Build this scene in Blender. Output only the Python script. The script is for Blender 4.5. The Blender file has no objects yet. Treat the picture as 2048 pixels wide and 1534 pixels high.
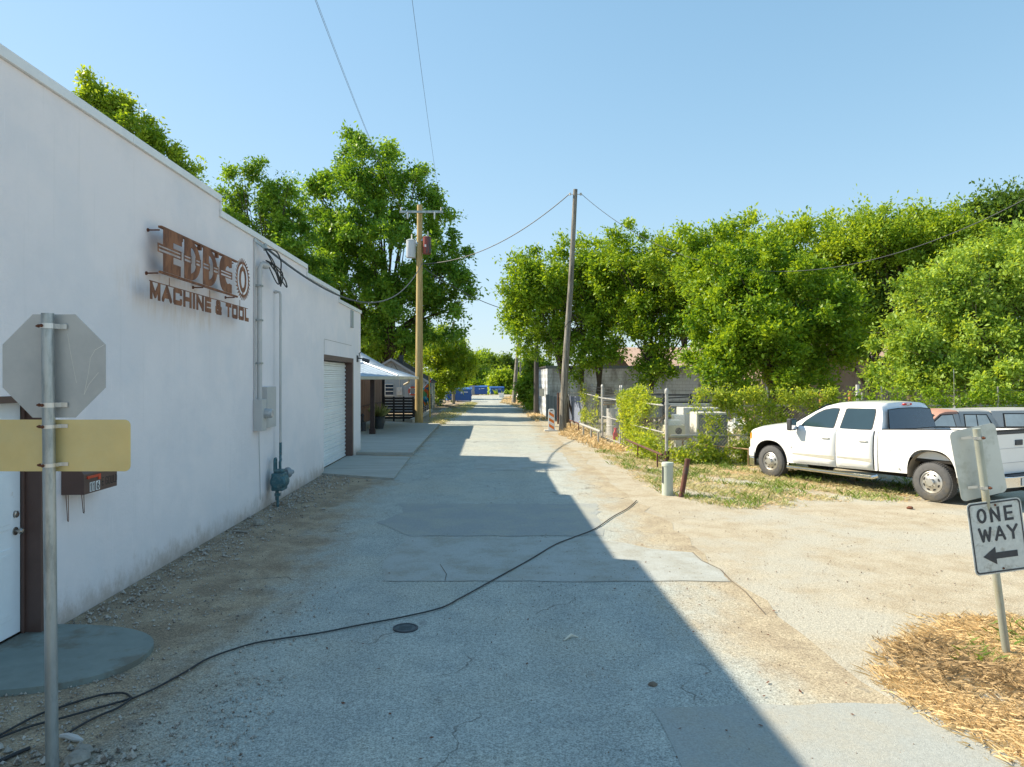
import bpy, math, random
import numpy as np
from mathutils import Vector, Matrix

# ------------------------------------------------------------------ camera, sky, sun
scene = bpy.context.scene
COL = scene.collection
CAM_H = 2.35
F, VX, HY = 1420.0, 978.0, 757.0          # focal length, road vanishing point, horizon (photo pixels)
cam = bpy.data.cameras.new("camera")
cam.sensor_width = 36.0
cam.lens = 36.0 * F / 2048
cam.shift_x = 46.0 / 2048
cam.shift_y = -10.0 / 2048
cam.clip_start, cam.clip_end = 0.05, 6000
camo = bpy.data.objects.new("camera", cam)
camo.location = (0, 0, CAM_H)
camo.rotation_euler = (math.radians(90), 0, 0)
COL.objects.link(camo)
scene.camera = camo
SUN = Vector((-1.165, 0.31, 1.0)).normalized()
world = bpy.data.worlds.new("World")
scene.world = world
world.use_nodes = True
nt = world.node_tree
sky = nt.nodes.new("ShaderNodeTexSky")
sky.sky_type = 'NISHITA'
sky.sun_disc = False
sky.sun_elevation = math.asin(SUN.z)
sky.sun_rotation = math.atan2(SUN.x, SUN.y) % (2 * math.pi)
sky.air_density = 1.25
sky.dust_density = 0.3
sky.ozone_density = 1.0
sky.altitude = 200
bg = nt.nodes["Background"]
bg.inputs["Strength"].default_value = 0.15
# highlight roll-off put into the sky colour: compress the bright band near the sun and the horizon, c * g / (1 + c / K) per channel
k1 = nt.nodes.new("ShaderNodeVectorMath"); k1.operation = 'MULTIPLY_ADD'
k1.inputs[1].default_value = (1 / 4.7, 1 / 3.65, 1 / 5.0); k1.inputs[2].default_value = (1, 1, 1)
k2 = nt.nodes.new("ShaderNodeVectorMath"); k2.operation = 'DIVIDE'
tint = nt.nodes.new("ShaderNodeVectorMath"); tint.operation = 'MULTIPLY'
tint.inputs[1].default_value = (1.0, 1.42, 1.40)
nt.links.new(sky.outputs[0], k1.inputs[0]); nt.links.new(sky.outputs[0], k2.inputs[0]); nt.links.new(k1.outputs[0], k2.inputs[1])
nt.links.new(k2.outputs[0], tint.inputs[0])
nt.links.new(tint.outputs[0], bg.inputs[0])
sun = bpy.data.lights.new("sun", 'SUN')
sun.energy = 4.9
sun.angle = math.radians(0.53)
sun.color = (1.0, 0.88, 0.69)
suno = bpy.data.objects.new("sun", sun)
suno.rotation_euler = SUN.to_track_quat('Z', 'Y').to_euler()
suno.location = (-30, 10, 40)
COL.objects.link(suno)
scene.view_settings.view_transform = 'Standard'
scene.view_settings.look = 'None'
scene.view_settings.exposure = 0.84
scene.view_settings.gamma = 1.0
try:
    scene.cycles.max_bounces = 8
    scene.cycles.transparent_max_bounces = 12
except Exception:
    pass

# ------------------------------------------------------------------ helpers
def P(px, py, d):                       # point seen at photo pixel, at distance d
    return Vector(((px - VX) / F * d, d, CAM_H - (py - HY) / F * d))
def G(px, py, z=0.0):
    d = (CAM_H - z) * F / (py - HY)
    return Vector(((px - VX) / F * d, d, z))

def tag(o, label=None, cat=None, group=None, kind=None):
    if label: o["label"] = label
    if cat: o["category"] = cat
    if group: o["group"] = group
    if kind: o["kind"] = kind
    return o
def thing(name, label, cat, loc=(0, 0, 0), rz=0.0, group=None):
    o = bpy.data.objects.new(name, None)
    o.empty_display_size = 0.2
    o.location = loc
    o.rotation_euler = (0, 0, rz)
    COL.objects.link(o)
    return tag(o, label, cat, group)
def copy_tree(o, parent=None):
    c = o.copy()
    COL.objects.link(c)
    if parent is not None:
        c.parent = parent
    for ch in list(o.children):
        copy_tree(ch, c)
    return c
def link_mesh(name, me, m, parent=None, loc=None, smooth=False):
    if m is not None:
        me.materials.append(m)
    if smooth:
        me.polygons.foreach_set("use_smooth", [True] * len(me.polygons))
    o = bpy.data.objects.new(name, me)
    COL.objects.link(o)
    if parent is not None:
        o.parent = parent
    if loc is not None:
        o.location = loc
    return o

class MB:
    def __init__(s, off=(0, 0, 0)):
        s.v, s.f, s.off = [], [], Vector(off)
    def add(s, vs, fs):
        b = len(s.v)
        s.v += [tuple(Vector(v) - s.off) for v in vs]
        s.f += [tuple(i + b for i in f) for f in fs]
        return s
    def box(s, x0, x1, y0, y1, z0, z1):
        vs = [(x, y, z) for z in (z0, z1) for y in (y0, y1) for x in (x0, x1)]
        return s.add(vs, [(0, 2, 3, 1), (4, 5, 7, 6), (0, 1, 5, 4), (2, 6, 7, 3), (0, 4, 6, 2), (1, 3, 7, 5)])
    def obox(s, c, ax, ay, az):            # centre + half vectors
        c, ax, ay, az = map(Vector, (c, ax, ay, az))
        vs = [c + ax * i + ay * j + az * k for k in (-1, 1) for j in (-1, 1) for i in (-1, 1)]
        return s.add(vs, [(0, 2, 3, 1), (4, 5, 7, 6), (0, 1, 5, 4), (2, 6, 7, 3), (0, 4, 6, 2), (1, 3, 7, 5)])
    def quad(s, a, b, c, d):
        return s.add([a, b, c, d], [(0, 1, 2, 3)])
    def beam(s, p0, p1, w, h=None, up=(0, 0, 1)):
        p0, p1 = Vector(p0), Vector(p1)
        h = w if h is None else h
        d = (p1 - p0)
        a = d.cross(Vector(up))
        if a.length < 1e-6: a = d.cross(Vector((1, 0, 0)))
        a.normalize()
        b = a.cross(d).normalized()
        return s.obox((p0 + p1) / 2, d / 2, a * w / 2, b * h / 2)
    def tube(s, pts, r, n=8, cap=True):
        pts = [Vector(p) for p in pts]
        rs = r if isinstance(r, (list, tuple)) else [r] * len(pts)
        vs, fs = [], []
        up = None
        for i, p in enumerate(pts):
            d = (pts[min(i + 1, len(pts) - 1)] - pts[max(i - 1, 0)])
            if d.length < 1e-9: d = Vector((0, 0, 1))
            d.normalize()
            if up is None:
                up = d.orthogonal().normalized()
            up = (up - d * up.dot(d))
            if up.length < 1e-6: up = d.orthogonal()
            up.normalize()
            w = d.cross(up)
            for k in range(n):
                a = 2 * math.pi * k / n
                vs.append(p + (up * math.cos(a) + w * math.sin(a)) * rs[i])
        for i in range(len(pts) - 1):
            for k in range(n):
                a, b = i * n + k, i * n + (k + 1) % n
                fs.append((a, b, b + n, a + n))
        if cap:
            fs.append(tuple(reversed(range(n))))
            fs.append(tuple((len(pts) - 1) * n + k for k in range(n)))
        return s.add(vs, fs)
    def cyl(s, p0, p1, r0, r1=None, n=16):
        return s.tube([p0, p1], [r0, r0 if r1 is None else r1], n)
    def lathe(s, c, axis, prof, n=24):       # prof: list of (radius, along)
        c, ax = Vector(c), Vector(axis).normalized()
        u = ax.orthogonal().normalized()
        w = ax.cross(u)
        vs, fs = [], []
        for (r, h) in prof:
            for k in range(n):
                a = 2 * math.pi * k / n
                vs.append(c + ax * h + (u * math.cos(a) + w * math.sin(a)) * r)
        for i in range(len(prof) - 1):
            for k in range(n):
                a, b = i * n + k, i * n + (k + 1) % n
                fs.append((a, b, b + n, a + n))
        return s.add(vs, fs)
    def prism(s, poly, h, n):                # poly: 3D points, n: thickness vector
        n = Vector(n)
        poly = [Vector(p) for p in poly]
        k = len(poly)
        vs = poly + [p + n for p in poly]
        fs = [tuple(reversed(range(k))), tuple(range(k, 2 * k))] + [(i, (i + 1) % k, (i + 1) % k + k, i + k) for i in range(k)]
        return s.add(vs, fs)
    def build(s, name, m, parent=None, loc=None, smooth=False, bevel=0, seg=2):
        me = bpy.data.meshes.new(name)
        me.from_pydata(s.v, [], s.f)
        me.update()
        o = link_mesh(name, me, m, parent, loc, smooth)
        if bevel:
            b = o.modifiers.new("bevel", 'BEVEL')
            b.width, b.segments, b.limit_method, b.angle_limit = bevel, seg, 'ANGLE', math.radians(32)
        if smooth:
            try:
                me.set_sharp_from_angle(angle=math.radians(38))
            except Exception:
                pass
        return o

# ------------------------------------------------------------------ materials
def nodes(m):
    m.use_nodes = True
    return m.node_tree, m.node_tree.nodes, m.node_tree.links
def lin(c):
    return tuple(((x / 255) / 12.92 if x / 255 <= .04045 else ((x / 255 + .055) / 1.055) ** 2.4) for x in c)
_mc = {}
def pm(name, col, rough=0.6, metal=0.0, var=0.12, scale=3.0, bump=0.0, bscale=60.0, col2=None, c2amt=0.5, c2scale=1.5, c2w=0.12,
       stretch=(1, 1, 1), spec=0.5, coat=0.0, world=False):
    if name in _mc: return _mc[name]
    m = bpy.data.materials.new(name)
    t, N, L = nodes(m)
    b = N["Principled BSDF"]
    b.inputs["Roughness"].default_value = rough
    b.inputs["Metallic"].default_value = metal
    b.inputs["Specular IOR Level"].default_value = spec
    b.inputs["Coat Weight"].default_value = coat
    if world:
        tc = N.new("ShaderNodeNewGeometry"); co = tc.outputs["Position"]
    else:
        tc = N.new("ShaderNodeTexCoord"); co = tc.outputs["Object"]
    mp = N.new("ShaderNodeMapping"); mp.inputs["Scale"].default_value = stretch
    L.new(co, mp.inputs["Vector"])
    n1 = N.new("ShaderNodeTexNoise"); n1.inputs["Scale"].default_value = scale; n1.inputs["Detail"].default_value = 6; n1.inputs["Roughness"].default_value = .65
    L.new(mp.outputs[0], n1.inputs["Vector"])
    mr = N.new("ShaderNodeMapRange"); mr.inputs["From Min"].default_value = .3; mr.inputs["From Max"].default_value = .7
    mr.inputs["To Min"].default_value = 1 - var; mr.inputs["To Max"].default_value = 1 + var
    L.new(n1.outputs[0], mr.inputs["Value"])
    base = None
    if col2 is not None:
        n2 = N.new("ShaderNodeTexNoise"); n2.inputs["Scale"].default_value = c2scale; n2.inputs["Detail"].default_value = 7; n2.inputs["Roughness"].default_value = .7
        L.new(mp.outputs[0], n2.inputs["Vector"])
        r2 = N.new("ShaderNodeMapRange"); r2.interpolation_type = 'SMOOTHSTEP'
        cc = 1 - c2amt
        cc = .3 + .4 * cc
        r2.inputs["From Min"].default_value = cc - c2w / 2; r2.inputs["From Max"].default_value = cc + c2w / 2
        L.new(n2.outputs[0], r2.inputs["Value"])
        mx = N.new("ShaderNodeMix"); mx.data_type = 'RGBA'
        mx.inputs["A"].default_value = (*col, 1); mx.inputs["B"].default_value = (*col2, 1)
        L.new(r2.outputs[0], mx.inputs["Factor"])
        base = mx.outputs["Result"]
    mul = N.new("ShaderNodeVectorMath"); mul.operation = 'SCALE'
    if base is not None: L.new(base, mul.inputs[0])
    else: mul.inputs[0].default_value = col
    L.new(mr.outputs[0], mul.inputs["Scale"])
    L.new(mul.outputs[0], b.inputs["Base Color"])
    if bump:
        n3 = N.new("ShaderNodeTexNoise"); n3.inputs["Scale"].default_value = bscale; n3.inputs["Detail"].default_value = 5
        L.new(mp.outputs[0], n3.inputs["Vector"])
        bp = N.new("ShaderNodeBump"); bp.inputs["Strength"].default_value = bump; bp.inputs["Distance"].default_value = 0.02
        L.new(n3.outputs[0], bp.inputs["Height"])
        L.new(bp.outputs[0], b.inputs["Normal"])
    _mc[name] = m
    return m

def leaf_mat(name, ca, cb, trans=0.35, rough=.45, tm=(1.7, 1.4, .5)):
    m = bpy.data.materials.new(name)
    t, N, L = nodes(m)
    b = N["Principled BSDF"]; out = N["Material Output"]
    at = N.new("ShaderNodeAttribute"); at.attribute_name = "tint"
    mx = N.new("ShaderNodeMix"); mx.data_type = 'RGBA'
    mx.inputs["A"].default_value = (*ca, 1); mx.inputs["B"].default_value = (*cb, 1)
    L.new(at.outputs["Fac"], mx.inputs["Factor"])
    L.new(mx.outputs["Result"], b.inputs["Base Color"])
    b.inputs["Roughness"].default_value = rough
    b.inputs["Specular IOR Level"].default_value = .35
    tr = N.new("ShaderNodeBsdfTranslucent")
    g = N.new("ShaderNodeVectorMath"); g.operation = 'MULTIPLY'; g.inputs[1].default_value = tm
    L.new(mx.outputs["Result"], g.inputs[0]); L.new(g.outputs[0], tr.inputs["Color"])
    ms = N.new("ShaderNodeMixShader"); ms.inputs[0].default_value = trans
    L.new(b.outputs[0], ms.inputs[1]); L.new(tr.outputs[0], ms.inputs[2]); L.new(ms.outputs[0], out.inputs["Surface"])
    return m

def ground_mat(name, kind):
    """kind 'ground' (dirt and gravel lot) or 'road' (worn pale asphalt, dusty at its edges)"""
    m = bpy.data.materials.new(name)
    t, N, L = nodes(m)
    b = N["Principled BSDF"]
    b.inputs["Roughness"].default_value = .95
    b.inputs["Specular IOR Level"].default_value = .15
    geo = N.new("ShaderNodeNewGeometry"); pos = geo.outputs["Position"]
    def noise(scale, detail=6, rough=.6, stretch=None):
        n = N.new("ShaderNodeTexNoise"); n.inputs["Scale"].default_value = scale
        n.inputs["Detail"].default_value = detail; n.inputs["Roughness"].default_value = rough
        if stretch:
            mp = N.new("ShaderNodeMapping"); mp.inputs["Scale"].default_value = stretch
            L.new(pos, mp.inputs[0]); L.new(mp.outputs[0], n.inputs["Vector"])
        else: L.new(pos, n.inputs["Vector"])
        return n.outputs[0]
    def ramp(v, a, c, lo=0., hi=1.):
        r = N.new("ShaderNodeMapRange"); r.interpolation_type = 'SMOOTHSTEP'
        r.inputs["From Min"].default_value = a; r.inputs["From Max"].default_value = c
        r.inputs["To Min"].default_value = lo; r.inputs["To Max"].default_value = hi
        L.new(v, r.inputs["Value"]); return r.outputs[0]
    def mix(f, A, B):
        x = N.new("ShaderNodeMix"); x.data_type = 'RGBA'
        for s_, v in (("A", A), ("B", B)):
            if isinstance(v, tuple): x.inputs[s_].default_value = (*v, 1)
            else: L.new(v, x.inputs[s_])
        if isinstance(f, float): x.inputs["Factor"].default_value = f
        else: L.new(f, x.inputs["Factor"])
        return x.outputs["Result"]
    def math_(op, a, c=None):
        x = N.new("ShaderNodeMath"); x.operation = op
        for i, v in enumerate((a, c)):
            if v is None: continue
            if isinstance(v, (int, float)): x.inputs[i].default_value = v
            else: L.new(v, x.inputs[i])
        return x.outputs[0]
    def vor(scale, feat='F1'):
        v = N.new("ShaderNodeTexVoronoi"); v.inputs["Scale"].default_value = scale; v.feature = feat
        L.new(pos, v.inputs["Vector"]); return v
    sep = N.new("ShaderNodeSeparateXYZ"); L.new(pos, sep.inputs[0])
    X, Y = sep.outputs[0], sep.outputs[1]
    nbig = noise(.45, 5, .6); nmid = noise(2.2, 6, .65); nfine = noise(26, 5, .7)
    if kind == 'ground':
        dirt = mix(ramp(nmid, .38, .62), (0.392, 0.315, 0.219), (0.276, 0.215, 0.149))
        caliche = mix(ramp(nmid, .35, .65), (0.453, 0.406, 0.308), (0.376, 0.319, 0.227))
        caliche = mix(ramp(nbig, .45, .62), caliche, (0.423, 0.402, 0.332))
        wx = math_('ADD', X, math_('MULTIPLY', math_('SUBTRACT', nbig, .5), 2.2))
        base = mix(ramp(wx, -2.9, -1.0), dirt, caliche)
    else:
        asp = mix(ramp(nmid, .36, .64), (0.340, 0.365, 0.340), (0.411, 0.431, 0.392))
        asp = mix(ramp(nbig, .42, .66, 0, .8), asp, (0.422, 0.420, 0.357))
        dust = mix(ramp(nmid, .40, .60), (0.414, 0.352, 0.246), (0.347, 0.288, 0.200))
        dustl = mix(ramp(nmid, .40, .60), (0.392, 0.315, 0.219), (0.276, 0.215, 0.149))
        wob = math_('MULTIPLY', math_('SUBTRACT', noise(1.3, 7, .72, (1, .55, 1)), .5), 2.6)
        dst = mix(ramp(X, -.5, .5), dustl, dust)
        near = ramp(Y, 7, 14, .25, 0)                       # the dirt reaches farther out near the door
        eL = math_('ADD', math_('ADD', math_('MULTIPLY', X, -1), wob), near)
        eR = math_('ADD', X, wob)
        base = mix(math_('MAXIMUM', ramp(eL, 1.9, 3.0), ramp(eR, 1.55, 2.75)), asp, dst)
        # loose brown dirt streaks
        st = ramp(noise(1.6, 7, .75, (1, .35, 1)), .58, .74, 0, .5)
        base = mix(st, base, dustl)
        # old oil drips, tyre-polished tracks and wandering cracks
        base = mix(ramp(noise(3.6, 3, .5), .66, .72, 0, .38), base, (.16, .165, .16))
        trk = math_('ABSOLUTE', math_('SUBTRACT', math_('ABSOLUTE', math_('ADD', X, math_('MULTIPLY', nbig, .5))), .95))
        base = mix(math_('MULTIPLY', ramp(trk, .12, .42, .28, 0), nmid), base, (.25, .25, .235))
        wv = N.new("ShaderNodeTexNoise"); wv.inputs["Scale"].default_value = 1.7; wv.inputs["Detail"].default_value = 5; L.new(pos, wv.inputs["Vector"])
        wm = N.new("ShaderNodeVectorMath"); wm.operation = 'MULTIPLY_ADD'; wm.inputs[1].default_value = (.9, .9, .9)
        L.new(wv.outputs["Color"], wm.inputs[0]); L.new(pos, wm.inputs[2])
        cv = N.new("ShaderNodeTexVoronoi"); cv.feature = 'DISTANCE_TO_EDGE'; cv.inputs["Scale"].default_value = .42; L.new(wm.outputs[0], cv.inputs["Vector"])
        ck = math_('MULTIPLY', ramp(cv.outputs["Distance"], .0015, .006, 1, 0), ramp(noise(.8, 3, .5), .48, .58))
        base = mix(math_('MULTIPLY', ck, .65), base, (.10, .085, .07))
    # stones and grit
    v1 = vor(55); v2 = vor(22)
    g1 = ramp(v1.outputs["Distance"], .12, .28, 1, 0)
    sepc = N.new("ShaderNodeSeparateXYZ"); L.new(v1.outputs["Color"], sepc.inputs[0])
    sel = ramp(sepc.outputs[0], .70, .76)
    dark = math_('MULTIPLY', g1, sel)
    patchy = ramp(noise(.9, 4, .6), .40, .62, .15, 1.0)
    base = mix(math_('MULTIPLY', math_('MULTIPLY', dark, patchy), .62), base, (0.109, 0.084, 0.063))
    sel2 = ramp(sepc.outputs[1], .74, .80)
    base = mix(math_('MULTIPLY', math_('MULTIPLY', g1, sel2), .5), base, (0.521, 0.504, 0.462))
    g2 = ramp(v2.outputs["Distance"], .08, .20, 1, 0)
    sepd = N.new("ShaderNodeSeparateXYZ"); L.new(v2.outputs["Color"], sepd.inputs[0])
    base = mix(math_('MULTIPLY', math_('MULTIPLY', g2, ramp(sepd.outputs[0], .86, .9)), .65), base, (0.143, 0.101, 0.071))
    sc = N.new("ShaderNodeVectorMath"); sc.operation = 'SCALE'
    grain = math_('MULTIPLY', ramp(nfine, .3, .7, .86, 1.14), ramp(noise(70, 3, .85), .32, .68, .58, 1.42))
    L.new(base, sc.inputs[0]); L.new(grain, sc.inputs["Scale"])
    L.new(sc.outputs[0], b.inputs["Base Color"])
    h = math_('ADD', math_('MULTIPLY', nfine, .6), math_('MULTIPLY', g1, .5))
    h = math_('ADD', h, math_('MULTIPLY', nmid, 1.2 if kind == 'ground' else .5))
    bp = N.new("ShaderNodeBump"); bp.inputs["Strength"].default_value = .55 if kind == 'ground' else .35
    bp.inputs["Distance"].default_value = .02
    L.new(h, bp.inputs["Height"]); L.new(bp.outputs[0], b.inputs["Normal"])
    return m

def wall_mat():
    m = bpy.data.materials.new("white_stucco")
    t, N, L = nodes(m)
    b = N["Principled BSDF"]; b.inputs["Roughness"].default_value = .85; b.inputs["Specular IOR Level"].default_value = .25
    geo = N.new("ShaderNodeNewGeometry"); pos = geo.outputs["Position"]
    def noise(scale, stretch=(1, 1, 1), detail=6, rough=.65):
        mp = N.new("ShaderNodeMapping"); mp.inputs["Scale"].default_value = stretch
        n = N.new("ShaderNodeTexNoise"); n.inputs["Scale"].default_value = scale; n.inputs["Detail"].default_value = detail; n.inputs["Roughness"].default_value = rough
        L.new(pos, mp.inputs[0]); L.new(mp.outputs[0], n.inputs["Vector"]); return n.outputs[0]
    def ramp(v, a, c, lo=0., hi=1.):
        r = N.new("ShaderNodeMapRange"); r.interpolation_type = 'SMOOTHSTEP'
        for k, x in (("From Min", a), ("From Max", c), ("To Min", lo), ("To Max", hi)): r.inputs[k].default_value = x
        L.new(v, r.inputs["Value"]); return r.outputs[0]
    def mix(f, A, B):
        x = N.new("ShaderNodeMix"); x.data_type = 'RGBA'
        for s_, v in (("A", A), ("B", B)):
            if isinstance(v, tuple): x.inputs[s_].default_value = (*v, 1)
            else: L.new(v, x.inputs[s_])
        L.new(f, x.inputs["Factor"]); return x.outputs["Result"]
    def m2(op, a, c):
        x = N.new("ShaderNodeMath"); x.operation = op
        for i, v in enumerate((a, c)):
            if isinstance(v, (int, float)): x.inputs[i].default_value = v
            else: L.new(v, x.inputs[i])
        return x.outputs[0]
    base = mix(ramp(noise(.8), .4, .62), (0.901, 0.836, 0.824), (0.839, 0.789, 0.787))
    base = mix(ramp(noise(2.0, (1, 5, .25)), .56, .76, 0, .30), base, (0.700, 0.658, 0.640))         # rain streaks
    base = mix(ramp(noise(9, (1, 1, 1), 8, .8), .66, .74, 0, .45), base, (0.563, 0.503, 0.467))       # scuffs
    base = mix(ramp(noise(5, (1, 6, .3), 4), .66, .72, 0, .4), base, (1.026, 0.968, 0.958))
    sep = N.new("ShaderNodeSeparateXYZ"); L.new(pos, sep.inputs[0])
    hz = m2('ADD', sep.outputs[2], m2('MULTIPLY', m2('SUBTRACT', noise(5, (1, 1, .6), 7, .8), .5), .7))
    base = mix(ramp(hz, -.02, .34, .85, 0), base, (0.450, 0.370, 0.307))                                # mud splashed along the foot
    # faint rust run-off around the steel sign and below the conduit
    dy = m2('DIVIDE', m2('SUBTRACT', sep.outputs[1], 9.6), 2.0); dz = m2('DIVIDE', m2('SUBTRACT', sep.outputs[2], 3.40), .42)
    rr = m2('ADD', m2('MULTIPLY', dy, dy), m2('MULTIPLY', dz, dz))
    st = m2('MULTIPLY', ramp(rr, .2, 1.3, 1, 0), ramp(noise(2.4, (1, 2.5, .5)), .42, .68, 0, .42))
    base = mix(st, base, (.66, .50, .34))
    base = mix(ramp(noise(.55, (1, 1, 1.4), 3), .46, .62, 0, .35), base, (.74, .735, .76))
    L.new(base, b.inputs["Base Color"])
    h = m2('ADD', m2('MULTIPLY', noise(45), .4), m2('MULTIPLY', noise(3.5, (1, 1, 1.6)), 1.0))
    bp = N.new("ShaderNodeBump"); bp.inputs["Strength"].default_value = .35; bp.inputs["Distance"].default_value = .03
    L.new(h, bp.inputs["Height"]); L.new(bp.outputs[0], b.inputs["Normal"])
    return m

def block_mat():
    m = bpy.data.materials.new("whitewashed_block")
    t, N, L = nodes(m)
    b = N["Principled BSDF"]; b.inputs["Roughness"].default_value = .9
    tc = N.new("ShaderNodeTexCoord")
    mp = N.new("ShaderNodeMapping"); mp.inputs["Rotation"].default_value = (math.radians(90), 0, 0)
    L.new(tc.outputs["Object"], mp.inputs[0])
    br = N.new("ShaderNodeTexBrick"); br.inputs["Scale"].default_value = 1.0
    br.inputs["Brick Width"].default_value = .40; br.inputs["Row Height"].default_value = .20; br.inputs["Mortar Size"].default_value = .012
    br.inputs["Color1"].default_value = (.66, .71, .76, 1); br.inputs["Color2"].default_value = (.60, .65, .70, 1); br.inputs["Mortar"].default_value = (.46, .49, .52, 1)
    L.new(mp.outputs[0], br.inputs["Vector"])
    n = N.new("ShaderNodeTexNoise"); n.inputs["Scale"].default_value = .9; n.inputs["Detail"].default_value = 8; n.inputs["Roughness"].default_value = .72
    mp2 = N.new("ShaderNodeMapping"); mp2.inputs["Scale"].default_value = (1, 1, .45); L.new(tc.outputs["Object"], mp2.inputs[0]); L.new(mp2.outputs[0], n.inputs["Vector"])
    r = N.new("ShaderNodeMapRange"); r.interpolation_type = 'SMOOTHSTEP'; r.inputs["From Min"].default_value = .44; r.inputs["From Max"].default_value = .66; r.inputs["To Max"].default_value = .85
    L.new(n.outputs[0], r.inputs["Value"])
    x = N.new("ShaderNodeMix"); x.data_type = 'RGBA'; L.new(r.outputs[0], x.inputs["Factor"]); L.new(br.outputs["Color"], x.inputs["A"]); x.inputs["B"].default_value = (.13, .12, .11, 1)
    L.new(x.outputs["Result"], b.inputs["Base Color"])
    return m

M_ground = ground_mat("caliche_and_dirt", 'ground')
M_road = ground_mat("worn_asphalt", 'road')
M_wall = wall_mat()
M_block = block_mat()
M_cap = pm("painted_cap_metal", (.80, .80, .78), .5, .0, .06)
M_patch_dark = pm("dark_asphalt_patch", (.30, .318, .305), .95, bump=.35, bscale=110, var=.2, scale=70, col2=(0.353, 0.358, 0.310), c2amt=.4, c2scale=1.6, c2w=.3, world=True)
M_patch_mid = pm("grey_asphalt_patch", (.345, .36, .335), .95, bump=.35, bscale=120, var=.2, scale=70, col2=(0.364, 0.353, 0.300), c2amt=.4, c2scale=1.6, c2w=.3, world=True)
M_patch_light = pm("pale_asphalt_patch", (.395, .412, .385), .95, bump=.35, bscale=120, var=.2, scale=70, col2=(0.321, 0.316, 0.268), c2amt=.4, c2scale=1.8, c2w=.3, world=True)
M_conc = pm("concrete", (.42, .425, .39), .85, bump=.15, bscale=90, var=.08, scale=4, col2=(.34, .335, .295), c2amt=.45, c2scale=1.2, c2w=.3, stretch=(.5, 3, 1), world=True)
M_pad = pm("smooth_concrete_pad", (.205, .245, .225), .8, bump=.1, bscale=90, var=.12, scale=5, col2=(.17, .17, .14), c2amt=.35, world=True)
M_brown = pm("brown_paint", (.118, .066, .052), .5, bump=.1, bscale=30, var=.15)
M_door = pm("white_door_paint", (.84, .88, .90), .45, var=.05, col2=(.6, .52, .42), c2amt=.12, c2scale=3)
M_roller = pm("roller_door_enamel", (.88, .90, .90), .35, var=.06, stretch=(1, 1, 1))
M_dark = pm("black_rubber", (.015, .015, .016), .6)
M_tyre = pm("tyre_rubber", (.085, .087, .09), .8, var=.2, scale=20, bump=.3, bscale=90, col2=(.12, .11, .09), c2amt=.3, c2scale=4)
M_cable = pm("cable_black", (.02, .022, .024), .6)
M_rust = pm("rusted_steel", (.20, .082, .042), .75, .25, .25, 6, .2, 60, col2=(.29, .125, .06), c2amt=.5, c2scale=3, stretch=(1, 1.6, .6))
M_rust2 = pm("rusty_bolt", (.16, .06, .03), .8, .3, .3, 40)
M_galv = pm("galvanised_steel", (.40, .43, .43), .42, .75, .16, 9, .08, 40, col2=(.28, .31, .31), c2amt=.4, c2scale=7, stretch=(1, 1, .25))
M_alu = pm("aluminium_strap", (.62, .62, .60), .35, .8, .1)
M_signback = pm("sign_back_aluminium", (.49, .485, .46), .5, .25, .08, 2, .05, 12, col2=(.41, .415, .405), c2amt=.4, c2scale=1.5, c2w=.3)
M_signyel = pm("sign_back_tan_reflection", (.70, .53, .22), .42, .2, .10, 2, .04, 12, col2=(.66, .55, .27), c2amt=.5, c2scale=.9, c2w=.3)  # warm reflection on the metal back put into the base colour
M_signwhite = pm("sign_white_sheeting", (.60, .61, .57), .5, 0, .14, 25, col2=(.42, .41, .36), c2amt=.32, c2scale=9)
M_black = pm("faded_black_paint", (.045, .048, .055), .6, 0, .25, 18)
M_boxgrey = pm("painted_grey_box", (0.515, 0.505, 0.482), .55, 0, .06)
M_pipe = pm("painted_pipe", (0.524, 0.515, 0.496), .5, 0, .06, col2=(0.394, 0.337, 0.281), c2amt=.15)
M_teal = pm("teal_gas_meter_paint", (.045, .13, .155), .5, .1, .3, 20, .2, 50, col2=(.10, .17, .18), c2amt=.4, c2scale=12)
M_glassblur = pm("meter_glass", (.45, .46, .46), .2, 0, .2, 20)
M_poleY = pm("new_pine_pole", (.46, .34, .145), .8, 0, .14, 5, .3, 20, col2=(.34, .235, .09), c2amt=.4, c2scale=3, stretch=(4, 4, .25))
M_poleG = pm("weathered_pole", (.27, .25, .21), .9, 0, .25, 5, .5, 22, col2=(.12, .11, .09), c2amt=.45, c2scale=3, stretch=(5, 5, .3))
M_poleD = pm("dark_creosote_pole", (.075, .068, .062), .9, 0, .25, 5, .4, 22, stretch=(5, 5, .3))
M_trans = pm("transformer_grey", (.50, .54, .57), .4, 0, .05)
M_transr = pm("red_brown_transformer", (.23, .045, .035), .5, 0, .25, 9, col2=(.05, .05, .06), c2amt=.4, c2scale=4, stretch=(1, 1, .2))
M_wirem = pm("weathered_wire", (.09, .095, .10), .6, .3)
M_porc = pm("porcelain", (.6, .6, .58), .3)
M_tin = pm("galvalume_roof", (.42, .50, .58), .45, .35, .07, 2)
M_gutter = pm("cream_gutter", (.62, .56, .42), .5)
M_woodwall = pm("stained_plank_wall", (.20, .105, .062), .75, 0, .2, 4, .2, 30, stretch=(1, 4, .2))
M_woodpost = pm("dark_stained_timber", (.045, .022, .016), .6, 0, .25, 6, .2, 30)
M_fblack = pm("black_fence_paint", (.012, .012, .014), .55)
M_greywood = pm("grey_board_siding", (.38, .41, .43), .8, 0, .1, 3, .1, 30, stretch=(4, 1, .3))
M_trim = pm("grey_trim", (.33, .34, .36), .6)
M_shingle = pm("dark_shingles", (.045, .04, .04), .9, 0, .3, 14, .4, 30)
M_roofpale = pm("faded_red_roofing", (.46, .33, .26), .85, 0, .12, 1.5, .1, 30, col2=(.36, .24, .18), c2amt=.4, c2scale=1.2, stretch=(2, .4, 1))
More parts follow.
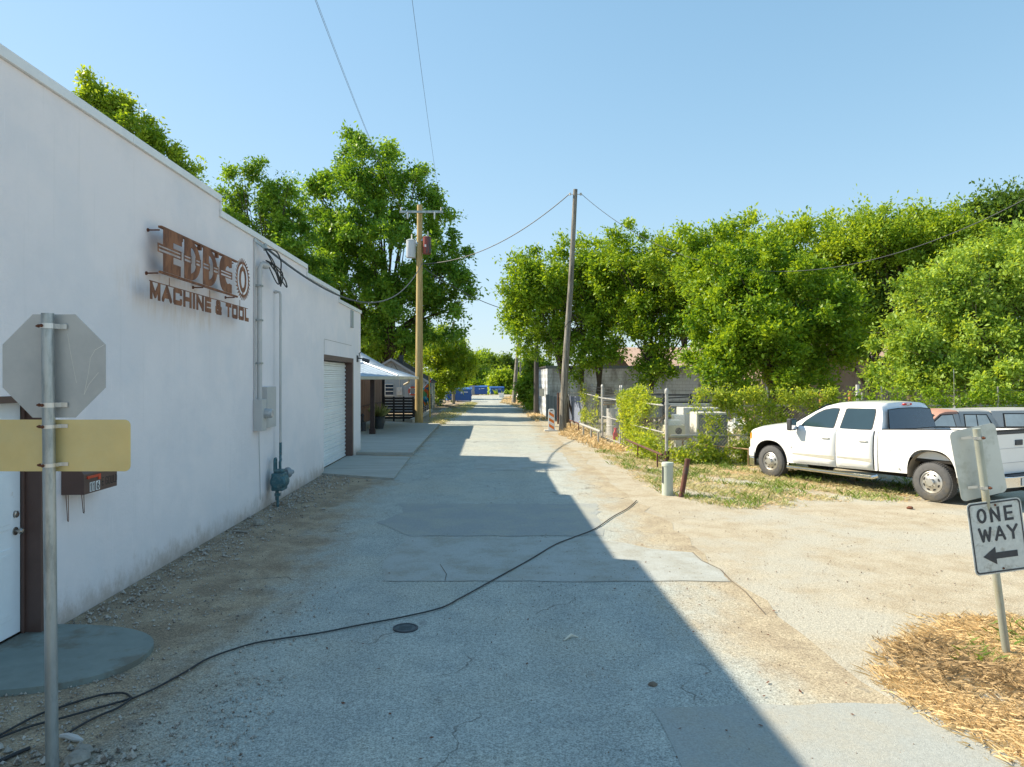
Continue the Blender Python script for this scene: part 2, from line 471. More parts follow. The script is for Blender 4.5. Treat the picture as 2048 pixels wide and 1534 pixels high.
M_trunk = pm("tree_bark", (.085, .068, .052), .9, 0, .3, 8, .6, 22, stretch=(4, 4, .6))
M_trunkl = pm("pale_bark", (.22, .18, .135), .9, 0, .3, 8, .5, 22, stretch=(4, 4, .6))
M_blue = pm("blue_dumpster_paint", (.02, .10, .36), .45, 0, .15, 2, col2=(.03, .08, .22), c2amt=.3)
M_white = pm("white_plastic", (.78, .78, .76), .45, 0, .05)
M_orange = pm("orange_reflective_stripe", (.80, .20, .02), .5, 0, .08)
M_redp = pm("red_paint", (.55, .04, .025), .45, 0, .15)
M_hydr = pm("red_pink_paint", (.75, .05, .07), .5, 0, .15)
M_green_ped = pm("pale_green_pedestal", (.50, .55, .47), .5, 0, .06, col2=(.33, .38, .30), c2amt=.3)
M_rustpipe = pm("rusty_brown_pipe", (.13, .052, .036), .8, .1, .3, 10, .3, 30, col2=(.07, .055, .05), c2amt=.4, c2scale=5)
M_maroon = pm("maroon_sleeve", (.085, .04, .042), .7, 0, .2)
M_chain = pm("chainlink_wire", (.36, .37, .36), .5, .4, .15)
M_post = pm("weathered_fence_post", (.42, .42, .40), .6, .4, .25, 12, col2=(.26, .16, .10), c2amt=.22, c2scale=6)
M_tarp = pm("blue_grey_tarp", (.22, .26, .36), .8, 0, .2, 4)
M_tinsheet = pm("weathered_tin_sheet", (.22, .26, .29), .5, .4, .3, 3, stretch=(5, 5, .4))
M_fridge = pm("fridge_enamel", (.66, .64, .58), .45, 0, .06)
M_fridged = pm("fridge_grey_front", (.13, .16, .18), .5, 0, .12)
M_planks = pm("old_lumber", (.33, .22, .12), .85, 0, .25, 6)
M_ora_post = pm("orange_stained_post", (.42, .17, .06), .8, 0, .2, 6)
M_stone = pm("limestone_rubble", (0.294, 0.273, 0.231), .9, 0, .3, 9, .3, 30)
M_planter = pm("dark_glazed_planter", (.05, .06, .065), .35)

# vehicle materials
M_paint = pm("white_car_paint", (.80, .81, .81), .28, 0, .02, coat=.6)
M_glass = pm("tinted_glass", (.018, .045, .075), .06, 0, .1, 3, spec=.9)
M_glassl = pm("side_glass", (.02, .045, .06), .05, 0, .12, 1.2, spec=.8)
M_chrome = pm("chrome", (.72, .72, .72), .12, 1.0, .02)
M_alloy = pm("dull_alloy", (.58, .57, .54), .35, .7, .06)
M_under = pm("underbody_black", (.025, .023, .02), .9, 0, .3)
M_well = pm("dusty_wheel_well", (.32, .27, .20), .9, 0, .2)
M_trimp = pm("body_trim_beige", (.43, .42, .36), .45)
M_amber = pm("amber_lens", (.85, .30, .02), .25)
M_redl = pm("red_lens", (.55, .02, .02), .25)
M_gpaint = pm("dull_grey_paint", (.33, .345, .35), .5, 0, .06)
M_opaint = pm("faded_orange_paint", (.40, .22, .165), .55, 0, .15, 4)
M_plate = pm("licence_plate_white", (.7, .71, .7), .5, 0, .1)

def box_thing(name, label, cat, m, boxes, off=(0, 0, 0), group=None, bevel=0.004):
    mb = MB(off)
    for b_ in boxes: mb.box(*b_)
    return tag(mb.build(name, m, None, off, bevel=bevel), label, cat, group)

# ------------------------------------------------------------------ raster lettering / cut steel shapes
def seg_d(u, v, a, b, cheb):
    ax, ay = a; bx, by = b
    dx, dy = bx - ax, by - ay
    L2 = dx * dx + dy * dy
    t = np.clip(((u - ax) * dx + (v - ay) * dy) / (L2 if L2 else 1), 0, 1)
    ex, ey = np.abs(u - (ax + t * dx)), np.abs(v - (ay + t * dy))
    if cheb and (abs(dx) < 1e-9 or abs(dy) < 1e-9):
        return np.maximum(ex, ey)
    return np.hypot(ex, ey)
def arc(cx, cy, rx, ry, a0, a1, n=10):
    return [(cx + rx * math.cos(math.radians(a0 + (a1 - a0) * i / n)), cy + ry * math.sin(math.radians(a0 + (a1 - a0) * i / n))) for i in range(n + 1)]
GL = {   # glyph centre lines in a unit cell
    'M': [[(0, 0), (0, 1)], [(0, 1), (.5, .12)], [(.5, .12), (1, 1)], [(1, 1), (1, 0)]],
    'A': [[(0, 0), (.5, 1), (1, 0)], [(.2, .33), (.8, .33)]],
    'C': [[(1, .84), (1, .9), (.9, 1), (.1, 1), (0, .9), (0, .1), (.1, 0), (.9, 0), (1, .1), (1, .16)]],
    'H': [[(0, 0), (0, 1)], [(1, 0), (1, 1)], [(0, .5), (1, .5)]],
    'I': [[(.5, 0), (.5, 1)]],
    'N': [[(0, 0), (0, 1)], [(0, 1), (1, 0)], [(1, 0), (1, 1)]],
    'E': [[(0, 0), (0, 1)], [(0, 1), (1, 1)], [(0, .5), (.9, .5)], [(0, 0), (1, 0)]],
    'T': [[(0, 1), (1, 1)], [(.5, 1), (.5, 0)]],
    'O': [[(.1, 0), (.9, 0), (1, .1), (1, .9), (.9, 1), (.1, 1), (0, .9), (0, .1), (.1, 0)]],
    'L': [[(0, 1), (0, 0)], [(0, 0), (1, 0)]],
    '&': [[(1, .45), (.75, .12), (.6, 0), (.2, 0), (0, .12), (0, .38), (.15, .5), (.6, .6), (.75, .72), (.75, .88), (.6, 1), (.3, 1), (.15, .88), (.15, .75), (1, 0)]],
    'W': [[(0, 1), (.25, 0)], [(.25, 0), (.5, .85)], [(.5, .85), (.75, 0)], [(.75, 0), (1, 1)]],
    'Y': [[(0, 1), (.5, .48)], [(1, 1), (.5, .48)], [(.5, .48), (.5, 0)]],
    'G': [[(1, .75), (1, .9), (.9, 1), (.1, 1), (0, .9), (0, .1), (.1, 0), (.9, 0), (1, .1), (1, .45)], [(1, .45), (.6, .45)]],
    'U': [[(0, 1), (0, .1), (.1, 0), (.9, 0), (1, .1), (1, 1)]],
    'D': [[(0, 0), (0, 1)], [(0, 1), (.7, 1), (1, .8), (1, .2), (.7, 0), (0, 0)]],
    '1': [[(.5, 0), (.5, 1)], [(.5, 1), (.2, .78)]],
    '6': [arc(.5, .32, .42, .32, 0, 360, 16), [(.09, .38), (.3, .8), (.62, 1)]],
    '0': [arc(.5, .5, .45, .5, 0, 360, 18)],
    'o': [arc(.5, .5, .5, .5, 0, 360, 24)],
    '2': [[(0, .75), (.1, 1), (.9, 1), (1, .8), (.95, .6), (0, 0), (1, 0)]],
    '5': [[(1, 1), (0, 1), (0, .55), (.8, .55), (1, .4), (1, .12), (.85, 0), (0, 0)]],
}
def text_inside(layout, w, cheb=True):
    """layout: (char, u0, v0, width, height) with strokes of width w kept inside the cell"""
    segs = []
    for ch, u0, v0, gw, gh in layout:
        for pl in GL[ch]:
            pts = [(u0 + w / 2 + x * (gw - w), v0 + w / 2 + y * (gh - w)) for x, y in pl]
            segs += list(zip(pts[:-1], pts[1:]))
    def f(u, v):
        d = np.full(np.broadcast(u, v).shape, 9.0)
        for a, b in segs:
            d = np.minimum(d, seg_d(u, v, a, b, cheb))
        return d < w / 2
    return f
def raster(mb, f, u0, u1, v0, v1, res, O, U, V, Nn, th):
    us = np.arange(u0 + res / 2, u1, res); vs = np.arange(v0 + res / 2, v1, res)
    uu, vv = np.meshgrid(us, vs)
    m = f(uu, vv)
    O, U, V, Nn = map(Vector, (O, U, V, Nn))
    open_ = {}
    def emit(a, b, r0, r1):
        ua, ub, va, vb = u0 + a * res, u0 + b * res, v0 + r0 * res, v0 + r1 * res
        mb.obox(O + U * (ua + ub) / 2 + V * (va + vb) / 2 + Nn * th / 2, U * (ub - ua) / 2, V * (vb - va) / 2, Nn * th / 2)
    for r in range(len(vs) + 1):
        runs = set()
        if r < len(vs):
            row = np.concatenate([[False], m[r], [False]]).astype(int)
            d = np.diff(row)
            runs = set(zip(np.where(d == 1)[0].tolist(), np.where(d == -1)[0].tolist()))
        for k in list(open_):
            if k not in runs:
                emit(k[0], k[1], open_.pop(k), r)
        for k in runs:
            open_.setdefault(k, r)
    return mb

# ------------------------------------------------------------------ foliage
def quads_obj(name, V, tint, mat, parent=None, loc=None):
    n = len(V) // 4
    me = bpy.data.meshes.new(name)
    me.vertices.add(4 * n); me.loops.add(4 * n); me.polygons.add(n)
    me.vertices.foreach_set("co", V.astype(np.float32).ravel())
    me.loops.foreach_set("vertex_index", np.arange(4 * n, dtype=np.int32))
    me.polygons.foreach_set("loop_start", np.arange(0, 4 * n, 4, dtype=np.int32))
    me.polygons.foreach_set("loop_total", np.full(n, 4, dtype=np.int32))
    at = me.attributes.new("tint", 'FLOAT', 'POINT')
    at.data.foreach_set("value", np.repeat(tint, 4).astype(np.float32))
    me.update(calc_edges=True)
    return link_mesh(name, me, mat, parent, loc)
def unit(a):
    return a / (np.linalg.norm(a, axis=1, keepdims=True) + 1e-9)
def leaf_quads(rng, pos, axis, size, aspect=.5, flat=.6):
    n = len(pos)
    axis = unit(axis)
    nrm = rng.normal(size=(n, 3)); nrm[:, 2] += flat * 2
    side = unit(np.cross(axis, nrm))
    nn = np.cross(side, axis)
    s = size[:, None]
    a = pos
    c = pos + axis * s
    b = pos + axis * s * .5 + side * s * aspect * .5 + nn * s * .08
    d = pos + axis * s * .5 - side * s * aspect * .5 + nn * s * .08
    V = np.empty((n, 4, 3)); V[:, 0] = a; V[:, 1] = b; V[:, 2] = c; V[:, 3] = d
    return V.reshape(-1, 3)
def make_leaves(rng, centers, outward, crad, per, lsize, droop=.0, twigs=16, tintbase=None, up=.35):
    nc = len(centers)
    K = twigs
    c = np.repeat(centers, K, axis=0); o = np.repeat(outward, K, axis=0)
    r = np.repeat(crad, K)
    td = unit(o * .7 + rng.normal(size=(nc * K, 3)) * .75 + np.array([0, 0, up]))
    tl = r * (.4 + rng.gamma(2.2, .28, nc * K).clip(0, 1.35))
    m = max(1, per // K)
    c2 = np.repeat(c, m, axis=0); td2 = np.repeat(td, m, axis=0); tl2 = np.repeat(tl, m)
    f = rng.uniform(.15, 1.05, len(tl2)) ** .8
    pos = c2 + td2 * (tl2 * f)[:, None]
    pos[:, 2] -= droop * tl2 * f * f
    pos += rng.normal(size=pos.shape) * (lsize * .7)
    ax = td2 * .7 + rng.normal(size=pos.shape) * .7; ax[:, 2] -= droop * .9
    sz = rng.uniform(.5, 1.5, len(pos)) * lsize
    tb = np.repeat(np.repeat(tintbase if tintbase is not None else rng.uniform(0, 1, nc), K), m)
    tint = np.clip(tb * .45 + rng.uniform(0, 1, len(pos)) ** 1.3 * .6, 0, 1)
    return leaf_quads(rng, pos, ax, sz), tint
LM = {
    'pecan': leaf_mat("pecan_leaves", (.055, .17, .02), (.28, .47, .055), .42),
    'bright': leaf_mat("bright_leaves", (.10, .22, .016), (.40, .54, .055), .45),
    'elm': leaf_mat("elm_leaves", (.07, .185, .015), (.36, .52, .042), .44),
    'pale': leaf_mat("pale_leaves", (.13, .26, .035), (.46, .62, .12), .45),
    'dark': leaf_mat("dark_leaves", (.045, .11, .02), (.18, .30, .045), .38),
    'vine': leaf_mat("vine_leaves", (.16, .29, .03), (.50, .58, .10), .52),
    'grass': leaf_mat("grass_blades", (.25, .30, .08), (.66, .57, .33), .3, .7, (1.1, 1.1, .9)),
    'straw': leaf_mat("dry_straw", (.50, .34, .15), (.88, .70, .42), .25, .7, (1, 1, .9)),
    'brownstraw': leaf_mat("brown_straw", (.22, .15, .075), (.62, .46, .26), .2, .8, (1, 1, .9)),
    'green': leaf_mat("green_weed", (.08, .16, .025), (.24, .34, .07), .35, .6),
}
def tree(name, label, base, blobs, mat, trunk_r=.18, nclump=120, per=260, lsize=.12, crad=.7, droop=.15, seed=1, trunk_mat=None, group=None,
         limbs=12, multi=None, fork=.35, cat='tree', shell=.45):
    """blobs: (px, py, rpx_x, rpx_z, distance) ellipsoids of the crown"""
    rng = np.random.default_rng(seed)
    lsize *= 1.2; per = int(per * 1.15); nclump = int(nclump * .72); crad *= .92
    root = thing(name, label, cat, (base[0], base[1], 0), 0, group)
    B = np.array(root.location)
    bl = []
    for (px, py, rx, rz, d) in blobs:
        c = np.array(P(px, py, d)); a = rx * d / F; b_ = rz * d / F
        bl.append((c, np.array([a, min(a, 4.5) * .85, b_])))
    w = np.array([b_[1][0] * b_[1][2] for b_ in bl]); w = w / w.sum()
    idx = rng.choice(len(bl), nclump, p=w)
    u = unit(rng.normal(size=(nclump, 3)))
    rad = rng.uniform(shell ** 3, 1, nclump) ** (1 / 3)
    cen = np.array([bl[i][0] for i in idx]) + u * rad[:, None] * np.array([bl[i][1] for i in idx])
    cen = cen + rng.normal(size=cen.shape) * .12
    axisc = np.array([bl[i][0] for i in idx]); axisc[:, 2] -= .3
    out = unit(cen - axisc)
    cr = crad * rng.uniform(.55, 1.3, nclump)
    far_ = rng.random(nclump) < .22
    cen[far_] += out[far_] * crad * .6; cr[far_] *= .7
    V, tint = make_leaves(rng, cen, out, cr, per, lsize, droop)
    V = V - B
    quads_obj("crown", V, tint, mat, root)
    # trunk and limbs
    rnd = random.Random(seed)
    mb = MB()
    allc = np.average(np.array([b_[0] for b_ in bl]), axis=0, weights=w)
    top = Vector(allc - B)
    starts = multi or [(0, 0)]
    hubs = []
    for (ox, oy) in starts:
        hub = Vector((top.x * .75 + ox * 1.8, top.y * .75 + oy * 1.8, max(top.z * .92, 1.2)))
        pts = [Vector((ox, oy, -.1))]
        for k in range(1, 7):
            t_ = k / 6
            pts.append(Vector((ox, oy, 0)).lerp(hub, t_) + Vector((rnd.uniform(-.08, .08), rnd.uniform(-.08, .08), 0)) * (1 if k < 6 else 0))
        rr = [trunk_r * (1.25 if k == 0 else 1 - .62 * k / 6) / math.sqrt(len(starts)) for k in range(7)]
        mb.tube(pts, rr, 9)
        hubs.append((pts, rr))
    order = sorted(range(nclump), key=lambda i: rnd.random())[:limbs]
    for i in order:
        tgt = Vector(cen[i] - B)
        pts, rr = hubs[rnd.randrange(len(hubs))]
        k = rnd.randint(max(1, int(fork * 6)), 6)
        s0 = pts[k]
        if tgt.z < s0.z - .5 and k > 1: s0 = pts[max(1, k - 2)]
        mid = s0.lerp(tgt, .5) + Vector((rnd.uniform(-.3, .3), rnd.uniform(-.3, .3), rnd.uniform(.0, .5)))
        q1 = s0.lerp(mid, .5) + Vector((rnd.uniform(-.1, .1), rnd.uniform(-.1, .1), .05))
        q2 = mid.lerp(tgt, .5) + Vector((rnd.uniform(-.15, .15), rnd.uniform(-.15, .15), .05))
        r0 = rr[k] * .62
        mb.tube([s0, q1, mid, q2, tgt], [r0, r0 * .75, r0 * .5, r0 * .3, r0 * .12], 6)
        for _ in range(2):
            e = tgt + Vector((rnd.uniform(-1, 1), rnd.uniform(-1, 1), rnd.uniform(-.2, 1))) * crad * 1.2
            mb.tube([mid, mid.lerp(e, .5) + Vector((0, 0, .1)), e], [r0 * .4, r0 * .22, r0 * .08], 5)
    mb.build("trunk", trunk_mat or M_trunk, root, smooth=True)
    return root

def in_poly(x, y, poly):
    c = np.zeros(len(x), bool)
    n = len(poly)
    for i in range(n):
        x0, y0 = poly[i]; x1, y1 = poly[(i + 1) % n]
        cond = ((y0 > y) != (y1 > y)) & (x < (x1 - x0) * (y - y0) / ((y1 - y0) or 1e-9) + x0)
        c ^= cond
    return c
def blades(name, label, polys, density, h, mat, seed, cat='grass', lean=.6, width=.008, clump=.5, tint=(0, 1), z0=0.0, tuft=7):
    rng = np.random.default_rng(seed)
    P0 = []
    for poly in polys:
        xs = [p[0] for p in poly]; ys = [p[1] for p in poly]
        area = (max(xs) - min(xs)) * (max(ys) - min(ys))
        n = int(area * density / tuft)
        x = rng.uniform(min(xs), max(xs), n); y = rng.uniform(min(ys), max(ys), n)
        jit = .12
        k = in_poly(x + rng.normal(size=n) * jit, y + rng.normal(size=n) * jit, poly)
        # patchy cover
        ph = np.sin(x * 2.1 + seed) * np.cos(y * 1.7 + seed * 2) + np.sin(x * 5.3 + y * 3.1) * .6 + rng.normal(size=n) * .45
        k &= ph > (clump - 1.0)
        P0.append(np.stack([x[k], y[k], np.zeros(k.sum()), ph[k]], 1))
    P0 = np.concatenate(P0)
    T = np.repeat(P0, tuft, axis=0)
    n = len(T)
    T[:, 0] += rng.normal(size=n) * .05; T[:, 1] += rng.normal(size=n) * .05
    az = rng.uniform(0, 2 * math.pi, n)
    hh = h * rng.uniform(.35, 1.3, n) * np.repeat(rng.uniform(.6, 1.3, len(P0)), tuft)
    ln = lean * rng.uniform(.2, 1.6, n) * hh
    d = np.stack([np.cos(az), np.sin(az), np.zeros(n)], 1)
    s = np.stack([-np.sin(az), np.cos(az), np.zeros(n)], 1)
    w = width * rng.uniform(.6, 1.4, n)
    base = T[:, :3].copy(); base[:, 2] = z0
    up = np.array([0, 0, 1.])
    mid = base + d * (ln * .35)[:, None] + up * (hh * .6)[:, None]
    tip = base + d * ln[:, None] + up * hh[:, None]
    V = np.empty((n, 4, 3))
    V[:, 0] = base - s * w[:, None]; V[:, 1] = base + s * w[:, None]
    V[:, 2] = mid + s * (w * .7)[:, None]; V[:, 3] = tip
    tn = np.clip(tint[0] + (tint[1] - tint[0]) * (rng.uniform(0, 1, n) * .6 + np.repeat(rng.uniform(0, 1, len(P0)), tuft) * .4), 0, 1)
    o = quads_obj(name, V.reshape(-1, 3), tn, mat)
    return tag(o, label, cat, None, 'stuff')

# ================================================================== GROUND
def sheet(name, poly, z, m, jit=0.0, step=.25, seed=0, kind='structure', thick=0.0):
    rnd = random.Random(seed)
    pts = []
    n = len(poly)
    for i in range(n):
        a, b = Vector(poly[i][:2]), Vector(poly[(i + 1) % n][:2])
        L_ = (b - a).length
        k = max(1, int(L_ / step)) if jit else 1
        nn = Vector((-(b - a).y, (b - a).x)).normalized() if L_ else Vector((0, 0))
        for j in range(k):
            p = a.lerp(b, j / k)
            if j: p += nn * rnd.gauss(0, jit)
            pts.append((p.x, p.y, z))
    mb = MB()
    if thick:
        mb.prism([(p[0], p[1], z - thick) for p in pts], 0, (0, 0, thick))
    else:
        mb.add(pts, [tuple(range(len(pts)))])
    o = mb.build(name, m)
    return tag(o, kind=kind)
mb = MB(); mb.add([(-1500, -1500, 0), (1500, -1500, 0), (1500, 2500, 0), (-1500, 2500, 0)], [(0, 1, 2, 3)])
tag(mb.build("ground", M_ground), kind='structure')
sheet("road", [(-3.1, 1), (2.9, 1), (2.75, 20), (2.6, 34), (2.9, 60), (3.6, 78), (24, 84), (24, 97), (-40, 97), (-40, 86), (-2.8, 78), (-2.45, 36), (-2.35, 22), (-2.5, 17), (-3.1, 14.5)], .004, M_road, .07, .5, 3)
sheet("cross_street", [(2.9, -6), (30, -6), (30, 3.2), (4.2, 4.6), (2.9, 5.0)], .0035, M_patch_light, .05, .5, 5)
sheet("asphalt_patch", [(-1.2, 10.56), (1.7, 10.56), (2.0, 13.3), (-1.7, 13.3), (-1.5, 12.4), (-1.85, 11.6)], .008, M_patch_dark, .035, .16, 11)
sheet("asphalt_patch", [G(770, 1163)[:2], G(1462, 1165)[:2], G(1445, 1142)[:2], G(1405, 1122)[:2], G(1385, 1106)[:2], G(1300, 1098)[:2], G(1200, 1076)[:2], G(815, 1074)[:2], G(790, 1100)[:2], G(765, 1130)[:2]], .008, M_patch_light, .02, .2, 12)
sheet("asphalt_patch", [(1.22, 2.6), (1.15, 5.05), (2.4, 5.12), (3.3, 5.1), (3.6, 4.4), (3.7, 2.6)], .008, M_patch_mid, .02, .2, 13)
sheet("asphalt_patch", [(-.4, 18.2), (2.2, 18.0), (2.3, 22.4), (-.3, 22.6)], .008, M_patch_light, .04, .3, 14)
# thin tar seams between the pours
mb = MB()
rnd = random.Random(4)
for (x0, x1, y, w) in ((-1.3, 2.75, 8.2, .006), (-1.0, 1.6, 10.57, .005), (-2.4, 2.6, 26.3, .03), (-2.4, 2.6, 31.0, .03), (-2.4, 2.3, 37.5, .04)):
    x = x0; yy = y
    while x < x1:
        nx = x + .22; ny = y + rnd.gauss(0, .012)
        mb.quad((x, yy - w / 2, .012), (nx, ny - w / 2, .012), (nx, ny + w / 2, .012), (x, yy + w / 2, .012))
        x, yy = nx, ny
for (pts, w) in (([G(1385, 1106), G(1402, 1122), G(1440, 1140), G(1462, 1163), G(1490, 1185), G(1530, 1230)], .012), ([G(880, 1130), G(893, 1150), G(890, 1163)], .008)):
    for a, b in zip(pts[:-1], pts[1:]):
        d = (b - a); s_ = Vector((-d.y, d.x, 0)).normalized() * w / 2
        zz = Vector((0, 0, .0125))
        mb.quad(a - s_ + zz, b - s_ + zz, b + s_ + zz, a + s_ + zz)
tag(mb.build("road_seams", pm("seam_dirt", (0.144, 0.112, 0.081), .95, var=.2, world=True)), kind='structure')
# slab in front of the wooden house, garage apron, door pad
sheet("concrete_slab", [(-6.4, 21.8), (-2.33, 21.7), (-2.48, 35.9), (-4.0, 36.3), (-6.4, 38.6)], .09, M_conc, thick=.16)
sheet("concrete_apron", [(-4.22, 17.35), (-2.2, 16.4), (-2.33, 20.9), (-4.22, 21.35)], .05, M_conc, thick=.1)
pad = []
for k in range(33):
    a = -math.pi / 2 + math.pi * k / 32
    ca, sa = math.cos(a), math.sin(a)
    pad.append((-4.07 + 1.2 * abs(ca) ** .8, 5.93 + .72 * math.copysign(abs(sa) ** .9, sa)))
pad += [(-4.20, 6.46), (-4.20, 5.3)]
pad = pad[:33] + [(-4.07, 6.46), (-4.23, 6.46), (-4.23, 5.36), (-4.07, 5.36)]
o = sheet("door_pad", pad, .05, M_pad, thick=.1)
mb = MB(); mb.box(-4.2, -4.06, 5.37, 6.45, .051, .056)
# sidewalks far off
sheet("footpath", [(-3.6, 50), (-2.7, 50), (-2.8, 56), (-3.6, 56)], .03, M_conc)
mb = MB(); mb.box(-4.16, -4.02, 37.2, 50.2, 0, .22)
tag(mb.build("kerb", M_conc), kind='structure')

# loose stones: gravel beside the shop wall, grit on the lot
def stones(name, label, regions, m, seed):
    rng = np.random.default_rng(seed)
    ico = np.array([(0, 0, 1), (.9, 0, .1), (.25, .85, 0), (-.75, .5, .1), (-.7, -.55, 0), (.3, -.85, .1), (0, 0, -.6)])
    F_ = [(0, 1, 2), (0, 2, 3), (0, 3, 4), (0, 4, 5), (0, 5, 1), (6, 2, 1), (6, 3, 2), (6, 4, 3), (6, 5, 4), (6, 1, 5)]
    vs, fs = [], []
    for (n, fx, fy, s0, s1) in regions:
        for _ in range(n):
            x, y = fx(rng), fy(rng)
            s = s0 + (s1 - s0) * rng.random() ** 3
            A = ico * (s * rng.uniform(.6, 1.2, 3)) * (1 + rng.uniform(-.2, .2, (7, 1)))
            a = rng.uniform(0, 6.28)
            R = np.array([[math.cos(a), -math.sin(a), 0], [math.sin(a), math.cos(a), 0], [0, 0, 1]])
            A = A @ R.T + np.array([x, y, s * .25 + .006])
            b = len(vs)
            vs += [tuple(q) for q in A]; fs += [tuple(i + b for i in f) for f in F_]
    mb = MB(); mb.v, mb.f = vs, fs
    return tag(mb.build(name, m), label, "gravel", None, 'stuff')
U = lambda a, b: (lambda r: r.uniform(a, b))
Nn = lambda m_, s_: (lambda r: r.normal(m_, s_))
M_grav = pm("mixed_gravel", (.42, .39, .34), .95, var=.35, scale=9, world=True, col2=(0.133, 0.101, 0.078), c2amt=.35, c2scale=14)
M_gravd = pm("dark_grit", (.20, .155, .115), .95, var=.35, scale=9, world=True, col2=(0.281, 0.257, 0.226), c2amt=.35, c2scale=13)
stones("wall_gravel", "loose pale gravel lying in the dirt along the foot of the white wall", [
    (2900, lambda r: -4.03 + abs(r.normal(0, .5)), U(6.6, 12.5), .004, .022), (900, lambda r: -4.03 + abs(r.normal(0, .5)), U(12.5, 17.2), .006, .035), (120, lambda r: -4.03 + abs(r.normal(0, .3)), U(6.6, 16), .02, .04),
    (3500, U(-3.9, -1.5), U(3.9, 5.6), .003, .016), (160, U(-3.4, -2.2), U(4.0, 4.5), .012, .045), (500, U(-3.4, -1.5), U(5.5, 8), .004, .02)], M_grav, 2)
stones("road_grit", "dark grit and pebbles scattered over the sunny pavement and gravel lot", [
    (1100, Nn(1.5, .8), Nn(8.3, 1.3), .003, .009), (1100, U(-.5, 4.5), U(4.2, 9), .002, .008), (1100, U(2.5, 8.5), U(6.5, 12.5), .003, .012), (200, U(-2, 2.2), U(4.2, 8), .003, .009)], M_gravd, 3)

# ================================================================== MACHINE SHOP
WX = -4.07
shop = thing("machine_shop", "long white stuccoed machine shop with stepped parapet and roller door", "building", (WX, 12, 0))
OFF = (WX, 12, 0)
mb = MB(OFF)
secs = [(2.0, 10.7, 5.02), (10.7, 15.8, 4.79), (15.8, 19.2, 4.61), (19.2, 22.5, 4.40)]
DY0, DY1, DZ = 5.35, 6.48, 2.20
GY0, GY1, GZ = 17.5, 21.3, 2.95
def wq(y0, y1, z0, z1, x=WX):
    mb.quad((x, y0, z0), (x, y1, z0), (x, y1, z1), (x, y0, z1))
wq(2.0, DY0, 0, 5.02); wq(DY0, DY1, DZ, 5.02); wq(DY1, 10.7, 0, 5.02)
wq(10.7, 15.8, 0, 4.79); wq(15.8, GY0, 0, 4.61)
wq(GY0, 19.2, GZ, 4.61); wq(19.2, GY1, GZ, 4.40); wq(GY1, 22.5, 0, 4.40)
XB = WX - .30
for (y0, y1, z) in secs:                                     # inner parapet face and top
    mb.quad((XB, y0, 3.6), (XB, y1, 3.6), (XB, y1, z), (XB, y0, z))
    mb.quad((WX, y0, z), (WX, y1, z), (XB, y1, z), (XB, y0, z))
for (y, z0, z1) in ((10.7, 4.79, 5.02), (15.8, 4.61, 4.79), (19.2, 4.40, 4.61)):
    mb.quad((WX, y, z0), (XB, y, z0), (XB, y, z1), (WX, y, z1))
mb.quad((WX, 22.5, 0), (-8.6, 22.5, 0), (-8.6, 22.5, 4.4), (WX, 22.5, 4.4))
mb.quad((WX, 2, 0), (-8.6, 2, 0), (-8.6, 2, 5.02), (WX, 2, 5.02))
mb.quad((-8.6, 2, 0), (-8.6, 22.5, 0), (-8.6, 22.5, 4.0), (-8.6, 2, 4.0))
# reveals of the openings
mb.quad((WX, GY0, 0), (WX - .22, GY0, 0), (WX - .22, GY0, GZ), (WX, GY0, GZ))
mb.build("wall", M_wall, shop)
mb = MB(OFF); mb.box(-8.55, XB - .004, 2.05, 22.45, 3.5, 3.62); mb.build("roof", M_tin, shop)
mb = MB(OFF); mb.box(-14, -6.7, 22.55, 29.3, 0, 5.0); mb.build("rear_wing", M_wall, shop)
for i, (y0, y1, z) in enumerate(secs):
    mb = MB(OFF)
    cuts = [y0 + .004 - (.04 if i == 0 else 0)]
    while cuts[-1] + 3.05 < y1: cuts.append(cuts[-1] + 3.05)
    cuts.append(y1 + .035)
    for a, b in zip(cuts[:-1], cuts[1:]):
        mb.box(WX - .34, WX + .035, a + .004, b - .004, z + .003, z + .10)
    if i < 3:
        mb.box(WX - .33, WX + .034, y1 + .002, y1 + .036, secs[i + 1][2] + .103, z + .0)
    mb.build("parapet_cap", M_cap, shop, bevel=.004)
# entry door: frame, leaf with pressed panels, knob, deadbolt
mb = MB(OFF)
mb.box(WX - .20, WX + .012, DY1 - .045, DY1 + .0, .05, DZ)
mb.box(WX - .20, WX + .012, DY0, DY0 + .045, .05, DZ)
mb.box(WX - .20, WX + .012, DY0 + .046, DY1 - .046, DZ - .06, DZ)
mb.box(WX - .155, WX - .13, DY1 - .075, DY1 - .046, .05, DZ - .061)
mb.build("door_frame", M_brown, shop, bevel=.004)
DXF = WX - .157
mb = MB(OFF)
DL, DR = DY0 + .075, DY1 - .078
mb.box(DXF - .04, DXF, DL, DR, .07, DZ - .065)
dw = DR - DL
for c in (0, 1):
    a = DL + .11 + c * (dw / 2 - .02); b = a + dw / 2 - .20
    for (z0, z1) in ((.22, .85), (1.02, 1.55), (1.68, 1.98)):
        mb.box(DXF, DXF + .010, a, b, z0, z1)
        mb.box(DXF + .0102, DXF + .016, a + .045, b - .045, z0 + .045, z1 - .045)
door = mb.build("door", M_door, shop, bevel=.006)
M_knob = pm("worn_nickel", (.42, .38, .34), .25, .9, .2, 30)
mb = MB(OFF); mb.lathe((DXF + .001, DR - .07, .99), (1, 0, 0), [(0, 0), (.036, 0), (.036, .008), (.013, .012), (.013, .035), (.028, .045), (.03, .06), (.02, .075), (0, .077)], 18)
mb.build("door_knob", M_knob, door, smooth=True)
mb = MB(OFF); mb.lathe((DXF + .001, DR - .07, 1.14), (1, 0, 0), [(0, 0), (.033, 0), (.030, .018), (.02, .022), (.02, .026), (0, .027)], 18)
mb.build("deadbolt", M_knob, door, smooth=True)
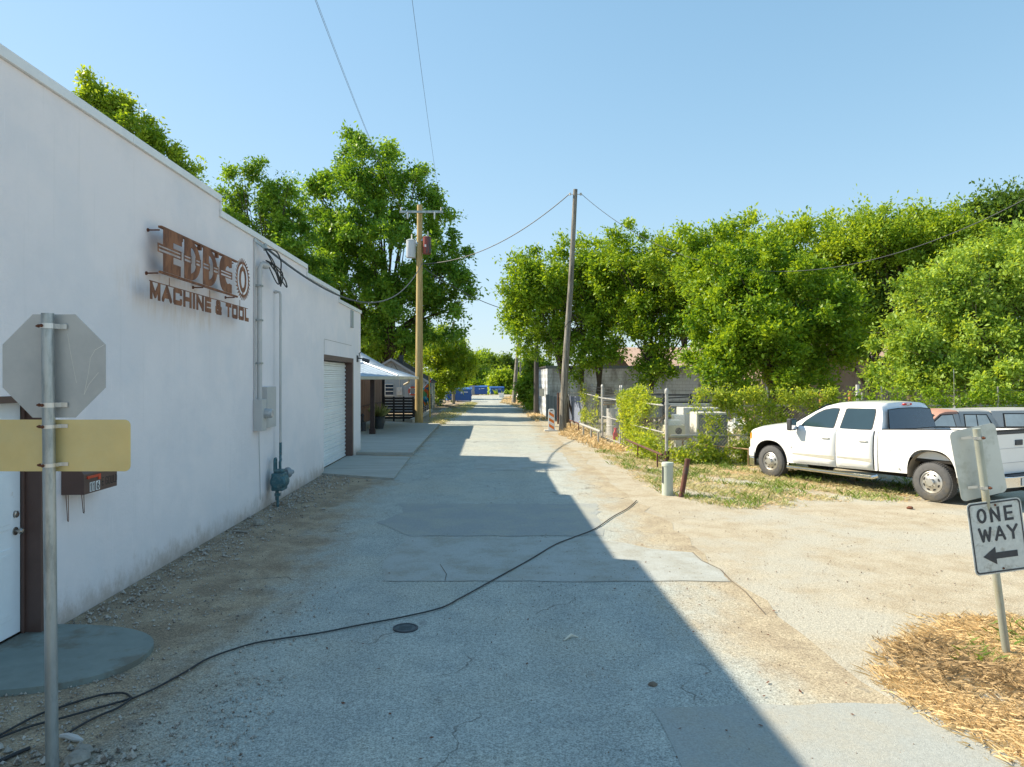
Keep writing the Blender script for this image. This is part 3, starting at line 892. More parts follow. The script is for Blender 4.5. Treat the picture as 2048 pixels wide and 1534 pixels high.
# ornament hanging on the door, mostly outside the frame
mb = MB(OFF)
for k in range(26):
    a = k * .8; r = .02 + .06 * (k % 5) / 5
    mb.obox((DXF + .03, DL + .34 + r * math.cos(a), 1.30 + r * math.sin(a) * 1.6), (.004, 0, 0), (0, .016, .006), (0, -.003, .010))
mb.build("door_ornament", M_black, door)
# roller door and its brown frame
mb = MB(OFF)
RX = WX - .20
z = .06
k = 0
while z < 2.80:
    h = .056
    mb.box(RX - .03, RX + (-.008 if k % 2 else .016), GY0 + .03, GY1 - .22, z, z + h - .006)
    if k % 5 == 4: mb.box(RX - .02, RX - .012, GY0 + .03, GY1 - .22, z + h - .006, z + h + .006); z += .006
    z += h; k += 1
rd = mb.build("roller_door", M_roller, shop, bevel=.003)
mb = MB(OFF)
for q in range(1, 6): mb.box(RX + .006, RX + .0135, GY0 + .035, GY1 - .225, .06 + q * .463, .072 + q * .463)
mb.build("door_seam", M_black, rd)
mb = MB(OFF)
mb.box(WX - .235, WX + .006, GY1 - .2, GY1 - .002, .05, GZ - .002)
mb.box(WX - .235, WX + .006, GY0 + .002, GY1 - .202, GZ - .13, GZ - .002)
mb.build("door_frame", M_brown, shop, bevel=.004)
# flush panel outline above the roller door, drain, wall stains as small marks
mb = MB(OFF)
mb.box(WX, WX + .003, GY0 + .02, GY0 + .035, GZ + .01, GZ + .36)
mb.box(WX, WX + .003, GY0 + .036, GY1 - .3, GZ + .37, GZ + .378)
mb.build("wall_seam", M_gravd, shop)
mb = MB(OFF); mb.box(WX + .001, WX + .05, 20.85, 21.1, 3.85, 4.36); mb.build("scupper", M_galv, shop, bevel=.006)
mb = MB((WX, 21.9, 2.9)); mb.box(WX + .001, WX + .03, 21.82, 21.98, 2.86, 3.06); mb.tube([(WX + .03, 21.9, 2.98), (WX + .16, 21.9, 2.96), (WX + .2, 21.95, 2.93)], .02, 8)  # small camera on a bracket, gives no light
mb.tube([(WX + .16, 21.95, 2.95), (WX + .34, 22.05, 2.88)], [.05, .065], 10); mb.tube([(WX + .1, 21.85, 3.02), (WX + .08, 21.8, 3.12), (WX + .14, 21.78, 3.15)], .014, 6)
o = mb.build("wall_camera", M_black, None, (WX, 21.9, 2.9)); tag(o, "small black camera bracketed high at the far corner of the white wall", "light")

# ------------------------------------------------------------------ rusted steel shop sign
SX = WX + .19
so = thing("shop_sign", "rust brown cut steel sign with a saw blade letter on the white wall", "sign", (SX, 8.45, 3.63))
OS = (SX, 8.45, 3.63)
def letterD(u, v, u0, w, H=.51):
    x = (u - u0) / w
    y = (v / H - .5) * 2
    outer = (x > 0) & ((x < .35) | (((x - .35) / .65) ** 2 + np.abs(y) ** 2.0 < 1)) & (np.abs(y) <= 1)
    hole = (x > .40) & ((((x - .38) / .36) ** 2 + (y / .66) ** 2) < 1)
    return outer & ~hole
def letterE(u, v):
    return ((u > 0) & (u < .27) & (v >= 0) & (v <= .51)) | ((u > 0) & (u < .51) & (v > .385)) | ((u > 0) & (u < .48) & (v < .125) & (v >= 0))
def letterC(u, v, u0, w, H=.51):
    x = (u - u0) / w
    y = (v / H - .5) * 2
    outer = (x < .9) & (((x > .35) & (np.abs(y) <= 1)) | ((((.35 - x) / .35) ** 2 + np.abs(y) ** 2.3 < 1) & (x <= .35)))
    hole = ((((x - .62) / .22) ** 2 + (y / .52) ** 2) < 1) | ((x > .62) & (np.abs(y) < .42 + (x - .62) * .3))
    return outer & ~hole
def band(u, v, a, b):
    inb = (u > a) & (u < b) & (v > .205) & (v < .315)
    slit = (u > a + .02) & (u < b - .02) & (((v > .224) & (v < .248)) | ((v > .270) & (v < .294)))
    return inb, slit
def eddc(u, v):
    m = letterE(u, v) | letterD(u, v, .585, .50) | letterD(u, v, 1.175, .50) | letterC(u, v, 1.76, .54)
    for (a, b) in ((-.14, .50), (.57, .80), (.93, 1.10), (1.17, 1.40), (1.53, 1.72), (1.80, 2.26)):
        i, s_ = band(u, v, a, b)
        m = (m | i) & ~s_
    return m
YV, ZV, XV = (0, 1, 0), (0, 0, 1), (1, 0, 0)
for (la, lb) in ((-.16, .538), (.538, 1.135), (1.135, 1.73), (1.73, 2.32)):
    mb = MB(OS)
    raster(mb, lambda u, v: eddc(u, v) & (u > la) & (u < lb), la, lb, -.002, .515, .007, OS, YV, ZV, XV, .006)
    mb.build("letter", M_rust, so)
def gear(u, v):
    r = np.hypot(u, v); a = np.arctan2(v, u)
    teeth = .268 + .068 * np.clip(1 - ((a * 32 / (2 * math.pi) + r * 3) % 1.0) * 1.6, 0, 1)
    ring = (r < teeth) & (r > .243)
    o_ = (np.hypot(u / .160, v / .205) < 1) & (np.hypot(u / .092, v / .135) > 1)
    br = (np.abs(u) < .016) & (r > .18) & (r < .25)
    notch = (np.hypot(u / 1, (v - .2) / 1) < .035)
    return (ring & ~notch) | o_ | br
mb = MB(OS)
raster(mb, gear, -.34, .34, -.34, .34, .006, (SX + .008, 11.16, 3.905), YV, ZV, XV, .006)
mb.build("saw_blade", M_rust, so)
mb = MB(OS)
mb.box(SX - .03, SX - .002, 8.40, 10.98, 3.600, 3.626)
mb.box(SX - .045, SX - .002, 8.42, 10.98, 4.142, 4.165)
for yy in (8.96, 9.55, 10.15): mb.box(SX - .045, SX - .002, yy, yy + .05, 4.08, 4.141)
mb.build("frame", M_rust, so)
for (yy, zz) in ((8.46, 4.12), (8.42, 3.60), (9.75, 3.60), (10.95, 3.60), (9.6, 4.12), (10.9, 4.12)):
    mb = MB(OS); mb.cyl((WX + .001, yy, zz), (SX - .045, yy, zz), .009, n=8); mb.cyl((WX + .0, yy, zz), (WX + .014, yy, zz), .022, n=10)
    mb.build("bolt", M_rust2, so)
mb = MB(OS)
lay = []
u = -.33
for ch, w in (('M', .27), ('A', .28), ('C', .26), ('H', .26), ('I', .075), ('N', .26), ('E', .22), (' ', .13), ('&', .24), (' ', .13), ('T', .23), ('O', .25), ('O', .25), ('L', .19)):
    if ch != ' ': lay.append((ch, u, 0, w, .205)); u += w + .045
    else: u += w
sc_ = 3.33 / (u - .045 + .33)
lay = [(c, -.33 + (a + .33) * sc_, b, w * sc_, h) for c, a, b, w, h in lay]
for L_ in lay:
    mb = MB(OS)
    raster(mb, text_inside([L_], .057), L_[1] - .01, L_[1] + L_[3] + .01, -.002, .21, .006, (SX, 8.45, 3.265), YV, ZV, XV, .006)
    mb.build("letter", M_rust, so)
mb = MB(OS); mb.box(SX - .008, SX - .002, 8.12, 11.44, 3.468, 3.478)
for yy in (8.62, 9.87, 11.06): mb.box(SX - .006, SX + .0, yy, yy + .008, 3.478, 3.575)
mb.build("hanger_rod", M_rust, so)

# ------------------------------------------------------------------ meters, conduit, pipe on the wall
em = thing("electric_meter", "painted grey electric boxes with round meter and tall conduit on the white wall", "electric meter", (WX, 12.6, 1.44))
OE = (WX, 12.6, 1.44)
mb = MB(OE); mb.box(WX + .002, WX + .157, 12.24, 12.50, 1.44, 1.99); mb.build("switch_box", M_boxgrey, em, bevel=.006)
mb = MB(OE); mb.box(WX + .002, WX + .10, 12.72, 13.25, 1.46, 2.20); bxm = mb.build("meter_socket", M_boxgrey, em, bevel=.006)
mb = MB(OE); mb.box(WX + .101, WX + .106, 12.76, 13.21, 1.50, 1.78); mb.build("cover_plate", M_boxgrey, bxm, bevel=.004)
mb = MB(OE); mb.lathe((WX + .158, 12.42, 1.74), (1, 0, 0), [(0, 0), (.088, 0), (.088, .03), (.082, .032), (.082, .10), (.066, .125), (0, .128)], 24); mb.build("meter", M_glassblur, em, smooth=True)
mb = MB(OE); mb.tube([(WX + .075, 12.36, 1.99), (WX + .075, 12.36, 4.26), (WX + .10, 12.40, 4.35), (WX + .17, 12.46, 4.33)], .043, 12); cd = mb.build("conduit", M_pipe, em, smooth=True)
mb = MB(OE); mb.lathe((WX + .13, 12.46, 4.34), (1, .3, -.3), [(0, -.06), (.06, -.05), (.065, .03), (.04, .08), (0, .09)], 14); mb.build("weather_head", M_boxgrey, cd, smooth=True)
for zz in (2.6, 3.35, 3.95):
    mb = MB(OE); mb.box(WX + .002, WX + .122, 12.30, 12.42, zz, zz + .03); mb.build("pipe_strap", M_galv, cd)
mb = MB(OE); mb.tube([(WX + .02, 12.27, 2.0), (WX + .02, 12.27, 4.75)], .014, 6); mb.tube([(WX + .02, 12.5, 1.43), (WX + .015, 12.55, .9), (WX + .015, 12.6, .2)], .007, 6); mb.build("ground_wire", M_pipe, em)
mb = MB(OE); mb.beam((WX + .002, 12.28, 4.76), (WX + .16, 12.55, 4.62), .03, .05); mb.cyl((WX + .13, 12.5, 4.60), (WX + .13, 12.5, 4.72), .03); mb.build("wire_bracket", M_galv, em)
# drip loops
mb = MB(OE)
A0 = Vector((WX + .15, 12.55, 4.62))
for (pts) in (
    [(0, 0, 0), (.1, .35, .02), (.14, .55, -.25), (.12, .62, -.6), (.1, .75, -.95), (.08, .9, -.55), (.06, .35, -.4), (.03, -.05, -.38)],
    [(0, 0, -.02), (.1, .1, -.3), (.12, .3, -.55), (.1, .6, -.75), (.1, 1.15, -.98), (.1, 1.0, -.75), (.05, .5, -.45), (.03, -.05, -.38)],
    [(0, .02, 0), (.06, -.05, -.18), (.1, .15, -.45), (.12, .5, -.9), (.1, .7, -1.03), (.1, .62, -.8), (.05, .1, -.42), (.03, -.05, -.38)],
    [(.02, .1, -.45), (.1, .35, -.95), (.12, .5, -.98), (.11, .35, -.7), (.1, .2, -.55)]):
    q = [Vector((p[0], p[1] * .85 - .12, p[2] * .56)) + A0 for p in pts]
    dense = []
    for i in range(len(q) - 1):
        p0, p1, p2, p3 = q[max(i - 1, 0)], q[i], q[i + 1], q[min(i + 2, len(q) - 1)]
        for t in (0, .25, .5, .75):
            dense.append(.5 * ((2 * p1) + (p2 - p0) * t + (2 * p0 - 5 * p1 + 4 * p2 - p3) * t * t + (3 * p1 - p0 - 3 * p2 + p3) * t ** 3))
    dense.append(q[-1])
    mb.tube(dense, .012, 6)
mb.build("service_wires", M_cable, em)

gm = thing("gas_meter", "teal gas meter with regulator and tall painted pipe against the foot of the white wall", "gas meter", (WX, 13.2, 0))
OG = (WX, 13.2, 0)
mb = MB(OG)
mb.box(WX + .10, WX + .32, 12.92, 13.22, .30, .62); mb.box(WX + .13, WX + .29, 12.96, 13.18, .62, .68)
mb.lathe((WX + .22, 13.07, .46), (0, 1, 0), [(0, -.18), (.12, -.17), (.145, -.12), (.145, .12), (.12, .17), (0, .18)], 20)
mb.build("meter_body", M_teal, gm, bevel=.02)
mb = MB(OG); mb.lathe((WX + .28, 13.38, .58), (.5, 1, 0), [(0, -.07), (.07, -.06), (.10, -.015), (.10, .015), (.07, .05), (.045, .07), (.04, .13), (0, .135)], 18)
mb.build("regulator", pm("grey_regulator", (.28, .32, .34), .5, .2, .2, 20), gm, smooth=True)
mb = MB(OG)
mb.tube([(WX + .14, 13.0, .66), (WX + .14, 13.0, .84), (WX + .14, 13.03, .88), (WX + .14, 13.09, .88), (WX + .14, 13.12, .84), (WX + .14, 13.12, .1)], .02, 8)
mb.tube([(WX + .2, 13.15, .66), (WX + .2, 13.15, .80), (WX + .2, 13.19, .84), (WX + .13, 13.40, .87), (WX + .123, 13.44, .90), (WX + .123, 13.44, 1.14)], .026, 8)
mb.tube([(WX + .2, 13.0, .30), (WX + .2, 13.0, -.05)], .024, 8); mb.box(WX + .15, WX + .25, 12.97, 13.03, .20, .25)
mb.build("fittings", M_teal, gm, smooth=True)
mb = MB(OG); mb.tube([(WX + .123, 13.44, 1.12), (WX + .123, 13.44, 3.93), (WX + .11, 13.44, 3.98), (WX + .07, 13.44, 3.99), (WX + .0, 13.44, 3.99)], .024, 8); mb.cyl((WX + .02, 13.44, 3.99), (WX + .05, 13.44, 3.99), .034); mb.build("gas_pipe", M_pipe, gm, smooth=True)

# ------------------------------------------------------------------ mailbox
mbx = thing("mailbox", "brown wall mailbox with red flag and house number beside the door", "mailbox", (WX, 6.75, 1.257))
OM = (WX, 6.75, 1.257)
mb = MB(OM)
XF = WX + .22
prof = [(WX + .002, 0), (XF, 0), (XF, .19), (XF - .03, .235), (XF - .08, .255), (WX + .002, .262)]
mb.prism([(x, 6.75, 1.257 + z_) for x, z_ in prof], 0, (0, .60, 0))
mbody = mb.build("box", M_brown, mbx, bevel=.004)
mb = MB(OM); mb.box(XF + .001, XF + .008, 6.80, 7.03, 1.402, 1.427); mb.box(XF + .001, XF + .008, 6.99, 7.03, 1.372, 1.402); mb.cyl((XF, 6.81, 1.414), (XF + .014, 6.81, 1.414), .016, n=10)
mb.build("flag", pm("mailbox_flag_red", (.62, .07, .025), .5), mbx)
mb = MB(OM)
for (a, b) in ((6.845, 6.885), (6.895, 6.935), (6.955, 7.02)):
    mb = MB(OM); mb.box(XF + .001, XF + .003, a, b, 1.272, 1.362); mb.build("number_tile", M_white, mbx)
for g_ in (('1', 6.848, 1.277, .034, .08), ('1', 6.898, 1.277, .034, .08), ('6', 6.962, 1.277, .052, .08)):
    mb = MB(OM); raster(mb, text_inside([g_], .013, False), g_[1] - .003, g_[1] + g_[3] + .003, 1.27, 1.37, .0025, (XF + .003, 0, 0), YV, ZV, XV, .001); mb.build("numeral", M_dark, mbx)
for g_ in (('E', 7.06, 1.30, .035, .08), ('G', 7.13, 1.30, .038, .08), ('O', 7.18, 1.30, .038, .08), ('U', 7.23, 1.30, .038, .08), ('L', 7.278, 1.30, .03, .08), ('D', 7.312, 1.30, .034, .08)):
    mb = MB(OM); raster(mb, text_inside([g_], .008, False), g_[1] - .003, g_[1] + g_[3] + .003, 1.29, 1.39, .0025, (XF + .0005, 0, 0), YV, ZV, XV, .001); mb.build("letter", M_dark, mbx)

mbx.location.z -= .015
mb = MB(OM)
for (x, zb) in ((WX + .03, 1.0), (WX + .18, 1.08)):
    mb.tube([(x, 6.78, 1.257), (x + .004, 6.80, zb), (x + .008, 6.805, zb - .008), (x + .014, 6.80, zb + .01), (x + .018, 6.785, 1.257)], .0035, 6)
mb.build("wire_hooks", M_rust2, mbx)

# ================================================================== STREET SIGNS
def plate(mb, c, w, h, r, U_, V_, n, th, seg=6):
    c, U_, V_, n = map(Vector, (c, U_, V_, n))
    pts = []
    for (sx, sy, a0) in ((1, 1, 0), (-1, 1, 90), (-1, -1, 180), (1, -1, 270)):
        for k in range(seg + 1):
            a = math.radians(a0 + 90 * k / seg)
            pts.append(c + U_ * (sx * (w / 2 - r) + r * math.cos(a)) + V_ * (sy * (h / 2 - r) + r * math.sin(a)))
    mb.prism(pts, 0, n * th)
ss = thing("stop_sign", "back of an octagonal sign over a yellow tan name plate on a galvanised post", "sign", (-2.55, 4.14, 0))
OSS = (-2.55, 4.14, 0)
PR = .034
mb = MB(OSS)
pb, pt = Vector((-2.545, 4.14, -.1)), Vector((-2.574, 4.14, 2.73))
mb.tube([pb, pb.lerp(pt, .5), pt], PR, 20)
mb.build("post", M_galv, ss, smooth=True)
mb = MB(OSS)
oc = Vector((-2.570, 4.195, 2.424)); R_ = .305 / math.cos(math.pi / 8)
oct_ = [oc + Vector((R_ * math.cos(math.pi / 8 + k * math.pi / 4), 0, R_ * math.sin(math.pi / 8 + k * math.pi / 4))) for k in range(8)]
mb.prism(oct_, 0, (0, .003, 0))
sp = mb.build("sign_plate", M_signback, ss)
mb = MB(OSS)
M_scr = pm("bright_scratch", (.75, .73, .66), .4, .3)
for pts in ([(135, 668), (141, 705), (147, 735), (153, 766)], [(209, 689), (190, 700), (181, 716), (177, 745), (168, 790)], [(168, 790), (178, 768), (197, 745)]):
    q = [P(x, y, 4.1945) for x, y in pts]
    for a, b in zip(q[:-1], q[1:]): mb.beam(a, b, .0018, .0006, up=(0, 1, 0))
mb.build("scratches", M_scr, sp)
mb = MB(OSS); plate(mb, (-2.565, 4.188, 1.955), .90, .305, .035, (1, 0, 0), (0, 0, 1), (0, 1, 0), .003); mb.build("name_plate", M_signyel, ss)
for (py, th) in ((652, .03), (810, .028), (853, .022), (930, .022)):
    c = P(0, py, 4.14); z_ = c.z; x_ = -2.574 + (2.73 - z_) * .0103
    mb = MB(OSS)
    arcp = [(x_ + (PR + .004) * math.cos(a), 4.14 - (PR + .004) * math.sin(a)) for a in np.linspace(-.3, math.pi + .3, 14)]
    arcp = [(x_ + .085, 4.184), (x_ + PR + .012, 4.184)] + arcp + [(x_ - PR - .014, 4.18)]
    for a, b in zip(arcp[:-1], arcp[1:]):
        a3, b3 = Vector((a[0], a[1], z_)), Vector((b[0], b[1], z_)); d = b3 - a3; nn = d.cross(Vector((0, 0, 1))).normalized() * .0015
        mb.obox((a3 + b3) / 2, d / 2, nn, (0, 0, th / 2))
    st = mb.build("clamp", M_alu, ss)
    mb = MB(OSS)
    mb.lathe((x_ - .012, 4.14 - PR - .004, z_), (0, -1, 0), [(0, 0), (.010, 0), (.010, .006), (.006, .008), (.006, .014), (0, .015)], 8)
    mb.cyl((x_ - PR - .03, 4.135, z_), (x_ - PR + .004, 4.125, z_), .006, n=6); mb.cyl((x_ - PR - .02, 4.134, z_), (x_ - PR - .008, 4.131, z_), .010, n=6)
    mb.build("bolt", M_rust2, st)

# leaning one way sign
b0 = Vector((4.39, 6.01, -.05)); ow_top = P(1953, 857, 5.93)
ow = thing("one_way_sign", "leaning grey post with a one way sign below a blank plate seen from behind", "sign", (4.39, 6.01, 0))
OW = (4.39, 6.01, 0)
mb = MB(OW); mb.tube([b0, b0.lerp(ow_top, .5), ow_top], .030, 18); mb.build("post", pm("grey_green_post", (.40, .42, .36), .5, .35, .2, 8, col2=(.33, .31, .22), c2amt=.4, c2scale=4, stretch=(1, 1, .3)), ow, smooth=True)
ax = (ow_top - b0).normalized()
def on_post(py, off):
    z_ = CAM_H - (py - HY) / F * 5.97
    t = (z_ - b0.z) / (ow_top.z - b0.z)
    return b0.lerp(ow_top, t) + Vector((0, off, 0))
roll = math.radians(10.5)
U_ = Vector((math.cos(roll), .16, math.sin(roll))).normalized(); V_ = Vector((-math.sin(roll), 0, math.cos(roll))); V_ = (V_ - U_ * V_.dot(U_)).normalized()
c = P(1957, 924, 6.04)
mb = MB(OW); plate(mb, c, .45, .60, .045, U_, V_, (0, 1, 0), .003); mb.build("blank_plate", pm("lit_plate_back", (.60, .60, .54), .5, .2, .08, 2, .05, 12, col2=(.50, .50, .43), c2amt=.35, c2scale=3), ow)  # paler than the other sign back: light on it put into the colour
for t_ in (.22, -.205):
    q = c + V_ * t_
    tz = (q.z - b0.z) / (ow_top.z - b0.z); pc = b0.lerp(ow_top, tz)
    mb = MB(OW); mb.lathe(pc, ax, [(.031, -.012), (.035, -.012), (.035, .012), (.031, .012)], 18); mb.beam(pc + Vector((-.03, .03, 0)), pc + Vector((-.10, .055, -.01)), .022, .003, up=(0, 1, 0)); cl = mb.build("clamp", M_alu, ow)
    mb = MB(OW); mb.lathe(pc + Vector((.022, -.03, 0)), (.3, -1, 0), [(0, 0), (.013, 0), (.013, .010), (.008, .013), (.008, .02), (0, .02)], 8); mb.build("bolt", M_rust2, cl)
roll = math.radians(7.6)
U_ = Vector((math.cos(roll), 0, math.sin(roll))); V_ = Vector((-math.sin(roll), 0, math.cos(roll)))
c = P(1996, 1073, 5.93)
mb = MB(OW); plate(mb, c, .457, .61, .04, U_, V_, (0, 1, 0), .003); op = mb.build("sign_plate", M_signwhite, ow)
OX = c + Vector((0, -.0015, 0))
def border(u, v):
    def rr(w, h, r):
        qx, qy = np.abs(u) - (w / 2 - r), np.abs(v) - (h / 2 - r)
        return np.hypot(np.maximum(qx, 0), np.maximum(qy, 0)) + np.minimum(np.maximum(qx, qy), 0) - r
    return (rr(.437, .59, .034) < 0) & (rr(.413, .566, .024) > 0)
mb = MB(OW); raster(mb, border, -.23, .23, -.31, .31, .0025, OX, U_, V_, (0, -1, 0), .001); mb.build("border", M_black, op)
for grp in ([('O', -.155, .125, .082, .125), ('N', -.045, .125, .085, .125), ('E', .075, .125, .075, .125)], [('W', -.160, -.035, .115, .125), ('A', -.028, -.035, .095, .125), ('Y', .080, -.035, .095, .125)]):
    for g_ in grp:
        mb = MB(OW)
        gg = ('o',) + g_[1:] if g_[0] == 'O' else g_
        raster(mb, text_inside([gg], .021, True), g_[1] - .005, g_[1] + g_[3] + .005, g_[2] - .005, g_[2] + g_[4] + .005, .0022, OX, U_, V_, (0, -1, 0), .001)
        mb.build("letter", M_black, op)
def arrow(u, v):
    return ((u > -.075) & (u < .145) & (np.abs(v + .155) < .026)) | ((u > -.145) & (u < -.035) & (np.abs(v + .155) < (u + .145) * .68))
mb = MB(OW); raster(mb, arrow, -.17, .17, -.25, -.06, .0022, OX, U_, V_, (0, -1, 0), .001); mb.build("arrow", M_black, op)
for vv in (.265, -.268):
    q = c + V_ * vv + U_ * .01
    mb = MB(OW); mb.lathe(q + Vector((0, -.002, 0)), (0, -1, 0), [(0, 0), (.010, 0), (.008, .005), (0, .006)], 10)
    mb.build("bolt", M_rust2, op)

# ================================================================== POLES AND WIRES
yp0 = Vector((-3.62, 36.7, 0)); yp1 = Vector((-3.58, 36.7, 11.32))
yp = thing("utility_pole", "new yellow pine utility pole with steel crossarm by the black fence", "utility pole", yp0)
mb = MB(yp0); mb.tube([yp0, yp0.lerp(yp1, .5), yp1], [.215, .175, .135], 18); mb.build("pole", M_poleY, yp, smooth=True)
mb = MB(yp0); mb.box(-4.60, -2.36, 36.47, 36.55, 10.86, 10.98); arm = mb.build("crossarm", M_galv, yp, bevel=.01)
for x in (-4.52, -2.46):
    mb = MB(yp0); mb.lathe((x, 36.55, 11.0), (0, 0, 1), [(0, 0), (.05, 0), (.03, .04), (.055, .06), (.03, .09), (.055, .11), (.03, .15), (0, .16)], 12); mb.build("insulator", M_porc, arm, smooth=True)
for x in (-4.18, -2.8):
    mb = MB(yp0); mb.lathe((x, 36.46, 10.55), (0, 0, 1), [(0, 0), (.04, 0), (.04, .32), (.02, .34), (0, .36)], 10); mb.build("fuse_cutout", M_porc, arm, smooth=True)
def transformer(x, zc, h, r, m, name, label):
    t = thing(name, label, "transformer", (x, 36.6, zc - h / 2), 0)
    o_ = t.location
    mb = MB(o_); mb.lathe((x, 36.6, zc - h / 2), (0, 0, 1), [(0, 0), (r * .96, 0), (r, .02), (r, h * .9), (r * 1.04, h * .9), (r * 1.04, h * .94), (r * .6, h), (0, h * 1.02)], 22); mb.build("tank", m, t, smooth=True)
    mb = MB(o_); mb.lathe((x + .05, 36.55, zc + h / 2), (0, 0, 1), [(0, 0), (.05, 0), (.03, .06), (.05, .08), (.03, .14), (.05, .16), (.02, .26), (0, .27)], 10); mb.build("bushing", M_porc, t, smooth=True)
    mb = MB(o_); sgn = 1 if x < -3.6 else -1
    mb.box(min(x, x + sgn * (r + .12)), max(x, x + sgn * (r + .12)), 36.58, 36.64, zc + .22, zc + .30); mb.build("bracket", M_galv, t)
    return t
transformer(-4.02, 9.05, .95, .245, M_trans, "transformer", "light grey transformer can on the left side of the yellow pole")
t2 = transformer(-3.20, 9.22, .90, .215, M_transr, "transformer", "dark red streaked transformer can on the right side of the yellow pole")
mb = MB(t2.location); mb.box(-3.30, -3.22, 36.37, 36.385, 9.1, 9.22); mb.build("label_plate", M_white, t2)
gp0 = Vector((3.29, 31.8, 0)); gp1 = Vector((3.87, 31.8, 10.82))
gp = thing("utility_pole", "tall weathered grey utility pole leaning right beside the striped barricade", "utility pole", gp0)
mb = MB(gp0); mb.tube([gp0 - Vector((0, 0, .1)), gp0.lerp(gp1, .25) + Vector((-.03, 0, 0)), gp0.lerp(gp1, .6) + Vector((.02, 0, 0)), gp1], [.17, .15, .12, .095], 14); mb.build("pole", M_poleG, gp, smooth=True)
mb = MB(gp0); mb.tube([gp1 + Vector((-.24, 0, -.22)), gp1 + Vector((.24, 0, -.22))], .015, 6)
for s_ in (-1, 1): mb.lathe(gp1 + Vector((s_ * .24, 0, -.26)), (0, 0, 1), [(0, 0), (.05, 0), (.05, .03), (.03, .05), (.05, .07), (.05, .1), (0, .1)], 10)
mb.build("insulator", M_porc, gp)
mb = MB(gp0); q = gp0.lerp(gp1, .44); mb.tube([q + Vector((-.14, -.05, -.1)), q + Vector((0, -.15, .1)), q + Vector((.14, -.05, .16)), q + Vector((.16, .05, .1))], .02, 6); mb.build("wire_wrap", M_cable, gp)
def pole(base, top, r0, r1, m, label, name="utility_pole"):
    mb = MB(base); b_, t_ = Vector(base), Vector(top)
    mb.tube([b_ - Vector((0, 0, .1)), b_.lerp(t_, .5), t_], [r0, (r0 + r1) / 2, r1], 12)
    return tag(mb.build(name, m, None, base, smooth=True), label, "utility pole")
pole((3.07, 46.3, 0), (3.10, 46.3, 6.0), .17, .13, M_poleD, "dark creosoted pole standing at the near edge of the vine covered bush")
lp = P(1036, 690, 68); lpb = G(1027, 807)
pole(tuple(lpb), tuple(P(1037, 675, 68)), .20, .14, M_poleG, "slanting brown pole at the far right side of the alley")
q1 = P(1040, 757, 120); pole((q1.x, 120, 0), (q1.x + .1, 120, 6.2), .16, .13, M_poleG, "thin distant upright pole behind the corrugated panels")
q1 = P(907, 757, 66); pole((q1.x, 66, 0), (q1.x, 66, 7.6), .16, .13, M_poleG, "thin distant pole rising out of the tree left of the alley")

def wire(name, label, A, B, sag, r=.012, n=40, m=None, extra=None):
    A, B = Vector(A), Vector(B)
    pts = []
    for i in range(n + 1):
        t = i / n
        p = A.lerp(B, t); p.z -= sag * 4 * t * (1 - t)
        pts.append(p)
    mb = MB(A); mb.tube(pts, r, 5)
    return tag(mb.build(name, m or M_wirem, None, A), label, "cable")
wire("service_cable", "thick twisted service cable sagging from the white wall to the yellow pole", (WX + .15, 12.55, 4.64), (-3.45, 36.55, 8.27), 1.43, .022)
wire("service_cable", "grey cable strung between the yellow pole and the tall grey pole", (-3.40, 36.5, 8.25), gp1 + Vector((-.26, 0, -.2)), .75, .022)
wire("service_cable", "slack cable running from the tall grey pole over the right trees", gp1 + Vector((.26, 0, -.2)), (20, 14, 13.3), 5.85, .012, 60)
wire("service_cable", "dark cable leaving the yellow pole toward the far right trees", (-3.40, 36.8, 8.1), (9, 64, 9.6), 1.9, .022)
wire("overhead_wire", "rightmost thin wire rising over the camera from the yellow pole crossarm", (-2.46, 36.55, 11.1), (-.7, -10, 12.2), 1.1, .005)
wire("overhead_wire", "left thin wire rising over the camera from the yellow pole crossarm", (-4.52, 36.55, 11.1), (-2.75, -10, 12.2), 1.2, .005)
wire("overhead_wire", "middle thin wire close beside the left one above the white building", (-4.30, 36.5, 10.5), (-2.9, -10, 12.35), 1.0, .004)
wire("overhead_wire", "distant thin wire crossing above the far end of the alley", P(930, 737, 92), P(1100, 736, 96), .1, .015)

# loose black cable over the pavement
def ground_line(pts, z=.02):
    q = [G(x, y) for x, y in pts]
    out = []
    for i in range(len(q) - 1):
        p0, p1, p2, p3 = q[max(i - 1, 0)], q[i], q[i + 1], q[min(i + 2, len(q) - 1)]
        for t in (0, .2, .4, .6, .8):
            v = .5 * ((2 * p1) + (p2 - p0) * t + (2 * p0 - 5 * p1 + 4 * p2 - p3) * t * t + (3 * p1 - p0 - 3 * p2 + p3) * t ** 3)
            out.append(Vector((v.x, v.y, z)))
    out.append(Vector((q[-1].x, q[-1].y, z)))
    return out
mb = MB()
mb.tube(ground_line([(265, 1402), (310, 1382), (370, 1349), (420, 1320), (500, 1293), (560, 1282), (640, 1270), (720, 1254), (800, 1239), (880, 1220), (920, 1200), (960, 1178), (1010, 1150), (1060, 1122), (1110, 1092), (1150, 1076), (1190, 1060), (1225, 1036), (1255, 1019), (1273, 1003)]), .0078, 8)
mb.tube(ground_line([(265, 1402), (250, 1392), (225, 1392), (190, 1398), (120, 1420), (70, 1438), (0, 1476), (-60, 1510)]), .0078, 8)
mb.tube(ground_line([(265, 1402), (240, 1410), (190, 1424), (130, 1441), (60, 1460), (0, 1482), (-50, 1500)], .024), .0078, 8)
mb.tube(ground_line([(262, 1404), (235, 1422), (200, 1437), (170, 1452), (140, 1470), (121, 1478)], .022), .0078, 8)
tag(mb.build("power_cable", M_cable, smooth=True), "long black cable snaking over the pavement with a loop at the left", "cable")
mb = MB(); a, b = G(121, 1478), G(166, 1487)
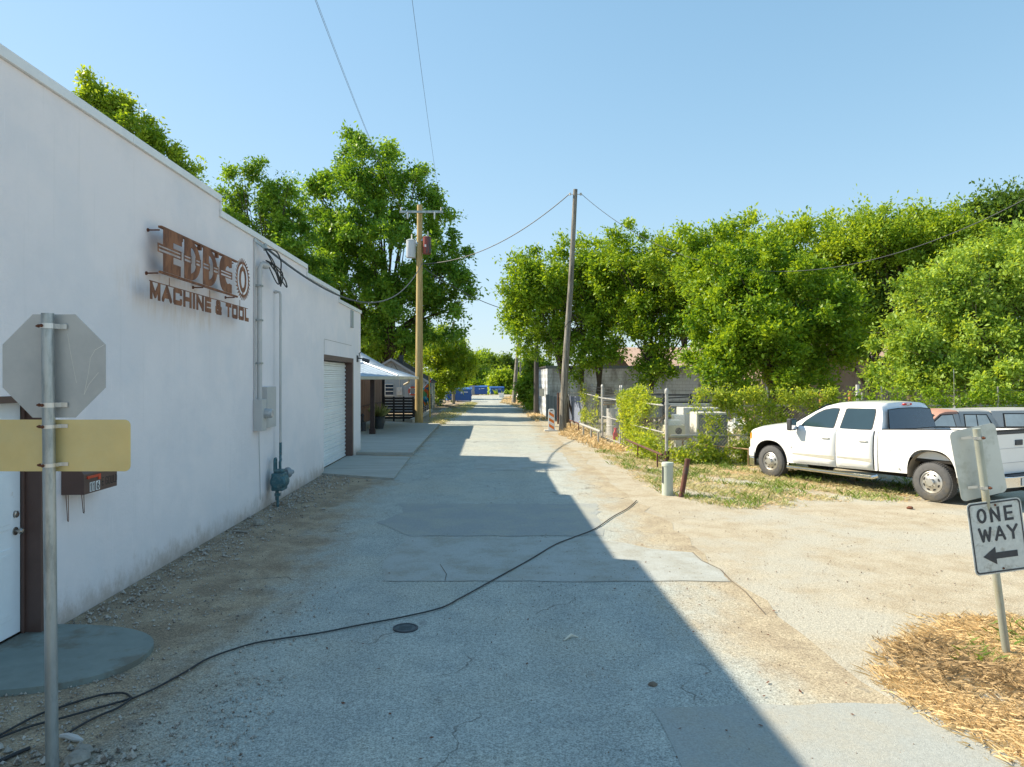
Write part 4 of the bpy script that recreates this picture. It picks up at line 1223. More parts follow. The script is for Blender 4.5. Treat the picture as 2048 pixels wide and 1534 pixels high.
mb.tube([a + Vector((0, 0, .02)), a.lerp(b, .3) + Vector((0, 0, .03)), a.lerp(b, .7) + Vector((0, -.01, .03)), b + Vector((0, 0, .02))], [.012, .02, .022, .008], 8)
tag(mb.build("cable_plug", M_boxgrey, smooth=True), "pale plug at the cable end by the foot of the octagonal sign post", "plug")
mb = MB(); mb.tube(ground_line([(-30, 1540), (0, 1528), (40, 1510), (60, 1502)]), .012, 8)
tag(mb.build("power_cable", M_cable, smooth=True), "short black cable end in the gravel at the lower left corner", "cable")
# meter lid in the pavement, twig, rocks
c = G(811, 1258)
lid = thing("valve_cover", "small round iron valve cover set into the shaded pavement", "valve cover", (c.x, c.y, 0))
mb = MB(); mb.lathe((0, 0, 0), (0, 0, 1), [(.118, .002), (.118, .017), (.100, .017), (.100, .008)], 28); mb.build("rim", M_black, lid, smooth=True)
mb = MB(); mb.lathe((0, 0, 0), (0, 0, 1), [(.099, .006), (.099, .013), (0, .013)], 28)
for k in range(5): mb.box(-.06, .06, -.05 + k * .024, -.042 + k * .024, .013, .015)
mb.build("lid", pm("iron_lid", (.07, .09, .095), .6, .3, .3, 20), lid)
mb = MB(); a, b, d = G(1128, 1283), G(1142, 1276), G(1157, 1277)
mb.tube([a + Vector((0, 0, .01)), b + Vector((0, 0, .03)), d + Vector((0, 0, .012))], [.006, .013, .004], 7)
tag(mb.build("bark_strip", pm("pale_bark_strip", (.62, .58, .47), .8)), "curled pale strip of bark lying on the shaded pavement", "twig")
def rock(px, py, s, label, m=None, seed=0, name="rock"):
    rnd = random.Random(seed); c = G(px, py)
    mb = MB((c.x, c.y, 0))
    prof = [(0, 0), (s, s * .1), (s * 1.1, s * .5), (s * .7, s * .95), (0, s * 1.0)]
    mb.lathe((c.x, c.y, 0), (0, 0, 1), prof, 8)
    mb.v = [(x * (1 + rnd.uniform(-.25, .25)), y * (1 + rnd.uniform(-.3, .1)), z) for x, y, z in mb.v]
    return tag(mb.build(name, m or M_stone, None, (c.x, c.y, 0)), label, "rock")
rock(168, 1508, .05, "pale rock on the gravel right of the octagonal sign post", seed=1)
rock(155, 1526, .065, "largest pale rock at the lower left by the sign post", seed=2)
rock(1306, 1372, .03, "dark lump of grit near the shadow edge on the pavement", M_gravd, seed=4)
rock(1820, 1307 - 290 + 1, .05, "small reddish stone at the grass edge", M_rust2, seed=6)
rock(516, 1050, .09, "flat pale chunk of rubble in the dirt near the gas meter", seed=8)
mb = MB(); mb.beam(G(466, 1064) + Vector((0, 0, .02)), G(497, 1067) + Vector((0, 0, .02)), .05, .02); tag(mb.build("wood_scrap", M_stone), "thin pale scrap of lath on the dirt beside the white wall", "scrap")

# yellow and brown leaves that fell on the pavement
rnd = random.Random(9)
mb = MB()
for _ in range(90):
    x = rnd.uniform(-1.8, 5); y = rnd.uniform(4.3, 11); a = rnd.uniform(0, 6.28); s_ = rnd.uniform(.008, .022)
    u_ = Vector((math.cos(a), math.sin(a), rnd.uniform(-.2, .3))) * s_; v_ = Vector((-math.sin(a), math.cos(a), rnd.uniform(0, .4))) * s_ * .5
    c = Vector((x, y, .018)); mb.add([c - u_, c - v_, c + u_, c + v_], [(0, 1, 2, 3)])
tag(mb.build("leaf_litter", M_rust2), "few small brown leaves scattered over the pavement", "leaves", None, 'stuff')

# ================================================================== LEFT SIDE BEYOND THE SHOP
# brown plank house with tin porch roof
ph = thing("porch_house", "brown plank house with blue grey tin porch roof beyond the white shop", "house", (-6.4, 36, 0))
OP = (-6.4, 36, 0)
mb = MB(OP)
for k in range(44):
    y = 29.6 + k * .31
    mb.box(-6.46, -6.43 + (.012 if k % 2 else 0), y, y + .306, .09, 3.0)
mb.build("plank_wall", M_woodwall, ph)
mb = MB(OP); mb.box(-16, -6.47, 29.6, 43.2, 0, 3.0); mb.build("wall", M_woodwall, ph)
mb = MB(OP)
ez, hz = 2.44, 3.35
fc, bc = (-3.66, 28.5), (-3.66, 36.0)
V0 = [(-3.66, 28.5, ez), (-3.66, 36.2, ez), (-5.3, 36.2, 2.98), (-5.3, 30.1, 2.98), (-16, 28.5, ez), (-16, 30.1, 2.98), (-9.0, 33.6, 4.5), (-9.0, 36.2, 4.5), (-16, 33.6, 4.5)]
def slope(a, b, c, d, n=26):          # corrugated strip between edge a-b (eave) and d-c (top)
    a, b, c, d = map(Vector, (a, b, c, d)); th = Vector((0, 0, .02))
    nn = (b - a).cross(d - a).normalized()
    if nn.z < 0: nn = -nn
    mb.add([a, b, c, d], [(0, 1, 2, 3)])
    for k in range(n):
        t = (k + .5) / n
        p, q = a.lerp(b, t), d.lerp(c, t)
        mb.beam(p + nn * .004, q + nn * .004, .05, .010, up=nn)
slope(V0[0], V0[4], V0[5], V0[3], 50); slope(V0[1], V0[0], V0[3], V0[2], 30)
slope((-5.3, 30.1, 2.99), (-16, 30.1, 2.99), (-16, 34, 5.1), (-9.0, 34, 5.1), 46); slope((-5.3, 36.2, 2.99), (-5.3, 30.1, 2.99), (-9.0, 34, 5.1), (-9.0, 36.2, 5.1), 24)
rf = mb.build("roof", M_tin, ph)
mb = MB(OP); mb.tube([(-3.66, 28.5, ez + .03), (-5.3, 30.1, 3.02)], .04, 8); mb.tube([(-5.3, 30.1, 3.0), (-9.0, 34, 5.13)], .05, 8); mb.tube([(-16, 30.1, 3.0), (-5.3, 30.1, 3.0)], .05, 8); mb.build("ridge_cap", M_tin, rf)
mb = MB(OP); mb.box(-16, -3.58, 28.36, 28.48, ez - .13, ez - .005); mb.box(-3.70, -3.58, 28.481, 36.2, ez - .13, ez - .005); mb.box(-16, -3.71, 28.49, 36.1, ez - .06, ez - .03)
mb.build("gutter", M_gutter, rf, bevel=.01)
mb = MB(OP); mb.tube([(-5.62, 28.45, 2.32), (-5.62, 28.6, 2.15), (-5.80, 29.3, 2.0), (-6.38, 29.55, 1.9), (-6.38, 29.55, .2)], .045, 8); mb.build("downspout", M_gutter, ph, smooth=True)
mb = MB(OP); mb.tube([(-4.02, 28.45 + 7.5, 2.32), (-4.1, 36.2, 2.15), (-4.35, 36.3, 2.02)], .05, 8); mb.build("downspout", M_gutter, ph, smooth=True)
for (x, y) in ((-4.76, 29.0),):
    mb = MB(OP); mb.box(x - .085, x + .085, y - .085, y + .085, .09, 2.36); mb.box(x - .12, x + .12, y - .12, y + .12, .088, .30); mb.build("porch_post", M_woodpost, ph, bevel=.006)
mb = MB(OP); mb.beam((-6.4, 30, .95), (-6.35, 43, .95), .05, .03); mb.build("wall_batten", M_woodpost, ph)

# ornamental grass in a pot, small dark things on the slab
def pot_plant(x, y, r, h, gh, label, seed, n=220):
    t = thing("potted_grass", label, "plant", (x, y, .09))
    mb = MB(); mb.lathe((0, 0, 0), (0, 0, 1), [(0, 0), (r * .75, 0), (r * 1.05, h * .5), (r * .95, h * .85), (r * 1.1, h), (r * .95, h), (r * .9, h * .9), (0, h * .9)], 20); mb.build("pot", M_planter, t, smooth=True)
    rng = np.random.default_rng(seed)
    az = rng.uniform(0, 6.28, n); ln = rng.uniform(.3, 1.1, n) * gh; sp = rng.uniform(.1, .9, n)
    d = np.stack([np.cos(az) * sp, np.sin(az) * sp, np.full(n, .9)], 1)
    base = np.stack([np.cos(az) * r * .4, np.sin(az) * r * .4, np.full(n, h * .9)], 1)
    tip = base + unit(d) * ln[:, None]; tip[:, 2] -= sp * ln * .25
    s_ = np.stack([-np.sin(az), np.cos(az), np.zeros(n)], 1) * .012
    mid = (base + tip) / 2; mid[:, 2] += ln * .12
    V = np.empty((n, 4, 3)); V[:, 0] = base - s_; V[:, 1] = base + s_; V[:, 2] = tip + s_ * .2; V[:, 3] = mid - s_
    quads_obj("grass_tuft", V.reshape(-1, 3), rng.uniform(0, .6, n), LM['grass'], t)
pot_plant(-4.95, 32.0, .24, .55, .75, "feathery grass in a dark glazed pot behind the porch post", 3)
pot_plant(-5.25, 34.4, .22, .4, .6, "small grass pot farther back against the plank wall", 5)
mb = MB((-5.6, 29.9, .09)); mb.box(-5.78, -5.42, 29.8, 30.1, .09, .24); mb.box(-5.70, -5.50, 29.85, 30.05, .241, .30); tag(mb.build("floor_box", M_black, None, (-5.6, 29.9, .09), bevel=.01), "low black box on the slab against the plank house", "box")
mb = MB((-5.45, 30.6, .09)); mb.lathe((-5.45, 30.6, .09), (0, 0, 1), [(0, 0), (.14, 0), (.15, .4), (.05, .45), (.05, .62), (.09, .66), (.03, .74), (0, .75)], 12); tag(mb.build("lantern", M_black, None, (-5.45, 30.6, .09)), "black lantern standing left of the porch post", "lantern")

# black horizontal board fence
def board_fence(p0, p1, z0, z1, nb, label, gap=.045, posts=5, skip=()):
    p0, p1 = Vector(p0), Vector(p1)
    t = thing("board_fence", label, "fence", p0)
    d = (p1 - p0); nrm = d.cross(Vector((0, 0, 1))).normalized()
    h = (z1 - z0) / nb
    for k in range(nb):
        if k in skip: continue
        zz = z0 + (k + .5) * h
        mb = MB(p0); mb.beam(p0 + Vector((0, 0, zz)) + nrm * .02, p1 + Vector((0, 0, zz)) + nrm * .02, .022, h - gap); mb.build("board", M_fblack, t)
    for k in range(posts):
        q = p0.lerp(p1, k / (posts - 1)) - nrm * .03
        mb = MB(p0); mb.beam(q + Vector((0, 0, 0)), q + Vector((0, 0, z1 + .02)), .09, .09); mb.build("post", M_fblack, t)
    return t
board_fence((-5.75, 38.9, 0), (-4.15, 38.9, 0), .12, 1.34, 8, "black board fence panel behind the concrete slab facing the camera", .035, 4)
board_fence((-4.08, 39.1, 0), (-4.05, 50.0, 0), .24, 1.22, 8, "long black slatted fence along the grass verge beside the alley", .06, 9)
mb = MB((-5.75, 38.9, 0)); mb.beam((-5.8, 39.0, 0), (-5.8, 39.0, 2.5), .14, .14); tag(mb.build("timber_post", M_fblack, None, (-5.75, 38.9, 0)), "tall black timber post at the left end of the board fence", "post")

# grey gabled house
gh = thing("gabled_house", "grey board sided house with dark shingle gable behind the black fence", "house", (-6.87, 50, 0))
OH = (-6.87, 50, 0)
ax_, az_, exl, exr, ze = -6.87, 3.76, -9.55, -4.2, 2.12
mb = MB(OH)
x = -9.3
k = 0
while x < -4.5:
    x2 = min(x + .30, -4.5)
    def top(xx): return az_ - .06 - abs(xx - ax_) * (az_ - ze) / (ax_ - exl)
    mb.add([(x, 50.05, 0), (x2, 50.05, 0), (x2, 50.05, top(x2)), (x, 50.05, top(x))], [(0, 1, 2, 3)])
    xm = x
    mb.obox((xm, 50.03, top(xm) / 2 - .01), (.022, 0, 0), (0, .02, 0), (0, 0, top(xm) / 2 - .02))
    x = x2; k += 1
mb.build("gable_wall", M_greywood, gh)
mb = MB(OH); mb.box(-9.3, -4.5, 50.08, 57, 0, 2.1); mb.build("wall", M_greywood, gh)
mb = MB(OH)
for (xa, sg) in ((exl, 1), (exr, -1)):
    mb.prism([(ax_, 49.8, az_), (xa, 49.8, ze), (xa, 49.8, ze - .10), (ax_, 49.8, az_ - .12)], 0, (0, 7.2, 0))
rf = mb.build("roof", M_shingle, gh)
mb = MB(OH)
for xa in (exl, exr):
    mb.prism([(ax_, 49.74, az_ + .02), (xa, 49.74, ze + .02), (xa, 49.74, ze - .14), (ax_, 49.74, az_ - .15)], 0, (0, .05, 0))
mb.build("rake_board", M_trim, rf)
mb = MB(OH); mb.box(-6.55, -6.25, 51.6, 51.9, 3.4, 4.05); mb.build("vent", M_black, rf)
mb = MB(OH); mb.box(-7.9, -6.75, 49.96, 50.02, 1.15, 1.95); wf = mb.build("window", M_glass, gh)
mb = MB(OH)
for zz in (1.15, 1.43, 1.68, 1.92): mb.box(-7.92, -6.73, 49.93, 49.955, zz, zz + .045)
mb.box(-7.33, -7.29, 49.925, 49.95, 1.15, 1.95)
mb.build("frame", M_white, wf)
mb = MB(OH); mb.box(-6.5, -6.1, 49.88, 50.0, 1.18, 1.75); mb.lathe((-6.3, 49.88, 1.5), (0, -1, 0), [(.1, 0), (.1, .06), (0, .07)], 14); mb.tube([(-6.3, 49.95, 1.75), (-6.3, 49.95, 2.9)], .03, 6); mb.build("meter_box", M_boxgrey, gh)
mb = MB(OH); mb.tube([(-6.3, 49.95, 2.9), (-6.6, 49.9, 2.7), (-6.9, 49.9, 3.1), (-6.7, 49.9, 3.4), (-6.4, 49.9, 2.9)], .018, 5); mb.build("service_wires", M_cable, gh)
for y in (50.3, 52.5, 54.7):
    mb = MB(OH); mb.box(-4.30, -4.18, y, y + .12, 0, 2.02); mb.build("porch_post", M_gutter, gh)
mb = MB(OH); mb.box(-4.498, -4.46, 51.2, 52.1, .1, 2.0); mb.build("door", M_white, gh)
# ring buoy
mb = MB((-5.0, 49.9, 1.55))
for k in range(4):
    a0 = k * 90
pts = [(-5.35 + .27 * math.cos(a), 49.86, 1.48 + .27 * math.sin(a)) for a in np.linspace(0, 2 * math.pi, 25)]
rb = thing("life_ring", "faded orange life ring hanging on the grey house wall", "life ring", (-5.35, 49.86, 1.48))
mb = MB(rb.location); mb.tube(pts, .065, 10, cap=False); mb.build("ring", pm("life_ring_orange", (.42, .075, .045), .6), rb, smooth=True)
for a in (45, 135, 225, 315):
    a = math.radians(a); c = Vector((-5.35 + .27 * math.cos(a), 49.86, 1.48 + .27 * math.sin(a))); tv = Vector((-math.sin(a), 0, math.cos(a)))
    mb = MB(rb.location); mb.cyl(c - tv * .04, c + tv * .04, .07, n=10); mb.build("band", M_white, rb)
# flag on a pole and yellow plank
fl = thing("garden_flag", "hanging floral flag in teal, orange and red on a slanted pole", "flag", (-3.63, 42.3, 0))
OF = (-3.95, 42.3, 0)
mb = MB(OF); mb.tube([(-4.45, 42.3, 1.55), (-3.7, 42.3, 2.38)], .02, 6); mb.build("flag_pole", M_white, fl)
def flag_mat():
    m = bpy.data.materials.new("floral_flag"); t, N, L = nodes(m); b = N["Principled BSDF"]; b.inputs["Roughness"].default_value = .8
    tc = N.new("ShaderNodeTexCoord"); v = N.new("ShaderNodeTexVoronoi"); v.inputs["Scale"].default_value = 4.6; L.new(tc.outputs["Object"], v.inputs["Vector"])
    s = N.new("ShaderNodeSeparateXYZ"); L.new(v.outputs["Color"], s.inputs[0])
    r = N.new("ShaderNodeValToRGB"); r.color_ramp.interpolation = 'CONSTANT'
    cols = [(0, (.01, .13, .26)), (.22, (.02, .30, .38)), (.42, (.75, .74, .70)), (.55, (.62, .12, .02)), (.7, (.70, .035, .05)), (.82, (.60, .32, .03)), (.9, (.10, .30, .10))]
    while len(r.color_ramp.elements) < len(cols): r.color_ramp.elements.new(.5)
    for e, (p, c) in zip(r.color_ramp.elements, cols): e.position = p; e.color = (*c, 1)
    L.new(s.outputs[0], r.inputs[0]); L.new(r.outputs[0], b.inputs["Base Color"]); return m
mb = MB(OF)
n_, mrows = 16, 14
for j in range(mrows + 1):
    for i in range(n_ + 1):
        t_ = i / n_; s_ = j / mrows
        p = Vector((-4.38, 42.3, 1.62)).lerp(Vector((-3.78, 42.3, 2.28)), t_)
        mb.v.append(tuple(Vector((p.x * (1 - s_ * .25) + s_ * .25 * -3.95, 42.3 + .09 * math.sin(t_ * 17) * (.3 + s_), p.z - s_ * (.95 + .45 * t_))) - Vector(OF)))
for j in range(mrows):
    for i in range(n_):
        a = j * (n_ + 1) + i; mb.f.append((a, a + 1, a + n_ + 2, a + n_ + 1))
fo = mb.build("cloth", flag_mat(), fl, smooth=True)
sm = fo.modifiers.new("thickness", 'SOLIDIFY'); sm.thickness = .006
mb = MB((-3.6, 42.2, 0)); mb.beam((-3.50, 42.15, 0.05), (-3.56, 42.2, 2.55), .07, .04); tag(mb.build("yellow_post", pm("yellow_paint_post", (.50, .36, .03), .6), None, (-3.6, 42.2, 0)), "thin yellow stake standing right of the floral flag", "stake")

# rubble pile with cinder block
rnd = random.Random(21)
pc = G(890, 818)
pile = thing("lumber_pile", "pile of broken lumber and junk at the verge below the leafy bush", "rubble pile", (pc.x, pc.y, 0))
for k in range(15):
    a = Vector((rnd.uniform(-.7, .9), rnd.uniform(-.6, .6), rnd.uniform(.05, .4))); ang = rnd.uniform(-.6, .6); L_ = rnd.uniform(.3, 1.1)
    mb = MB(); mb.beam(a - Vector((math.cos(ang), math.sin(ang), rnd.uniform(-.25, .25))) * L_ / 2, a + Vector((math.cos(ang), math.sin(ang), rnd.uniform(-.25, .25))) * L_ / 2, rnd.uniform(.06, .16), .04)
    mb.build("plank", rnd.choice([M_planks, M_stone, M_trunk, M_boxgrey]), pile)
cb = thing("cinder_block", "pale cinder block with two holes on top of the lumber pile", "cinder block", (pc.x - .15, pc.y - .3, .48))
mb = MB()
for (x0, x1, z0, z1) in ((-.25, .25, 0, .04), (-.25, .25, .22, .26), (-.25, -.2, .04, .22), (.2, .25, .04, .22), (-.03, .03, .04, .22)): mb.box(x0, x1, -.1, .1, z0, z1)
mb.build("block", M_stone, cb)

# dumpsters
M_logo = pm("white_logo_paint", (.75, .76, .78), .5)
def dumpster(px, py, w, h, depth, label, rz=0, lid=True):
    c = G(px, py)
    t = thing("dumpster", label, "dumpster", (c.x, c.y, 0), rz, "blue dumpsters at the far end of the alley")
    mb = MB()
    mb.prism([(-w / 2, 0, .12), (-w / 2, depth, .12), (-w / 2, depth, h * .98), (-w / 2, 0, h * .98)], 0, (w, 0, 0))
    mb.box(-w / 2 - .05, w / 2 + .05, -.05, depth + .05, h * .92, h * .98)
    mb.box(-w / 2 - .06, w / 2 + .06, .15, .3, h * .45, h * .60)
    for x in np.linspace(-w / 2 + .1, w / 2 - .1, 5): mb.box(x - .025, x + .025, -.035, -.001, .14, h * .5)
    mb.box(-w / 2 + .02, w / 2 - .02, -.04, -.001, h * .50, h * .55)
    mb.build("bin", M_blue, t)
    mb = MB(); mb.add([(-w / 2 - .05, -.08, h * .985), (w / 2 + .05, -.08, h * .985), (w / 2 + .05, depth + .08, h * 1.12), (-w / 2 - .05, depth + .08, h * 1.12), (-w / 2 - .05, depth + .08, h * .985), (w / 2 + .05, depth + .08, h * .985)], [(0, 1, 2, 3), (3, 2, 5, 4), (0, 3, 4), (1, 5, 2)])
    mb.build("lid", M_blue, t)
    mb = MB()
    for x in (-w / 2 + .15, w / 2 - .15):
        mb.cyl((x, .2, .06), (x + .05, .2, .06), .06, n=10); mb.cyl((x, depth - .2, .06), (x + .05, depth - .2, .06), .06, n=10)
    mb.build("casters", M_dark, t)
    def star(u, v):
        r = np.hypot(u, v); a = np.arctan2(v, u) + math.pi / 2
        return r < .13 * (.55 + .45 * np.cos(5 * a))
    mb = MB(); raster(mb, star, -.14, .14, -.14, .14, .02, (-w * .12, -.0015, h * .72), (1, 0, 0), (0, 0, 1), (0, -1, 0), .004)
    mb.box(w * .02, w * .28, -.006, -.001, h * .74, h * .79); mb.build("logo", M_logo, t)
    return t
dumpster(927, 804, 1.55, 1.30, 1.2, "nearest blue dumpster beside the leafy bush left of the alley")
dumpster(904, 803, 1.0, 1.25, 1.4, "blue dumpster in shade under the bush, left of the nearest one", .2)
dumpster(962, 790, 1.75, 1.2, 1.2, "distant blue dumpster in front of the grey fence panel")
dumpster(995, 789, 2.0, 1.05, 1.2, "farthest blue dumpster half hidden by green weeds", .12)
q = G(947, 790)
fp = thing("panel_fence", "grey plank fence section left of the distant dumpster", "fence", (q.x, q.y + .5, 0))
for k in range(9):
    mb = MB(); mb.box(-.7 + k * .17, -.54 + k * .17, 0, .03, 0, 1.35); mb.build("board", M_trim, fp)
q = G(1003, 795); mb = MB((q.x, q.y, 0)); mb.box(q.x - .3, q.x + .3, q.y, q.y + .4, 0, .5); mb.box(q.x - .34, q.x + .34, q.y - .04, q.y + .44, .5, .56)
tag(mb.build("utility_box", M_white, None, (q.x, q.y, 0)), "low white box on the far lot beyond the alley", "box")
# corrugated white panels on the far right
q0, q1 = G(1033, 796), G(1062, 801)
cf = thing("corrugated_fence", "pale corrugated metal fence panels at the far right of the alley", "fence", q0)
n_ = 14
for k in range(n_):
    a, b = q0.lerp(q1, k / n_), q0.lerp(q1, (k + .92) / n_)
    mb = MB(q0); mb.beam(a + Vector((0, 0, .62)), b + Vector((0, 0, .62)), .04, 1.24); mb.build("panel", M_cap, cf)
# worker in far distance: orange post sign and prop
q = G(1035, 801)
rs = thing("road_sign", "small brick red sign board on a stand behind the slanting pole", "sign", (q.x, q.y, 0))
mb = MB(); mb.box(-.28, .22, -.02, .02, .75, 1.5); mb.build("board", pm("brick_red_board", (.30, .07, .03), .7), rs)
for x in (-.2, .14):
    mb = MB(); mb.beam((x, .04, 0), (x, .04, 1.4), .07, .05); mb.build("leg", M_black, rs)
q = G(1024, 799); mb = MB((q.x, q.y, 0)); mb.beam((q.x - .3, q.y, 0), (q.x + .5, q.y, 2.0), .07, .05); tag(mb.build("guy_guard", pm("yellow_guard", (.55, .38, .08), .6), None, (q.x, q.y, 0)), "yellow slanted guy wire guard beside the slanting pole", "guy wire")

# ================================================================== RIGHT SIDE: BLOCK BUILDING, FENCES, YARD
bb = thing("block_building", "long whitewashed concrete block building with faded red roof behind the trees", "building", (3.45, 42, 0))
OB = (3.45, 42, 0)
mb = MB(OB)
mb.quad((3.45, 42, 0), (27, 42, 0), (27, 42, 3.02), (3.45, 42, 3.02)); mb.quad((3.45, 42, 0), (3.45, 42, 3.02), (3.45, 52, 3.02), (3.45, 52, 0)); mb.quad((27, 42, 0), (27, 52, 0), (27, 52, 3.02), (27, 42, 3.02))
mb.build("wall", M_block, bb)
mb = MB(OB)
mb.box(3.35, 8.3, 41.85, 52, 3.021, 3.10)
rf = mb.build("flat_roof", M_shingle, bb)
mb = MB(OB)
mb.prism([(8.31, 41.7, 3.06), (8.31, 46.8, 4.40), (8.31, 52, 3.06), (8.31, 52, 2.98), (8.31, 46.8, 4.3), (8.31, 41.7, 2.98)], 0, (19, 0, 0))
rf = mb.build("roof", M_roofpale, bb)
mb = MB(OB); mb.box(3.33, 27.3, 41.62, 41.69, 2.93, 3.10); mb.build("fascia", pm("grey_blue_fascia", (.16, .19, .22), .7), rf)
yb = thing("yard_shed", "beige shed with rusty roof edge glimpsed between the far right trees", "shed", (14, 36, 0))
mb = MB((14, 36, 0)); mb.box(14, 26, 34, 39, 0, 3.3); mb.build("wall", M_roofpale, yb)
mb = MB((14, 36, 0)); mb.prism([(13.8, 33.6, 3.25), (13.8, 36.5, 4.1), (13.8, 39.4, 3.25), (13.8, 39.4, 3.31), (13.8, 36.5, 4.2), (13.8, 33.6, 3.34)], 0, (12.6, 0, 0)); mb.build("roof", M_roofpale, yb)

def chain(mb, p0, p1, z0, z1, sp=.085, r=.0013, rows=False):
    p0, p1 = Vector(p0), Vector(p1)
    d = p1 - p0; L_ = d.length; u = d.normalized(); h = z1 - z0
    nrm = u.cross(Vector((0, 0, 1)))
    w_ = h * .9
    def seg(a0, za, a1, zb, o):
        A = p0 + u * a0 + Vector((0, 0, za)) + nrm * o; B_ = p0 + u * a1 + Vector((0, 0, zb)) + nrm * o
        s_ = (B_ - A).cross(nrm).normalized() * r
        mb.add([A - s_, A + s_, B_ + s_, B_ - s_, A + nrm * r * 1.7, B_ + nrm * r * 1.7], [(0, 1, 2, 3), (1, 4, 5, 2), (4, 0, 3, 5)])
    a = -w_
    while a < L_:
        for sgn in (1, -1):
            s0, s1 = a, a + w_
            za, zb = (z0, z1) if sgn > 0 else (z1, z0)
            t0, t1 = max(0, -s0 / w_), min(1, (L_ - s0) / w_)
            if t1 > t0:
                seg(s0 + t0 * w_, za + (zb - za) * t0, s0 + t1 * w_, za + (zb - za) * t1, .003 * sgn)
        a += sp
def chain_fence(label, posts, z1=1.6, tall=2.05, rails=(1.6,), barbs=(1.74, 1.88, 2.0), pr=.032, mesh=True, skip=(), name="chain_link_fence"):
    o = posts[0]
    t = thing(name, label, "fence", (o[0], o[1], 0))
    off = (o[0], o[1], 0)
    for i, (x, y) in enumerate(posts):
        if i in skip: continue
        mb = MB(off)
        mb.cyl((x, y, 0), (x, y, tall), pr, n=10); mb.lathe((x, y, tall), (0, 0, 1), [(pr * 1.3, -.04), (pr * 1.35, .02), (pr * .8, .06), (0, .075)], 10)
        mb.build("post", M_post, t, smooth=True)
    for a, b in zip(posts[:-1], posts[1:]):
        A, B_ = Vector((*a, 0)), Vector((*b, 0))
        if mesh:
            mb = MB(off); chain(mb, A, B_, .06, z1); mb.build("wire_mesh", M_chain, t)
        for zr in rails:
            mb = MB(off); mb.tube([A + Vector((0, 0, zr)), B_ + Vector((0, 0, zr))], .022, 8); mb.build("rail", M_post, t, smooth=True)
    for zb in barbs:
        mb = MB(off)
        for a, b in zip(posts[:-1], posts[1:]):
            A, B_ = Vector((*a, zb)), Vector((*b, zb)); mb.tube([A, A.lerp(B_, .5) - Vector((0, 0, .03)), B_], .0045, 4)
            for q in range(int((B_ - A).length / .16)):
                c = A.lerp(B_, (q + .5) * .16 / (B_ - A).length); mb.obox(c, (.012, 0, .012), (0, .002, 0), (-.002, 0, .002))
        mb.build("barbed_wire", M_wirem, t)
    return t
chain_fence("rusty chain link fence run with barbed wire left of the gate, beyond the pole", [(4.35, 27.35), (4.60, 31.6), (4.80, 35.9)])
chain_fence("short chain link section hung with blue grey tarp past the gate fence", [(4.78, 36.1), (4.25, 37.8)], barbs=())
mb = MB((4.5, 37, 0)); mb.beam((4.77, 36.25, .75), (4.30, 37.85, .75), .02, 1.35); tag(mb.build("tarp", M_tarp, None, (4.5, 37, 0)), "dull blue grey tarp hung on the short chain link section", "tarp")
gt = chain_fence("white chain link gate with pale posts, near its vine covered neighbour", [(4.53, 24.5), (4.35, 27.2)], rails=(1.6, .9, .12), name="chain_link_gate")
chain_fence("chain link fence side smothered by the yellow green vine column", [(4.85, 19.75), (4.70, 22.2), (4.55, 24.3)], rails=(1.6, .85), skip=(0, 1))
ff = chain_fence("long chain link fence with barbed wire running behind the white truck", [(5.02, 19.6), (7.75, 19.6), (10.9, 19.65), (14.1, 19.7), (17.4, 19.75), (21.5, 19.8)], rails=(1.60, .78), skip=(0,), tall=1.66, barbs=(1.75, 1.9, 2.03))
for x in (7.75, 10.9, 14.1, 17.4):
    mb = MB((5.02, 19.6, 0)); mb.tube([(x, 19.65, 1.64), (x - .13, 19.5, 2.12)], .02, 6); mb.build("barb_arm", M_post, ff)
cp = thing("corner_post", "tall pale steel corner post in a maroon sleeve behind the green pedestal", "post", (4.88, 19.5, 0))
mb = MB((4.88, 19.5, 0)); mb.cyl((4.88, 19.5, 0), (4.88, 19.5, 2.0), .045, n=14); mb.lathe((4.88, 19.5, 2.0), (0, 0, 1), [(.06, -.06), (.062, 0), (.05, .05), (.02, .085), (0, .09)], 14); mb.cyl((4.88, 19.5, 1.62), (4.88, 19.5, 1.70), .056, n=12); mb.build("pipe", M_post, cp, smooth=True)
mb = MB((4.88, 19.5, 0)); mb.cyl((4.88, 19.5, 0), (4.88, 19.5, .36), .068, n=14); mb.build("sleeve", M_maroon, cp, smooth=True)
def guard(pts, legs, r, m, label):
    o = Vector((pts[0][0], pts[0][1], 0))
    t = thing("pipe_guard", label, "guard rail", o)
    mb = MB(o); mb.tube(pts, r, 12); mb.build("rail", m, t, smooth=True)
    for (x, y, z_) in legs:
        mb = MB(o); mb.cyl((x, y, -.05), (x, y, z_), r * .7, n=8); mb.build("leg", m, t)
guard([(3.78, 29.4, .47), (3.99, 25.4, .45)], [(3.82, 28.7, .44), (3.9, 27.1, .44), (3.97, 25.8, .44)], .05, M_post, "pale pipe guard rail low in front of the gate fence")
guard([(3.75, 33.0, .42), (3.86, 30.3, .42)], [(3.76, 32.8, .4), (3.85, 30.5, .4)], .03, M_rustpipe, "small dark pipe hoop between the grey pole and the fence")
guard([(4.33, 22.3, .42), (4.42, 18.1, .40)], [(4.36, 20.8, .4), (4.41, 18.6, .4)], .032, M_rustpipe, "rusty pipe guard rail at the foot of the vine column")
guard([(5.95, 19.9, .50), (7.05, 18.75, .46)], [(6.3, 19.5, .48), (6.9, 18.9, .46)], .02, M_planks, "thin tan pipe rail tangled in vines in front of the refrigerators")
def stake(x, y, h, r, m, label, lean=(0, 0), name="post"):
    mb = MB((x, y, 0)); mb.tube([(x, y, -.02), (x + lean[0], y + lean[1], h)], [r, r * .9], 8)
    tag(mb.build(name, m, None, (x, y, 0)), label, "post")
